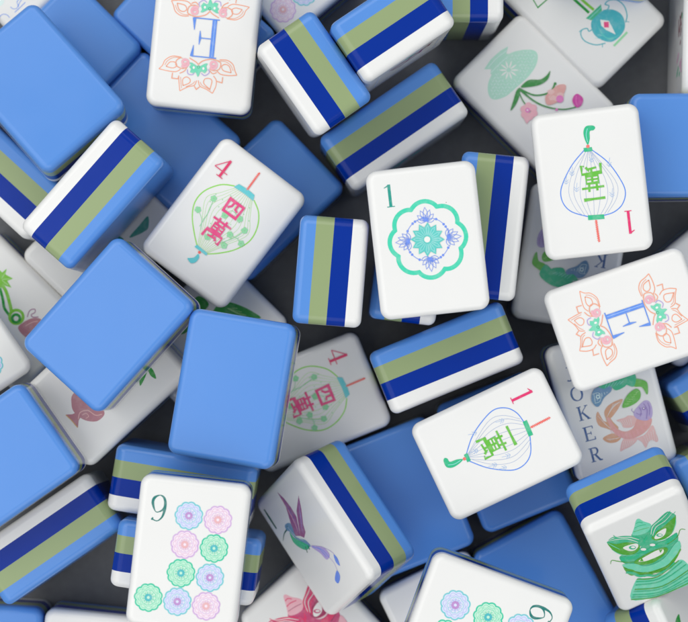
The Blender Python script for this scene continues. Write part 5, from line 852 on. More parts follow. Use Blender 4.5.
        ["L","bird","violet_ink",0.1,0,0,[[-1.05,6.72],[-1.85,3.43]]],
        ["L","bird","lilac_ink",0.08,0,0,[[0.59,4.64],[-0.49,2.74]]],
        ["L","bird","violet_ink",0.1,0,0,[[-1.23,5.82],[-2.13,2.83]]],
        ["L","bird","lilac_ink",0.08,0,0,[[-0.24,3.84],[-0.94,2.23]]],
        ["P","bird","steel_ink",1,[[-5.08,6.3],[-3.37,6.08],[-2.98,5.23],[-3.79,2.69],[-1.69,0.89],[-1.17,-0.83],[-2.51,-0.51],[-4.15,2.03],[-4.85,4.55],[-5.52,5.19]]],
        ["P","bird","jade_ink",1,[[-4.93,4.49],[-4.59,2.84],[-2.38,0.35],[-1.72,-0.81],[-3.42,-0.84],[-5.16,0.86],[-5.77,2.69]]],
        ["L","bird","blush_ink",0.08,0,0,[[-0.77,10.77],[-1.23,5.82]]],
        ["L","bird","seafoam_ink",0.1,0,0,[[-4.97,3.23],[-5.21,1.67]]],
        ["L","bird","blush_ink",0.08,0,0,[[-0.81,9.51],[-1.48,5.16]]],
        ["L","bird","seafoam_ink",0.1,0,0,[[-4.56,2.63],[-4.66,1.25]]],
        ["L","bird","blush_ink",0.08,0,0,[[-0.86,8.24],[-1.74,4.51]]],
        ["L","bird","seafoam_ink",0.1,0,0,[[-4.15,2.03],[-4.12,0.83]]],
        ["L","bird","blush_ink",0.08,0,0,[[-0.9,6.99],[-2.0,3.85]]],
        ["L","bird","seafoam_ink",0.1,0,0,[[-3.74,1.43],[-3.57,0.41]]],
        ["L","bird","blush_ink",0.08,0,0,[[-0.95,5.73],[-2.25,3.19]]],
        ["L","bird","seafoam_ink",0.1,0,0,[[-3.33,0.83],[-3.03,-0.0]]],
        ["L","bird","ice_ink",0.1,0,1,[[-4.49,5.76],[-4.32,4.58],[-3.86,2.87],[-2.36,1.13]]],
        ["P","bird","pine_ink",0,[[-4.35,5.76],[-4.36,5.82],[-4.4,5.87],[-4.46,5.9],[-4.52,5.9],[-4.58,5.87],[-4.62,5.82],[-4.63,5.76],[-4.62,5.7],[-4.58,5.65],[-4.52,5.62],[-4.46,5.62],[-4.4,5.65],[-4.36,5.7]]],
        ["L","bird","pine_ink",[0.358,0.239,0.08],0,1,[[-5.37,5.31],[-7.01,5.05],[-8.74,4.18]]],
        ["L","bird","pine_ink",0.239,0,0,[[-2.91,-0.21],[-3.5,-1.44]]],
        ["L","bird","pine_ink",0.239,0,0,[[-1.94,-0.45],[-2.18,-1.31]]],
        ["P","bird","lilac_ink",1,[[-1.13,-0.95],[1.22,-2.12],[2.59,-3.29],[2.87,-5.17],[1.03,-5.43],[0.37,-3.55]]],
        ["L","bird","cornflower_ink",0.159,0,1,[[-0.66,-1.34],[1.63,-3.3],[2.24,-5.44]]],
        ["L","bird","cornflower_ink",0.159,0,1,[[0.92,-2.36],[1.56,-5.01]]],
        ["L","bird","lilac_ink",0.119,0,1,[[1.98,-2.65],[4.23,-5.36],[3.86,-8.4]]],
        ["P","bird","cornflower_ink",1,[[4.14,-5.65],[4.54,-6.82],[3.82,-8.29],[3.33,-7.19]]],
        ["L","bird","lilac_ink",0.1,0,1,[[2.24,-5.44],[2.61,-7.17],[2.11,-8.76]]],
        ["P","bird","cornflower_ink",1,[[2.01,-8.61],[1.8,-10.05],[-0.11,-10.83],[-0.35,-9.74]]],
        ["L","numeral","pine_ink",[0.398,0.557,0.398],0,0,[[-8.34,12.12],[-8.35,9.62],[-8.35,7.12]]]],
    'mint_jar': [
        ["P","jar","mint_pale_ink",1,[[-2.04,-10.32],[-4.43,-9.22],[-6.56,-7.28],[-6.65,-5.75],[-4.82,-4.38],[-1.91,-3.79],[1.44,-3.93],[4.64,-4.21],[6.91,-5.42],[7.11,-6.96],[5.66,-8.7],[3.48,-9.72],[0.87,-10.31]]],
        ["P","jar","mint_pale_ink",0,[[3.84,-11.69],[1.31,-12.19],[-1.46,-12.05],[-3.38,-11.54],[-1.96,-10.69],[1.01,-10.74],[2.76,-10.62]]],
        ["P","jar","mint_pale_ink",0,[[2.76,-10.62],[0.93,-10.83],[-1.93,-10.78],[-2.39,-10.09],[-2.92,-8.29],[2.9,-8.27],[3.6,-10.01]]],
        ["L","jar","ice_ink",0.117,0,1,[[3.05,-11.32],[0.29,-11.47],[-2.54,-11.1]]],
        ["L","jar","ice_ink",0.117,0,1,[[3.28,-10.1],[1.01,-10.16],[-1.75,-10.03]]],
        ["L","jar","ivory_ink",[0.195,0.351,0.117],0,0,[[-0.16,-7.44],[-0.74,-6.86],[-1.26,-6.34]]],
        ["L","jar","ivory_ink",[0.195,0.351,0.117],0,0,[[0.11,-7.3],[-0.02,-6.49],[-0.13,-5.76]]],
        ["L","jar","ivory_ink",[0.195,0.351,0.117],0,0,[[0.42,-7.35],[0.79,-6.62],[1.12,-5.96]]],
        ["L","jar","ivory_ink",[0.195,0.351,0.117],0,0,[[0.63,-7.56],[1.36,-7.19],[2.02,-6.85]]],
        ["L","jar","ivory_ink",[0.195,0.351,0.117],0,0,[[0.68,-7.86],[1.49,-7.99],[2.23,-8.1]]],
        ["L","jar","ivory_ink",[0.195,0.351,0.117],0,0,[[0.54,-8.13],[1.13,-8.71],[1.65,-9.23]]],
        ["L","jar","ivory_ink",[0.195,0.351,0.117],0,0,[[0.27,-8.27],[0.4,-9.08],[0.52,-9.81]]],
        ["L","jar","ivory_ink",[0.195,0.351,0.117],0,0,[[-0.03,-8.23],[-0.4,-8.96],[-0.73,-9.62]]],
        ["L","jar","ivory_ink",[0.195,0.351,0.117],0,0,[[-0.25,-8.01],[-0.98,-8.39],[-1.64,-8.73]]],
        ["L","jar","ivory_ink",[0.195,0.351,0.117],0,0,[[-0.3,-7.71],[-1.11,-7.59],[-1.84,-7.48]]],
        ["L","jar","ice_ink",[0.097,0.156,0.078],0,0,[[4.59,-8.5],[4.3,-8.5],[4.01,-8.5]]],
        ["L","jar","ice_ink",[0.097,0.156,0.078],0,0,[[5.02,-7.95],[5.02,-8.24],[5.02,-8.53]]],
        ["L","jar","ice_ink",[0.097,0.156,0.078],0,0,[[5.57,-7.51],[5.28,-7.51],[4.99,-7.51]]],
        ["L","jar","ice_ink",[0.097,0.156,0.078],0,0,[[6.01,-6.96],[6.01,-7.25],[6.01,-7.54]]],
        ["L","jar","ice_ink",[0.097,0.156,0.078],0,0,[[6.56,-6.53],[6.27,-6.53],[5.98,-6.53]]],
        ["L","jar","ice_ink",[0.097,0.156,0.078],0,0,[[2.81,-8.71],[2.81,-9.0],[2.81,-9.29]]],
        ["L","jar","ice_ink",[0.097,0.156,0.078],0,0,[[3.83,-8.74],[3.54,-8.74],[3.25,-8.74]]],
        ["L","jar","ice_ink",[0.097,0.156,0.078],0,0,[[3.8,-7.72],[3.8,-8.01],[3.8,-8.3]]],
        ["L","jar","ice_ink",[0.097,0.156,0.078],0,0,[[4.82,-7.75],[4.53,-7.75],[4.24,-7.75]]],
        ["L","jar","ice_ink",[0.097,0.156,0.078],0,0,[[4.79,-6.73],[4.79,-7.02],[4.79,-7.31]]],
        ["L","jar","ice_ink",[0.097,0.156,0.078],0,0,[[5.81,-6.76],[5.51,-6.76],[5.22,-6.76]]],
        ["L","jar","ice_ink",[0.097,0.156,0.078],0,0,[[5.77,-5.74],[5.78,-6.03],[5.78,-6.32]]],
        ["L","jar","ice_ink",[0.097,0.156,0.078],0,0,[[6.79,-5.77],[6.5,-5.77],[6.21,-5.77]]],
        ["L","jar","ice_ink",[0.097,0.156,0.078],0,0,[[3.04,-7.95],[3.04,-8.24],[3.05,-8.53]]],
        ["L","jar","ice_ink",[0.097,0.156,0.078],0,0,[[3.6,-7.52],[3.31,-7.52],[3.01,-7.52]]],
        ["L","jar","ice_ink",[0.097,0.156,0.078],0,0,[[4.03,-6.97],[4.03,-7.26],[4.03,-7.55]]],
        ["L","jar","ice_ink",[0.097,0.156,0.078],0,0,[[4.58,-6.53],[4.29,-6.53],[4.0,-6.53]]],
        ["L","jar","ice_ink",[0.097,0.156,0.078],0,0,[[5.02,-5.98],[5.02,-6.27],[5.02,-6.56]]],
        ["L","jar","ice_ink",[0.097,0.156,0.078],0,0,[[5.57,-5.54],[5.28,-5.54],[4.99,-5.54]]],
        ["L","jar","ice_ink",[0.097,0.156,0.078],0,0,[[2.81,-6.74],[2.81,-7.03],[2.81,-7.32]]],
        ["L","jar","ice_ink",[0.097,0.156,0.078],0,0,[[3.83,-6.76],[3.54,-6.76],[3.25,-6.77]]],
        ["L","jar","ice_ink",[0.097,0.156,0.078],0,0,[[3.8,-5.75],[3.8,-6.04],[3.8,-6.33]]],
        ["L","jar","ice_ink",[0.097,0.156,0.078],0,0,[[4.82,-5.78],[4.52,-5.78],[4.23,-5.78]]],
        ["L","jar","ice_ink",[0.097,0.156,0.078],0,0,[[4.78,-4.76],[4.78,-5.05],[4.79,-5.34]]],
        ["L","jar","ice_ink",[0.097,0.156,0.078],0,0,[[3.04,-5.98],[3.04,-6.27],[3.04,-6.56]]],
        ["L","jar","ice_ink",[0.097,0.156,0.078],0,0,[[3.59,-5.55],[3.3,-5.55],[3.01,-5.55]]],
        ["L","jar","ice_ink",[0.097,0.156,0.078],0,0,[[4.03,-5.0],[4.03,-5.28],[4.03,-5.57]]],
        ["L","jar","ice_ink",[0.097,0.156,0.078],0,0,[[4.58,-4.56],[4.29,-4.56],[4.0,-4.56]]],
        ["L","jar","ice_ink",[0.097,0.156,0.078],0,0,[[2.84,-5.78],[2.55,-5.78],[2.26,-5.78]]],
        ["L","jar","ice_ink",[0.097,0.156,0.078],0,0,[[2.81,-4.77],[2.81,-5.06],[2.81,-5.35]]],
        ["L","jar","ice_ink",[0.097,0.156,0.078],0,0,[[3.82,-4.79],[3.53,-4.79],[3.24,-4.79]]],
        ["L","jar","ice_ink",[0.097,0.156,0.078],0,0,[[-2.34,-9.51],[-2.63,-9.51],[-2.92,-9.51]]],
        ["L","jar","ice_ink",[0.097,0.156,0.078],0,0,[[2.05,-5.0],[2.05,-5.29],[2.05,-5.58]]],
        ["L","jar","ice_ink",[0.097,0.156,0.078],0,0,[[2.6,-4.56],[2.31,-4.56],[2.02,-4.57]]],
        ["L","jar","ice_ink",[0.097,0.156,0.078],0,0,[[-3.12,-8.72],[-3.12,-9.01],[-3.12,-9.3]]],
        ["L","jar","ice_ink",[0.097,0.156,0.078],0,0,[[-2.11,-8.75],[-2.4,-8.75],[-2.69,-8.75]]],
        ["L","jar","ice_ink",[0.097,0.156,0.078],0,0,[[0.83,-4.77],[0.83,-5.06],[0.83,-5.35]]],
        ["L","jar","ice_ink",[0.097,0.156,0.078],0,0,[[1.85,-4.8],[1.56,-4.8],[1.26,-4.8]]],
        ["L","jar","ice_ink",[0.097,0.156,0.078],0,0,[[-3.33,-8.52],[-3.62,-8.52],[-3.91,-8.52]]],
        ["L","jar","ice_ink",[0.097,0.156,0.078],0,0,[[-2.89,-7.97],[-2.89,-8.26],[-2.89,-8.55]]],
        ["L","jar","ice_ink",[0.097,0.156,0.078],0,0,[[-2.34,-7.53],[-2.63,-7.53],[-2.92,-7.53]]],
        ["L","jar","ice_ink",[0.097,0.156,0.078],0,0,[[0.62,-4.57],[0.33,-4.57],[0.04,-4.57]]],
        ["L","jar","ice_ink",[0.097,0.156,0.078],0,0,[[1.06,-4.02],[1.06,-4.31],[1.06,-4.6]]],
        ["L","jar","ice_ink",[0.097,0.156,0.078],0,0,[[-4.12,-7.74],[-4.11,-8.03],[-4.11,-8.32]]],
        ["L","jar","ice_ink",[0.097,0.156,0.078],0,0,[[-3.1,-7.77],[-3.39,-7.77],[-3.68,-7.77]]],
        ["L","jar","ice_ink",[0.097,0.156,0.078],0,0,[[-3.13,-6.75],[-3.13,-7.04],[-3.13,-7.33]]],
        ["L","jar","ice_ink",[0.097,0.156,0.078],0,0,[[-2.11,-6.78],[-2.4,-6.78],[-2.69,-6.78]]],
        ["L","jar","ice_ink",[0.097,0.156,0.078],0,0,[[-2.14,-5.76],[-2.14,-6.05],[-2.14,-6.34]]],
        ["L","jar","ice_ink",[0.097,0.156,0.078],0,0,[[-1.12,-5.79],[-1.41,-5.79],[-1.7,-5.79]]],
        ["L","jar","ice_ink",[0.097,0.156,0.078],0,0,[[-1.15,-4.78],[-1.15,-5.07],[-1.15,-5.36]]],
        ["L","jar","ice_ink",[0.097,0.156,0.078],0,0,[[-0.13,-4.8],[-0.42,-4.8],[-0.71,-4.8]]],
        ["L","jar","ice_ink",[0.097,0.156,0.078],0,0,[[-4.87,-7.97],[-4.87,-8.26],[-4.87,-8.55]]],
        ["L","jar","ice_ink",[0.097,0.156,0.078],0,0,[[-4.32,-7.54],[-4.61,-7.54],[-4.9,-7.54]]],
        ["L","jar","ice_ink",[0.097,0.156,0.078],0,0,[[-3.88,-6.99],[-3.88,-7.28],[-3.88,-7.57]]],
        ["L","jar","ice_ink",[0.097,0.156,0.078],0,0,[[-3.33,-6.55],[-3.62,-6.55],[-3.91,-6.55]]],
        ["L","jar","ice_ink",[0.097,0.156,0.078],0,0,[[-2.9,-6.0],[-2.9,-6.29],[-2.89,-6.58]]],
        ["L","jar","ice_ink",[0.097,0.156,0.078],0,0,[[-2.34,-5.56],[-2.63,-5.56],[-2.93,-5.56]]],
        ["L","jar","ice_ink",[0.097,0.156,0.078],0,0,[[-1.91,-5.01],[-1.91,-5.3],[-1.91,-5.59]]],
        ["L","jar","ice_ink",[0.097,0.156,0.078],0,0,[[-1.36,-4.57],[-1.65,-4.57],[-1.94,-4.57]]],
        ["L","jar","ice_ink",[0.097,0.156,0.078],0,0,[[-0.92,-4.02],[-0.92,-4.31],[-0.92,-4.6]]],
        ["L","jar","ice_ink",[0.097,0.156,0.078],0,0,[[-5.08,-7.77],[-5.37,-7.77],[-5.66,-7.77]]],
        ["L","jar","ice_ink",[0.097,0.156,0.078],0,0,[[-5.11,-6.76],[-5.11,-7.05],[-5.11,-7.34]]],
        ["L","jar","ice_ink",[0.097,0.156,0.078],0,0,[[-4.09,-6.78],[-4.38,-6.78],[-4.67,-6.79]]],
        ["L","jar","ice_ink",[0.097,0.156,0.078],0,0,[[-4.12,-5.77],[-4.12,-6.06],[-4.12,-6.35]]],
        ["L","jar","ice_ink",[0.097,0.156,0.078],0,0,[[-3.1,-5.8],[-3.39,-5.8],[-3.68,-5.8]]],
        ["L","jar","ice_ink",[0.097,0.156,0.078],0,0,[[-3.13,-4.78],[-3.13,-5.07],[-3.13,-5.36]]],
        ["L","jar","ice_ink",[0.097,0.156,0.078],0,0,[[-2.11,-4.81],[-2.4,-4.81],[-2.69,-4.81]]],
        ["L","jar","ice_ink",[0.097,0.156,0.078],0,0,[[-5.86,-6.99],[-5.86,-7.28],[-5.86,-7.57]]],
        ["L","jar","ice_ink",[0.097,0.156,0.078],0,0,[[-5.31,-6.55],[-5.6,-6.56],[-5.89,-6.56]]],
        ["L","jar","ice_ink",[0.097,0.156,0.078],0,0,[[-4.88,-6.0],[-4.87,-6.29],[-4.87,-6.58]]],
        ["L","jar","ice_ink",[0.097,0.156,0.078],0,0,[[-4.32,-5.57],[-4.61,-5.57],[-4.91,-5.57]]],
        ["L","jar","ice_ink",[0.097,0.156,0.078],0,0,[[-3.89,-5.01],[-3.89,-5.3],[-3.89,-5.59]]],
        ["L","jar","ice_ink",[0.097,0.156,0.078],0,0,[[-3.33,-4.58],[-3.63,-4.58],[-3.92,-4.58]]],
        ["L","jar","ice_ink",[0.097,0.156,0.078],0,0,[[-6.1,-5.77],[-6.1,-6.06],[-6.1,-6.35]]],
        ["L","jar","ice_ink",[0.097,0.156,0.078],0,0,[[-5.08,-5.8],[-5.37,-5.8],[-5.66,-5.8]]],
        ["L","jar","ice_ink",[0.097,0.156,0.078],0,0,[[-4.09,-4.81],[-4.38,-4.81],[-4.67,-4.81]]],
        ["P","jar","ice_ink",0,[[-1.46,-6.05],[-1.47,-6.01],[-1.5,-5.97],[-1.54,-5.95],[-1.58,-5.95],[-1.62,-5.97],[-1.65,-6.01],[-1.66,-6.05],[-1.65,-6.09],[-1.62,-6.13],[-1.58,-6.15],[-1.54,-6.15],[-1.5,-6.13],[-1.47,-6.09]]],
        ["P","jar","ice_ink",0,[[-0.75,-5.56],[-0.76,-5.52],[-0.79,-5.48],[-0.83,-5.46],[-0.87,-5.46],[-0.91,-5.48],[-0.94,-5.52],[-0.95,-5.56],[-0.94,-5.6],[-0.91,-5.64],[-0.87,-5.66],[-0.83,-5.66],[-0.79,-5.64],[-0.76,-5.6]]],
        ["P","jar","ice_ink",0,[[0.07,-5.34],[0.06,-5.3],[0.03,-5.26],[-0.01,-5.24],[-0.05,-5.24],[-0.09,-5.26],[-0.12,-5.3],[-0.13,-5.34],[-0.12,-5.38],[-0.09,-5.42],[-0.05,-5.44],[-0.01,-5.44],[0.03,-5.42],[0.06,-5.38]]],
        ["P","jar","ice_ink",0,[[0.93,-5.41],[0.92,-5.37],[0.89,-5.33],[0.85,-5.31],[0.81,-5.31],[0.77,-5.33],[0.74,-5.37],[0.73,-5.41],[0.74,-5.45],[0.77,-5.49],[0.81,-5.51],[0.85,-5.51],[0.89,-5.49],[0.92,-5.45]]],
        ["P","jar","ice_ink",0,[[1.71,-5.77],[1.7,-5.73],[1.67,-5.69],[1.63,-5.67],[1.59,-5.67],[1.55,-5.69],[1.52,-5.73],[1.51,-5.77],[1.52,-5.81],[1.55,-5.85],[1.59,-5.87],[1.63,-5.87],[1.67,-5.85],[1.7,-5.81]]],
        ["P","jar","ice_ink",0,[[2.31,-6.37],[2.3,-6.33],[2.27,-6.29],[2.23,-6.27],[2.19,-6.27],[2.15,-6.29],[2.12,-6.33],[2.11,-6.37],[2.12,-6.41],[2.15,-6.45],[2.19,-6.47],[2.23,-6.47],[2.27,-6.45],[2.3,-6.41]]],
        ["P","jar","ice_ink",0,[[2.68,-7.14],[2.67,-7.1],[2.64,-7.06],[2.6,-7.04],[2.56,-7.04],[2.52,-7.06],[2.49,-7.1],[2.48,-7.14],[2.49,-7.18],[2.52,-7.22],[2.56,-7.24],[2.6,-7.24],[2.64,-7.22],[2.67,-7.18]]],
        ["P","jar","ice_ink",0,[[2.75,-7.99],[2.74,-7.95],[2.71,-7.91],[2.67,-7.89],[2.63,-7.89],[2.59,-7.91],[2.56,-7.95],[2.55,-7.99],[2.56,-8.03],[2.59,-8.07],[2.63,-8.09],[2.67,-8.09],[2.71,-8.07],[2.74,-8.03]]],
        ["P","jar","ice_ink",0,[[2.53,-8.82],[2.52,-8.78],[2.49,-8.74],[2.45,-8.72],[2.41,-8.72],[2.37,-8.74],[2.34,-8.78],[2.33,-8.82],[2.34,-8.86],[2.37,-8.9],[2.41,-8.92],[2.45,-8.92],[2.49,-8.9],[2.52,-8.86]]],
        ["P","jar","ice_ink",0,[[2.04,-9.52],[2.03,-9.48],[2.0,-9.44],[1.96,-9.42],[1.92,-9.42],[1.88,-9.44],[1.85,-9.48],[1.84,-9.52],[1.85,-9.56],[1.88,-9.6],[1.92,-9.62],[1.96,-9.62],[2.0,-9.6],[2.03,-9.56]]],
        ["P","jar","ice_ink",0,[[1.34,-10.01],[1.33,-9.97],[1.3,-9.93],[1.26,-9.91],[1.22,-9.91],[1.18,-9.93],[1.15,-9.97],[1.14,-10.01],[1.15,-10.05],[1.18,-10.09],[1.22,-10.11],[1.26,-10.11],[1.3,-10.09],[1.33,-10.05]]],
        ["P","jar","ice_ink",0,[[0.51,-10.24],[0.5,-10.2],[0.47,-10.16],[0.43,-10.14],[0.39,-10.14],[0.35,-10.16],[0.32,-10.2],[0.31,-10.24],[0.32,-10.28],[0.35,-10.32],[0.39,-10.34],[0.43,-10.34],[0.47,-10.32],[0.5,-10.28]]],
        ["P","jar","ice_ink",0,[[-0.34,-10.17],[-0.35,-10.13],[-0.38,-10.09],[-0.42,-10.07],[-0.46,-10.07],[-0.5,-10.09],[-0.53,-10.13],[-0.54,-10.17],[-0.53,-10.21],[-0.5,-10.25],[-0.46,-10.27],[-0.42,-10.27],[-0.38,-10.25],[-0.35,-10.21]]],
        ["P","jar","ice_ink",0,[[-1.12,-9.81],[-1.13,-9.77],[-1.16,-9.73],[-1.2,-9.71],[-1.24,-9.71],[-1.28,-9.73],[-1.31,-9.77],[-1.32,-9.81],[-1.31,-9.85],[-1.28,-9.89],[-1.24,-9.91],[-1.2,-9.91],[-1.16,-9.89],[-1.13,-9.85]]],
        ["P","jar","ice_ink",0,[[-1.73,-9.21],[-1.74,-9.17],[-1.77,-9.13],[-1.81,-9.11],[-1.85,-9.11],[-1.89,-9.13],[-1.92,-9.17],[-1.93,-9.21],[-1.92,-9.25],[-1.89,-9.29],[-1.85,-9.31],[-1.81,-9.31],[-1.77,-9.29],[-1.74,-9.25]]],
        ["P","jar","ice_ink",0,[[-2.09,-8.43],[-2.1,-8.39],[-2.13,-8.35],[-2.17,-8.33],[-2.21,-8.33],[-2.25,-8.35],[-2.28,-8.39],[-2.29,-8.43],[-2.28,-8.47],[-2.25,-8.51],[-2.21,-8.53],[-2.17,-8.53],[-2.13,-8.51],[-2.1,-8.47]]],
        ["P","jar","ice_ink",0,[[-2.17,-7.58],[-2.18,-7.54],[-2.21,-7.5],[-2.25,-7.48],[-2.29,-7.48],[-2.33,-7.5],[-2.36,-7.54],[-2.37,-7.58],[-2.36,-7.62],[-2.33,-7.66],[-2.29,-7.68],[-2.25,-7.68],[-2.21,-7.66],[-2.18,-7.62]]],
        ["P","jar","ice_ink",0,[[-1.95,-6.76],[-1.96,-6.72],[-1.99,-6.68],[-2.03,-6.66],[-2.07,-6.66],[-2.11,-6.68],[-2.14,-6.72],[-2.15,-6.76],[-2.14,-6.8],[-2.11,-6.84],[-2.07,-6.86],[-2.03,-6.86],[-1.99,-6.84],[-1.96,-6.8]]],
        ["P","flower_spray","fern_ink",1,[[0.97,-3.35],[-1.33,-3.21],[-3.16,-1.56],[-4.82,-1.19],[-6.08,-1.34],[-4.45,-0.4],[-2.35,-0.75],[-0.25,-2.14]]],
        ["L","flower_spray","fern_ink",0.351,0,1,[[1.44,-3.46],[0.12,-0.02],[-2.65,1.86],[-4.89,1.36]]],
        ["P","flower_spray","fern_ink",0,[[-4.55,1.39],[-4.58,1.53],[-4.67,1.63],[-4.79,1.69],[-4.93,1.69],[-5.05,1.63],[-5.14,1.53],[-5.17,1.39],[-5.14,1.25],[-5.05,1.15],[-4.93,1.09],[-4.79,1.09],[-4.67,1.15],[-4.58,1.25]]],
        ["L","flower_spray","fern_ink",[0.429,0.351,0.312,0.273,0.234],0,1,[[1.49,-3.41],[1.14,0.42],[0.12,3.46],[-2.07,6.5],[-4.46,8.18]]],
        ["P","flower_spray","fern_ink",1,[[1.32,-3.35],[2.22,-3.43],[4.05,-2.47],[6.15,-1.31],[4.43,-1.4],[2.39,-2.27]]],
        ["L","flower_spray","fern_ink",0.234,0,1,[[2.02,-2.88],[2.71,-1.03],[2.94,0.48]]],
        ["P","flower_spray","salmon_ink",1,[[-1.28,1.95],[-3.29,1.8],[-5.27,2.15],[-6.23,3.27],[-4.75,4.23],[-3.52,3.89],[-2.3,4.53],[-0.44,3.49]]],
        ["P","flower_spray","pale_salmon_ink",1,[[-4.44,4.52],[-4.09,4.65],[-3.67,4.52],[-3.32,4.18],[-3.19,3.76],[-3.33,3.42],[-3.67,3.28],[-4.1,3.41],[-4.44,3.75],[-4.57,4.17]]],
        ["P","flower_spray","pale_salmon_ink",1,[[-3.41,4.6],[-3.07,4.74],[-2.64,4.61],[-2.3,4.27],[-2.17,3.85],[-2.31,3.5],[-2.65,3.37],[-3.07,3.5],[-3.42,3.84],[-3.55,4.26]]],
        ["P","flower_spray","pale_salmon_ink",1,[[-2.77,3.58],[-2.43,3.72],[-2.0,3.59],[-1.66,3.25],[-1.53,2.83],[-1.67,2.48],[-2.01,2.35],[-2.44,2.48],[-2.78,2.82],[-2.91,3.24]]],
        ["P","flower_spray","pale_salmon_ink",1,[[-3.5,2.62],[-3.15,2.75],[-2.73,2.63],[-2.39,2.29],[-2.26,1.86],[-2.39,1.52],[-2.73,1.38],[-3.16,1.51],[-3.5,1.85],[-3.63,2.27]]],
        ["L","flower_spray","salmon_ink",0.117,0,1,[[-1.19,2.73],[-3.52,2.73],[-5.56,3.31]]],
        ["P","flower_spray","orchid_ink",0,[[-2.41,4.47],[-2.49,4.83],[-2.72,5.11],[-3.05,5.27],[-3.41,5.27],[-3.74,5.11],[-3.97,4.83],[-4.05,4.47],[-3.97,4.11],[-3.74,3.83],[-3.41,3.67],[-3.05,3.67],[-2.72,3.83],[-2.49,4.11]]],
        ["P","flower_spray","fuchsia_ink",1,[[-4.78,6.76],[-5.91,6.15],[-6.79,6.44],[-6.88,7.91],[-5.69,8.7],[-4.49,8.32]]],
        ["L","flower_spray","orchid_ink",0.156,0,1,[[-6.26,6.49],[-5.28,7.37],[-4.87,8.24]]],
        ["P","flower_spray","blush_ink",0,[[2.39,3.28],[2.84,3.51],[3.34,3.44],[3.7,3.08],[3.78,2.58],[3.55,2.13],[3.1,1.89],[2.6,1.97],[2.24,2.33],[2.16,2.83]]],
        ["P","flower_spray","blush_ink",0,[[3.53,3.13],[3.98,3.36],[4.49,3.28],[4.85,2.92],[4.93,2.42],[4.7,1.97],[4.24,1.74],[3.74,1.82],[3.38,2.17],[3.3,2.68]]],
        ["P","flower_spray","blush_ink",0,[[3.97,2.06],[4.42,2.3],[4.92,2.22],[5.28,1.86],[5.36,1.36],[5.13,0.91],[4.68,0.68],[4.18,0.75],[3.82,1.11],[3.74,1.61]]],
        ["P","flower_spray","blush_ink",0,[[3.26,1.16],[3.71,1.39],[4.21,1.31],[4.57,0.95],[4.65,0.45],[4.42,0.0],[3.97,-0.23],[3.47,-0.15],[3.11,0.21],[3.03,0.71]]],
        ["P","flower_spray","blush_ink",0,[[2.12,1.31],[2.57,1.54],[3.07,1.47],[3.43,1.11],[3.51,0.61],[3.28,0.16],[2.83,-0.08],[2.33,0.0],[1.97,0.36],[1.89,0.86]]],
        ["P","flower_spray","blush_ink",0,[[1.68,2.37],[2.14,2.61],[2.64,2.53],[3.0,2.17],[3.08,1.67],[2.85,1.22],[2.4,0.99],[1.89,1.06],[1.53,1.42],[1.45,1.92]]],
        ["P","flower_spray","blush_ink",0,[[5.21,1.59],[3.75,3.03],[5.7,3.24]]],
        ["P","flower_spray","orchid_ink",0,[[4.02,1.29],[3.96,1.53],[3.81,1.72],[3.59,1.82],[3.35,1.82],[3.13,1.72],[2.98,1.53],[2.92,1.29],[2.98,1.05],[3.13,0.86],[3.35,0.76],[3.59,0.76],[3.81,0.86],[3.96,1.05]]],
        ["P","flower_spray","ivory_ink",0,[[3.68,1.21],[3.67,1.29],[3.61,1.36],[3.53,1.4],[3.45,1.4],[3.37,1.36],[3.31,1.29],[3.3,1.21],[3.31,1.13],[3.37,1.06],[3.45,1.02],[3.53,1.02],[3.61,1.06],[3.67,1.13]]],
        ["P","flower_spray","orchid_ink",0,[[-0.8,5.6],[-0.83,5.74],[-0.92,5.84],[-1.04,5.9],[-1.18,5.9],[-1.3,5.84],[-1.39,5.74],[-1.42,5.6],[-1.39,5.46],[-1.3,5.36],[-1.18,5.3],[-1.04,5.3],[-0.92,5.36],[-0.83,5.46]]]],
    'teal_urn': [
        ["P","urn","aqua_deep_ink",1,[[-1.33,-3.32],[1.7,-3.31],[3.74,-4.76],[4.34,-7.07],[3.06,-9.28],[0.85,-9.98],[-1.54,-9.47],[-2.8,-7.24],[-2.81,-5.21]]],
        ["P","urn","ivory_ink",0,[[0.28,-4.39],[1.42,-5.92],[0.9,-7.6],[0.38,-9.06],[-0.41,-6.88],[-0.48,-5.49]]],
        ["P","urn","rose_ink",0,[[0.48,-5.29],[1.27,-6.07],[0.4,-6.94],[-0.33,-6.22]]],
        ["L","urn","pale_aqua_ink",0.078,0,0,[[-3.39,-6.37],[-2.51,-7.53]]],
        ["L","urn","pale_aqua_ink",0.078,0,0,[[-2.45,-6.25],[-1.66,-7.55]]],
        ["L","urn","turquoise_ink",0.097,0,1,[[-1.03,-4.88],[-1.6,-7.9],[0.06,-9.61]]],
        ["L","urn","turquoise_ink",0.097,0,1,[[-1.23,-5.38],[-1.51,-8.16],[0.33,-9.64]]],
        ["L","urn","turquoise_ink",0.097,0,1,[[-1.44,-5.87],[-1.43,-8.42],[0.59,-9.66]]],
        ["L","urn","turquoise_ink",0.097,0,1,[[-1.64,-6.36],[-1.34,-8.68],[0.85,-9.69]]],
        ["L","urn","turquoise_ink",0.097,0,1,[[-1.84,-6.86],[-1.25,-8.94],[1.11,-9.72]]],
        ["P","urn","jade_ink",0,[[-1.77,-2.02],[2.74,-2.15],[1.96,-3.28],[-1.21,-3.2]]],
        ["L","urn","pale_aqua_ink",0.117,0,0,[[-1.36,-2.6],[2.34,-2.67]]],
        ["L","urn","aqua_deep_ink",0.234,0,1,[[2.14,-3.46],[2.93,-3.95],[3.74,-3.6],[3.39,-2.79],[4.55,-2.78],[5.84,-3.94],[6.08,-5.91],[5.1,-7.83],[3.76,-8.7]]],
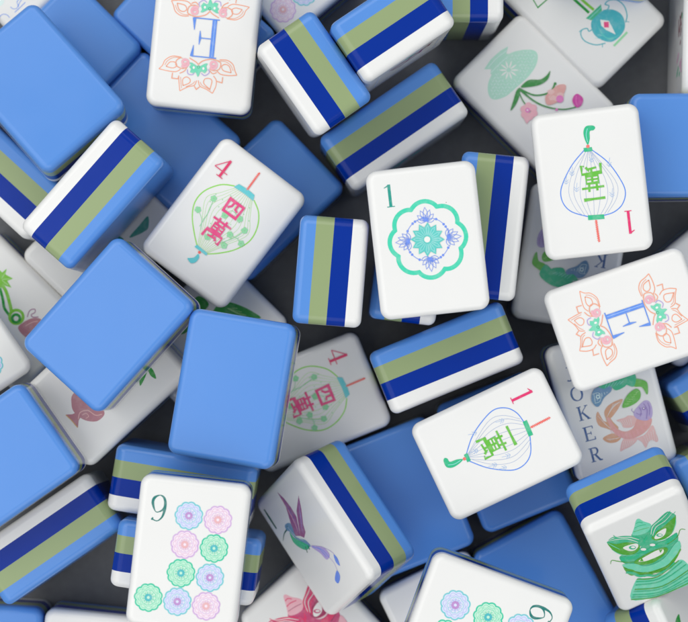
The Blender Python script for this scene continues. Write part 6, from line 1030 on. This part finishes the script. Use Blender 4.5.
        ["L","urn","aqua_deep_ink",0.234,0,1,[[-1.79,-3.78],[-2.23,-4.63],[-3.25,-4.48],[-3.11,-3.76],[-4.13,-3.21],[-5.08,-3.82],[-5.37,-5.45],[-4.31,-7.59],[-2.53,-8.83]]],
        ["L","urn","aqua_deep_ink",0.156,0,0,[[-3.0,-8.37],[-3.64,-9.01]]],
        ["L","urn","aqua_deep_ink",0.156,0,0,[[3.94,-8.52],[4.4,-9.22]]],
        ["L","urn","aqua_deep_ink",0.156,0,0,[[-3.98,-3.18],[-4.88,-3.04]]],
        ["L","urn","pale_green_ink",0.468,0,0,[[-1.68,-10.54],[2.52,-10.47]]],
        ["L","stem","green_ink",0.585,0,1,[[-0.81,5.23],[-0.65,2.48],[-0.41,-1.64]]],
        ["L","stem","lime_dark_ink",0.585,0,1,[[0.65,3.79],[0.51,1.32],[0.76,-1.92]]],
        ["L","stem","green_ink",0.234,0,0,[[-7.0,9.03],[-7.54,6.98],[-5.04,6.81],[-3.0,6.53]]]],
    'plum_goblet': [
        ["P","goblet","plum_red_pale_ink",1,[[-2.91,-6.58],[-1.47,-8.25],[-0.16,-8.88],[1.53,-8.81],[3.36,-8.06],[4.72,-6.59],[4.79,-4.69],[3.66,-3.86],[0.47,-2.63],[-2.32,-3.31]]],
        ["P","goblet","plum_red_pale_ink",0,[[-0.8,-10.57],[0.09,-9.49],[0.52,-8.14],[1.71,-8.44],[1.94,-9.36],[3.0,-10.56],[2.05,-10.66],[0.58,-10.49]]],
        ["L","goblet","ochre_ink",0.195,0,0,[[-0.72,-10.6],[0.69,-10.48],[2.89,-10.57]]],
        ["L","goblet","pale_salmon_ink",0.156,0,1,[[1.69,-9.23],[0.94,-7.99],[1.73,-6.54],[3.54,-6.04],[4.35,-4.88]]],
        ["L","goblet","pale_salmon_ink",0.117,0,1,[[1.65,-8.1],[1.9,-7.24],[2.74,-7.21],[2.68,-7.97]]],
        ["L","palm_leaf","green_ink",0.312,0,1,[[0.74,-2.34],[0.79,4.16],[2.04,8.44]]],
        ["P","palm_leaf","green_ink",1,[[3.14,9.16],[4.82,9.39],[6.65,8.62],[5.2,8.22]]],
        ["P","palm_leaf","green_ink",1,[[3.65,9.12],[4.76,7.28],[5.48,5.13],[4.21,6.1],[3.47,7.76]]],
        ["P","palm_leaf","green_ink",1,[[2.88,8.75],[3.23,6.79],[3.74,5.12],[2.35,7.6]]],
        ["P","palm_leaf","green_ink",1,[[2.02,9.0],[2.8,11.01],[3.16,12.57],[2.23,10.98]]],
        ["P","palm_leaf","green_ink",1,[[1.52,7.29],[-0.41,6.37],[-1.48,4.63],[0.87,5.71]]]],
    'palm_vase': [
        ["P","palm_tree","lime_dark_ink",0,[[3.77,7.18],[4.64,6.8],[5.8,7.37],[5.79,6.28],[7.08,6.17],[5.99,5.49],[6.52,3.66],[5.29,4.21],[4.86,2.51],[4.15,3.87],[3.12,4.12],[3.03,5.46],[2.04,6.2],[3.28,6.44]]],
        ["L","palm_tree","pale_lime_ink",0.133,0,1,[[4.75,5.45],[6.36,5.81]]],
        ["L","palm_tree","pale_lime_ink",0.133,0,1,[[4.68,5.27],[5.98,4.11]]],
        ["L","palm_tree","pale_lime_ink",0.133,0,1,[[4.55,5.15],[4.74,3.47]]],
        ["L","palm_tree","lime_dark_ink",0.729,0,1,[[3.84,4.64],[3.46,2.79],[2.06,0.23],[1.07,-1.24]]],
        ["L","palm_tree","green_ink",0.597,0,1,[[3.02,4.22],[1.72,2.06],[0.61,0.46],[0.28,-1.44]]],
        ["L","palm_tree","lime_dark_ink",0.63,1,1,[[2.14,-3.72],[1.58,-4.06],[0.94,-4.13],[0.32,-3.91],[-0.14,-3.45],[-0.35,-2.83],[-0.27,-2.18],[0.08,-1.63],[0.63,-1.29],[1.28,-1.22],[1.89,-1.44],[2.35,-1.9],[2.57,-2.52],[2.49,-3.17]]],
        ["L","palm_tree","green_ink",0.597,1,1,[[1.4,-3.47],[1.02,-3.68],[0.59,-3.68],[0.22,-3.46],[0.0,-3.08],[0.0,-2.65],[0.22,-2.27],[0.6,-2.06],[1.03,-2.06],[1.41,-2.28],[1.62,-2.66],[1.62,-3.09]]],
        ["P","vase","plum_red_pale_ink",1,[[-0.43,-4.69],[1.49,-4.65],[3.29,-5.33],[4.44,-6.64],[4.19,-8.86],[1.47,-9.09],[-0.5,-7.6]]],
        ["L","vase","pale_salmon_ink",0.133,0,1,[[1.12,-5.51],[2.67,-5.94],[3.7,-6.64]]],
        ["L","vase","plum_ink",0.199,0,1,[[2.73,-4.41],[4.09,-3.8],[5.07,-4.3],[4.65,-4.86],[3.71,-4.66],[3.59,-5.28],[4.5,-6.1]]]],
    'monstera': [
        ["P","leaf","green_ink",1,[[-2.86,7.66],[-1.45,9.05],[0.84,10.19],[3.19,10.96],[5.72,11.35],[4.02,9.48],[3.06,6.68],[0.24,4.51],[-2.57,4.84]]],
        ["L","leaf","pale_lime_ink",0.084,0,0,[[-0.99,7.64],[0.58,9.2]]],
        ["L","leaf","pale_lime_ink",0.084,0,0,[[-0.99,7.64],[1.83,9.31]]],
        ["L","leaf","pale_lime_ink",0.084,0,0,[[-0.99,7.64],[3.08,9.43]]],
        ["L","leaf","pale_lime_ink",0.084,0,0,[[-0.99,7.64],[4.33,9.54]]],
        ["L","leaf","pale_lime_ink",0.084,0,0,[[-0.99,7.64],[5.58,9.66]]],
        ["P","leaf","green_ink",1,[[-4.66,-3.73],[-4.8,-1.7],[-7.27,3.31],[-7.1,5.34],[-4.44,5.48],[-4.15,2.67],[-3.56,-2.02]]],
        ["L","leaf","green_ink",0.504,0,1,[[-1.94,5.46],[-3.83,3.6],[-5.1,0.49]]]],
    'teal_leaf': [
        ["P","leaf","teal_ink",1,[[3.32,4.57],[3.06,8.02],[3.0,10.69],[4.81,8.95],[4.73,7.51],[4.22,6.04]]],
        ["P","leaf","teal_ink",1,[[2.18,0.54],[1.42,2.92],[3.0,3.29],[3.57,1.11]]]],
    'blue_scroll': [
        ["L","scrollwork","sky_ink",0.144,0,1,[[-11.1,-10.33],[-9.98,-9.93],[-9.13,-10.12],[-8.67,-10.74],[-8.63,-11.59]]],
        ["L","scrollwork","sky_ink",0.162,0,0,[[-7.03,-11.45],[-5.49,-11.44],[-3.88,-11.36]]],
        ["L","scrollwork","sky_ink",0.144,0,1,[[-6.94,-9.95],[-6.8,-10.64],[-6.17,-11.08],[-5.48,-10.81],[-5.14,-10.1],[-4.15,-9.97]]],
        ["L","scrollwork","sky_ink",0.144,0,1,[[-5.73,-11.09],[-4.86,-10.61],[-3.73,-10.35]]],
        ["P","scrollwork","ice_ink",1,[[-7.64,-7.33],[-7.06,-8.11],[-8.12,-8.43],[-9.22,-7.95],[-8.74,-6.86]]]],
    'red_script': [
        ["P","leaf","emerald_ink",1,[[-1.6,9.6],[-0.6,10.6],[0.8,10.2],[1.2,9.2],[-0.2,9.0]]],
        ["L","script","maroon_ink",0.75,0,0,[[-5.0,8.4],[-2.5,8.8],[-1.0,7.6]]],
        ["L","script","maroon_ink",0.75,0,0,[[-4.6,6.8],[-1.5,7.2],[1.5,8.6]]],
        ["L","script","maroon_ink",0.75,0,0,[[0.0,9.0],[0.4,6.5],[-0.6,4.0]]],
        ["L","script","maroon_ink",0.75,0,0,[[1.2,8.0],[4.4,8.8],[5.0,7.0]]],
        ["L","script","maroon_ink",0.75,0,0,[[1.0,6.4],[5.2,6.2]]],
        ["L","script","maroon_ink",0.75,0,0,[[2.8,8.6],[3.0,3.0]]],
        ["L","script","maroon_ink",0.75,0,0,[[-4.0,5.0],[-2.0,3.0],[3.0,4.2]]],
        ["L","script","maroon_ink",0.75,0,0,[[4.6,9.0],[5.6,8.4]]],
        ["L","border","grey_blue_ink",0.18,1,0,[[-7.5,10.6],[7.5,10.6],[7.5,-9.5],[-7.5,-9.5]]]],
    'red_script_long': [
        ["L","script","maroon_ink",0.8,0,0,[[7.6,3.4],[6.4,2.0],[7.4,0.6]]],
        ["L","script","maroon_ink",0.8,0,0,[[5.4,3.0],[6.8,1.4],[5.0,-0.6]]],
        ["L","script","maroon_ink",0.8,0,0,[[7.6,0.2],[6.6,-1.6]]],
        ["L","script","maroon_ink",0.8,0,0,[[4.0,2.4],[4.4,-1.5]]],
        ["L","script","maroon_ink",0.8,0,0,[[7.2,-2.6],[6.4,-3.4]]],
        ["L","leaf","emerald_ink",0.8,0,0,[[6.8,-9.2],[6.0,-10.2]]],
        ["L","leaf","emerald_ink",0.8,0,0,[[8.4,3.2],[8.0,2.0]]],
        ["L","leaf","emerald_ink",0.8,0,0,[[5.0,-8.0],[3.0,-10.0]]],
        ["L","flower","orchid_ink",0.6,0,0,[[8.6,-6.6],[8.0,-8.0],[8.7,-9.6]]],
        ["L","flower","orchid_ink",0.6,0,0,[[7.0,-7.0],[6.6,-8.4]]],
        ["L","flower","orchid_ink",0.6,0,0,[[5.0,-5.0],[3.0,-7.0]]]],
    'teal_fragment': [
        ["P","leaf","turquoise_ink",1,[[8.5,2.5],[6.0,4.5],[3.0,5.5],[1.0,3.0],[4.0,1.0],[7.0,1.5]]],
        ["P","leaf","turquoise_ink",1,[[6.0,-1.0],[3.0,0.0],[0.0,-1.5],[3.0,-3.0]]]],
    'green_sprig': [
        ["P","leaf","green_ink",1,[[-3.73,9.04],[-3.97,8.13],[-5.19,6.6],[-6.9,7.26],[-6.5,8.44]]],
        ["L","leaf","green_ink",0.235,0,1,[[-5.97,7.57],[-8.43,6.2],[-9.46,3.96]]],
        ["P","leaf","emerald_ink",1,[[-6.04,5.93],[-3.34,5.88],[-1.81,5.63],[-5.07,4.89]]]]}

RECOLOUR = {'red_mask': ('green_mask', {'emerald_ink': 'crimson_ink', 'jade_ink': 'raspberry_ink', 'seafoam_ink': 'blush_ink', 'leaf_dark_ink': 'plum_red_ink'}, {}),
            'nine_circles_pale': ('nine_circles', {}, {'PB': 'PB', 'G': 'PK', 'PK': 'PB'}),
            'nine_circles_mint': ('nine_circles', {}, {'PB': 'G', 'G': 'PK', 'PK': 'PB'})}
_art_meshes = {}
def art_meshes(name):
    if name not in _art_meshes:
        src, cm, dm = RECOLOUR.get(name, (name, {}, {}))
        ds, order = {}, 0
        for st in ART[src]:
            el = st[1]; d = ds.setdefault(el, Drawing()); d.k = max(d.k, order); order += 1
            if st[0] == 'L': d.line(cm.get(st[2], st[2]), st[3], st[4], st[5], st[6])
            elif st[0] == 'P': d.fill(cm.get(st[2], st[2]), st[3], st[4])
            else:
                d2 = Drawing(); d2.k = order; d2.circle(dm.get(st[2], st[2]), st[3], st[4])
                ds.setdefault('_circles', []).append(d2)
        out = []
        for el, d in ds.items():
            if el == '_circles': out += [('circle_flower', x.mesh('circle_flower')) for x in d]
            elif d.V: out.append((el, d.mesh(el)))
        _art_meshes[name] = out
    return _art_meshes[name]

# ---------------------------------------------------------------- the heap
def place(label, art, loc, quat):
    root = bpy.data.objects.new("mahjong_tile", None); sc.collection.objects.link(root)
    root.empty_display_size = .005
    root.rotation_mode = 'QUATERNION'; root.rotation_quaternion = quat
    root.location = [v * MM for v in loc]
    root["label"] = label; root["category"] = "mahjong tile"; root["group"] = "mahjong tiles heaped together"
    for nm, me in LAYERS:
        o = bpy.data.objects.new(nm, me); sc.collection.objects.link(o); o.parent = root
        if nm == "white_face_layer" and art:
            for an, am in art_meshes(art):
                p = bpy.data.objects.new(an, am); sc.collection.objects.link(p); p.parent = o
    return root

# label, drawing on the face, position of the tile's back centre in mm, orientation
TILES = [
    ('white face with blue scrolled lines, half hidden at the upper left corner of the picture', 'blue_scroll', (-73.92, 78.08, -0.67), (0.9334, 0.0011, 0.0003, 0.3588)),
    ('bright light blue back, topmost of the blue tiles in the upper left corner', None, (-63.01, 46.56, 32.76), (0.0508, 0.9337, 0.3525, -0.0371)),
    ('shaded blue back lying between the upper left corner tile and the East tile', None, (-61.61, 54.06, 15.36), (-0.0031, -0.3819, -0.9242, -0.0021)),
    ('dark blue back lying mostly under the upside-down East tile', None, (-32.78, 61.94, 14.39), (-0.0285, 0.3996, -0.9161, 0.0145)),
    ('dark blue back wedged beneath the East tile and the leaning striped tile', None, (-40.27, 38.93, 13.59), (-0.0095, -0.9144, -0.4046, -0.0038)),
    ('white tile with an upside-down blue letter E between orange lotus ornaments', 'east_wind', (-29.49, 57.15, 14.82), (0.0492, 0.0098, -0.0026, 0.9987)),
    ('white tile with one purple scalloped flower peeking out beside the upside-down East tile', 'nine_circles_pale', (-13.89, 76.73, -0.56), (0.9392, -0.0037, 0.0011, 0.3433)),
    ('striped tile on its long edge, white stripe uppermost, leaning over the upper left heap', None, (-46.06, 19.12, 26.53), (0.6497, -0.2549, -0.6737, -0.243)),
    ('striped tile cut by the left picture edge, under another leaning striped tile', None, (-69.29, 35.22, 10.28), (0.6472, 0.2848, -0.6472, 0.2848)),
    ('white tile with lime green lantern, pink characters and a red 4, fully in view', 'four_lantern', (-26.01, 18.99, 13.42), (0.9471, 0.0112, 0.0345, -0.3187)),
    ('dark blue back under the fully visible four lantern tile, above the upright striped tile', None, (-17.86, 24.18, 13.28), (-0.0003, -0.3911, -0.9203, 0.0001)),
    ('striped tile on end, white stripe toward the upside-down East tile', None, (-1.02, 53.17, 26.9), (0.6138, 0.6396, -0.2971, -0.3548)),
    ('striped tile on end in the upper cluster of three, red script on its white side', 'red_script', (5.22, 63.43, 30.21), (0.6692, 0.6826, 0.2229, 0.1912)),
    ('long striped tile lying on its edge, lowest of the upper cluster of three', 'teal_fragment', (6.58, 45.06, 10.64), (0.3368, 0.6287, -0.3219, 0.6226)),
    ('striped tile on end with vertical stripes, just beside the one circle tile', None, (-9.75, 8.8, 27.45), (0.5147, 0.5256, 0.4771, 0.4808)),
    ('white tile with a green scalloped medallion, blue lotuses and a numeral 1', 'one_circle', (17.31, 14.53, 32.53), (0.9981, 0.0135, -0.0221, 0.0558)),
    ('long striped tile on its edge behind the one circle tile, white stripe outward', None, (23.72, 18.71, 22.32), (0.0202, 0.6788, -0.0547, 0.732)),
    ('striped tile almost wholly hidden beneath the one circle tile', None, (6.51, 9.44, 14.33), (0.5312, 0.5289, 0.4683, 0.4677)),
    ('white tile with a mint jar turned over and pink flowers on green stems', 'mint_jar', (41.15, 46.63, -0.44), (0.3818, -0.0104, -0.0052, -0.9242)),
    ('white tile with a turquoise two-handled urn and green stems at the top edge', 'teal_urn', (51.96, 65.99, -0.35), (0.9243, -0.0008, 0.012, 0.3815)),
    ('striped tile low in the heap at the top edge, showing only its end', None, (19.37, 71.51, 14.28), (0.5002, 0.5002, 0.4999, 0.4997)),
    ('tile on its long edge at the right border, red script on its steep white side', 'red_script_long', (86.47, 60.41, 10.41), (0.7044, -0.0082, -0.7097, -0.0088)),
    ('blue back at the right picture border beside the upside-down lantern tile', None, (75.48, 35.12, 26.07), (-0.0149, -0.7118, 0.7022, -0.0059)),
    ('white tile with an upside-down blue outlined lantern and magenta numeral 1', 'one_lantern', (52.23, 27.14, 24.94), (-0.0574, -0.0658, -0.0296, 0.9957)),
    ('shaded white tile with green fish tail and letter K under the upside-down lantern tile', 'joker', (49.46, 11.65, -0.72), (0.081, 0.0005, 0.0007, 0.9967)),
    ('white tile with a blue letter E turned on its side between orange lotus ornaments', 'east_wind', (60.3, -1.94, 23.03), (0.8115, 0.0419, -0.0663, -0.579)),
    ('white tile with letters O K E R down one side and coloured carp', 'joker', (56.95, -19.83, 7.63), (0.9919, 0.0003, 0.0007, 0.1271)),
    ('long striped tile on its edge between the one circle tile and the tilted lantern tile', None, (19.2, -3.6, 17.35), (0.3948, 0.5697, -0.394, 0.6036)),
    ('white tile with a tilted blue outlined lantern, lying over dark blue backs', 'one_lantern', (32.55, -28.28, 20.04), (0.8448, -0.0072, -0.048, -0.5328)),
    ('large dark blue back beside the bird tile, under the tilted lantern tile', None, (13.13, -40.55, 13.33), (0.0009, 0.1874, -0.9823, 0.0006)),
    ('dark blue back whose end shows just below the tilted lantern tile', None, (35.47, -30.73, 13.36), (0.0011, 0.1905, -0.9817, 0.0013)),
    ('dark blue back between the green mask tile and the six circles tile', None, (44.41, -61.22, 13.28), (0.0004, 0.248, -0.9688, -0.0001)),
    ('tilted tile showing a hummingbird with plum wings and a green bar numeral', 'bird', (3.05, -44.13, 15.73), (0.8467, 0.0208, -0.4318, 0.3101)),
    ('shaded white tile with lime lantern and crimson 4, partly under a blue back', 'four_lantern', (-7.29, -19.88, -0.69), (0.8293, 0.0002, -0.0005, -0.5588)),
    ('bright blue back resting over the white goblet tile', None, (-48.16, -2.78, 40.06), (0.0377, 0.3572, 0.9333, 0.0001)),
    ('bright blue back near the centre, overlapping the shaded four lantern tile', None, (-22.89, -15.79, 41.02), (-0.0334, -0.0826, -0.9959, 0.014)),
    ('shaded white tile with a plum goblet and green palm leaf under a blue back', 'plum_goblet', (-49.83, -15.03, 12.32), (0.9164, 0.0124, -0.0122, -0.3999)),
    ('white tile with a lime palm tree and a plum vase at the left side', 'palm_vase', (-73.74, -0.14, -0.66), (0.9229, 0.0005, -0.0017, 0.3851)),
    ('white tile with a teal ringed flower, cut by the left picture edge', 'nine_circles_mint', (-85.99, -11.57, 16.34), (0.8792, -0.0578, 0.0859, -0.465)),
    ('bright blue back cut by the left picture edge, above a long striped tile', None, (-71.99, -31.81, 39.03), (-0.0059, -0.4622, -0.8868, -0.0038)),
    ('long striped tile on its edge in the lower left, white stripe uppermost', None, (-58.33, -54.18, 16.6), (0.614, -0.3382, -0.637, -0.3208)),
    ('striped tile on its edge behind the top of the nine circles tile', None, (-32.64, -30.08, 18.34), (0.5363, 0.4567, -0.5424, 0.4577)),
    ('white tile with nine pastel ringed flowers and a dark teal numeral 9', 'nine_circles', (-30.99, -48.38, 36.3), (0.9984, -0.0031, 0.0054, -0.0561)),
    ('striped tile on its edge whose two ends show either side of the nine circles tile', None, (-31.59, -45.26, 23.29), (0.5374, 0.4547, -0.5332, 0.4692)),
    ('white tile at the bottom edge beside the nine circles tile, only its top edge showing', None, (-55.08, -80.3, 2.09), (0.9986, -0.0039, -0.0001, -0.0532)),
    ('blue back in the bottom left corner', None, (-77.04, -78.95, 13.31), (-0.0003, 0.0289, 0.9996, 0.0001)),
    ('white tile with part of a crimson lion mask under the hummingbird tile', 'red_mask', (-4.99, -70.29, -0.69), (0.9304, 0.0005, 0.0, 0.3665)),
    ('plain shaded white tile between the hummingbird tile and the six circles tile', None, (23.5, -70.07, -0.67), (0.9743, 0.0008, -0.0001, 0.2254)),
    ('white tile with pastel ringed flowers and a sideways numeral 6 at the bottom edge', 'six_circles', (28.8, -63.53, 31.15), (0.5723, 0.0048, 0.0005, -0.82)),
    ('tilted tile showing a green lion mask with striped end above it', 'green_mask', (60.42, -41.47, 22.73), (0.9127, 0.3463, 0.0447, 0.2124)),
    ('striped tile with its blue corner beside the carp tile at the right picture border', None, (81.11, -7.75, 10.34), (0.3372, 0.622, -0.3364, 0.6215)),
    ('striped tile with blue corner beside the green mask tile at the right picture border', None, (73.63, -42.22, 14.77), (0.3891, 0.3589, 0.607, 0.5928)),
    ('tilted striped tile in the bottom right corner with a green leaf on its white side', 'green_sprig', (66.17, -77.15, 10.0), (0.8533, -0.109, 0.4752, 0.185)),
    ('shaded white tile mostly hidden beneath the sideways East tile', None, (77.26, 5.13, -0.66), (0.9059, -0.0003, 0.001, -0.4235)),
    ('white tile under the leaning striped tile, next to the palm tree tile', 'teal_leaf', (-52.14, 15.03, -0.67), (0.9263, -0.0009, -0.0009, -0.3769)),
    ('shaded white tile with dark green leaves under the four lantern tile and central blue back', 'monstera', (-29.97, -5.52, -0.72), (0.9252, 0.002, -0.0011, -0.3795)),
    ('tile resting on the turquoise urn tile at the top edge, only its layered side showing', None, (56.79, 82.81, 12.88), (0.9977, -0.0003, 0.0083, -0.0678)),
]
for t in TILES: place(*t)
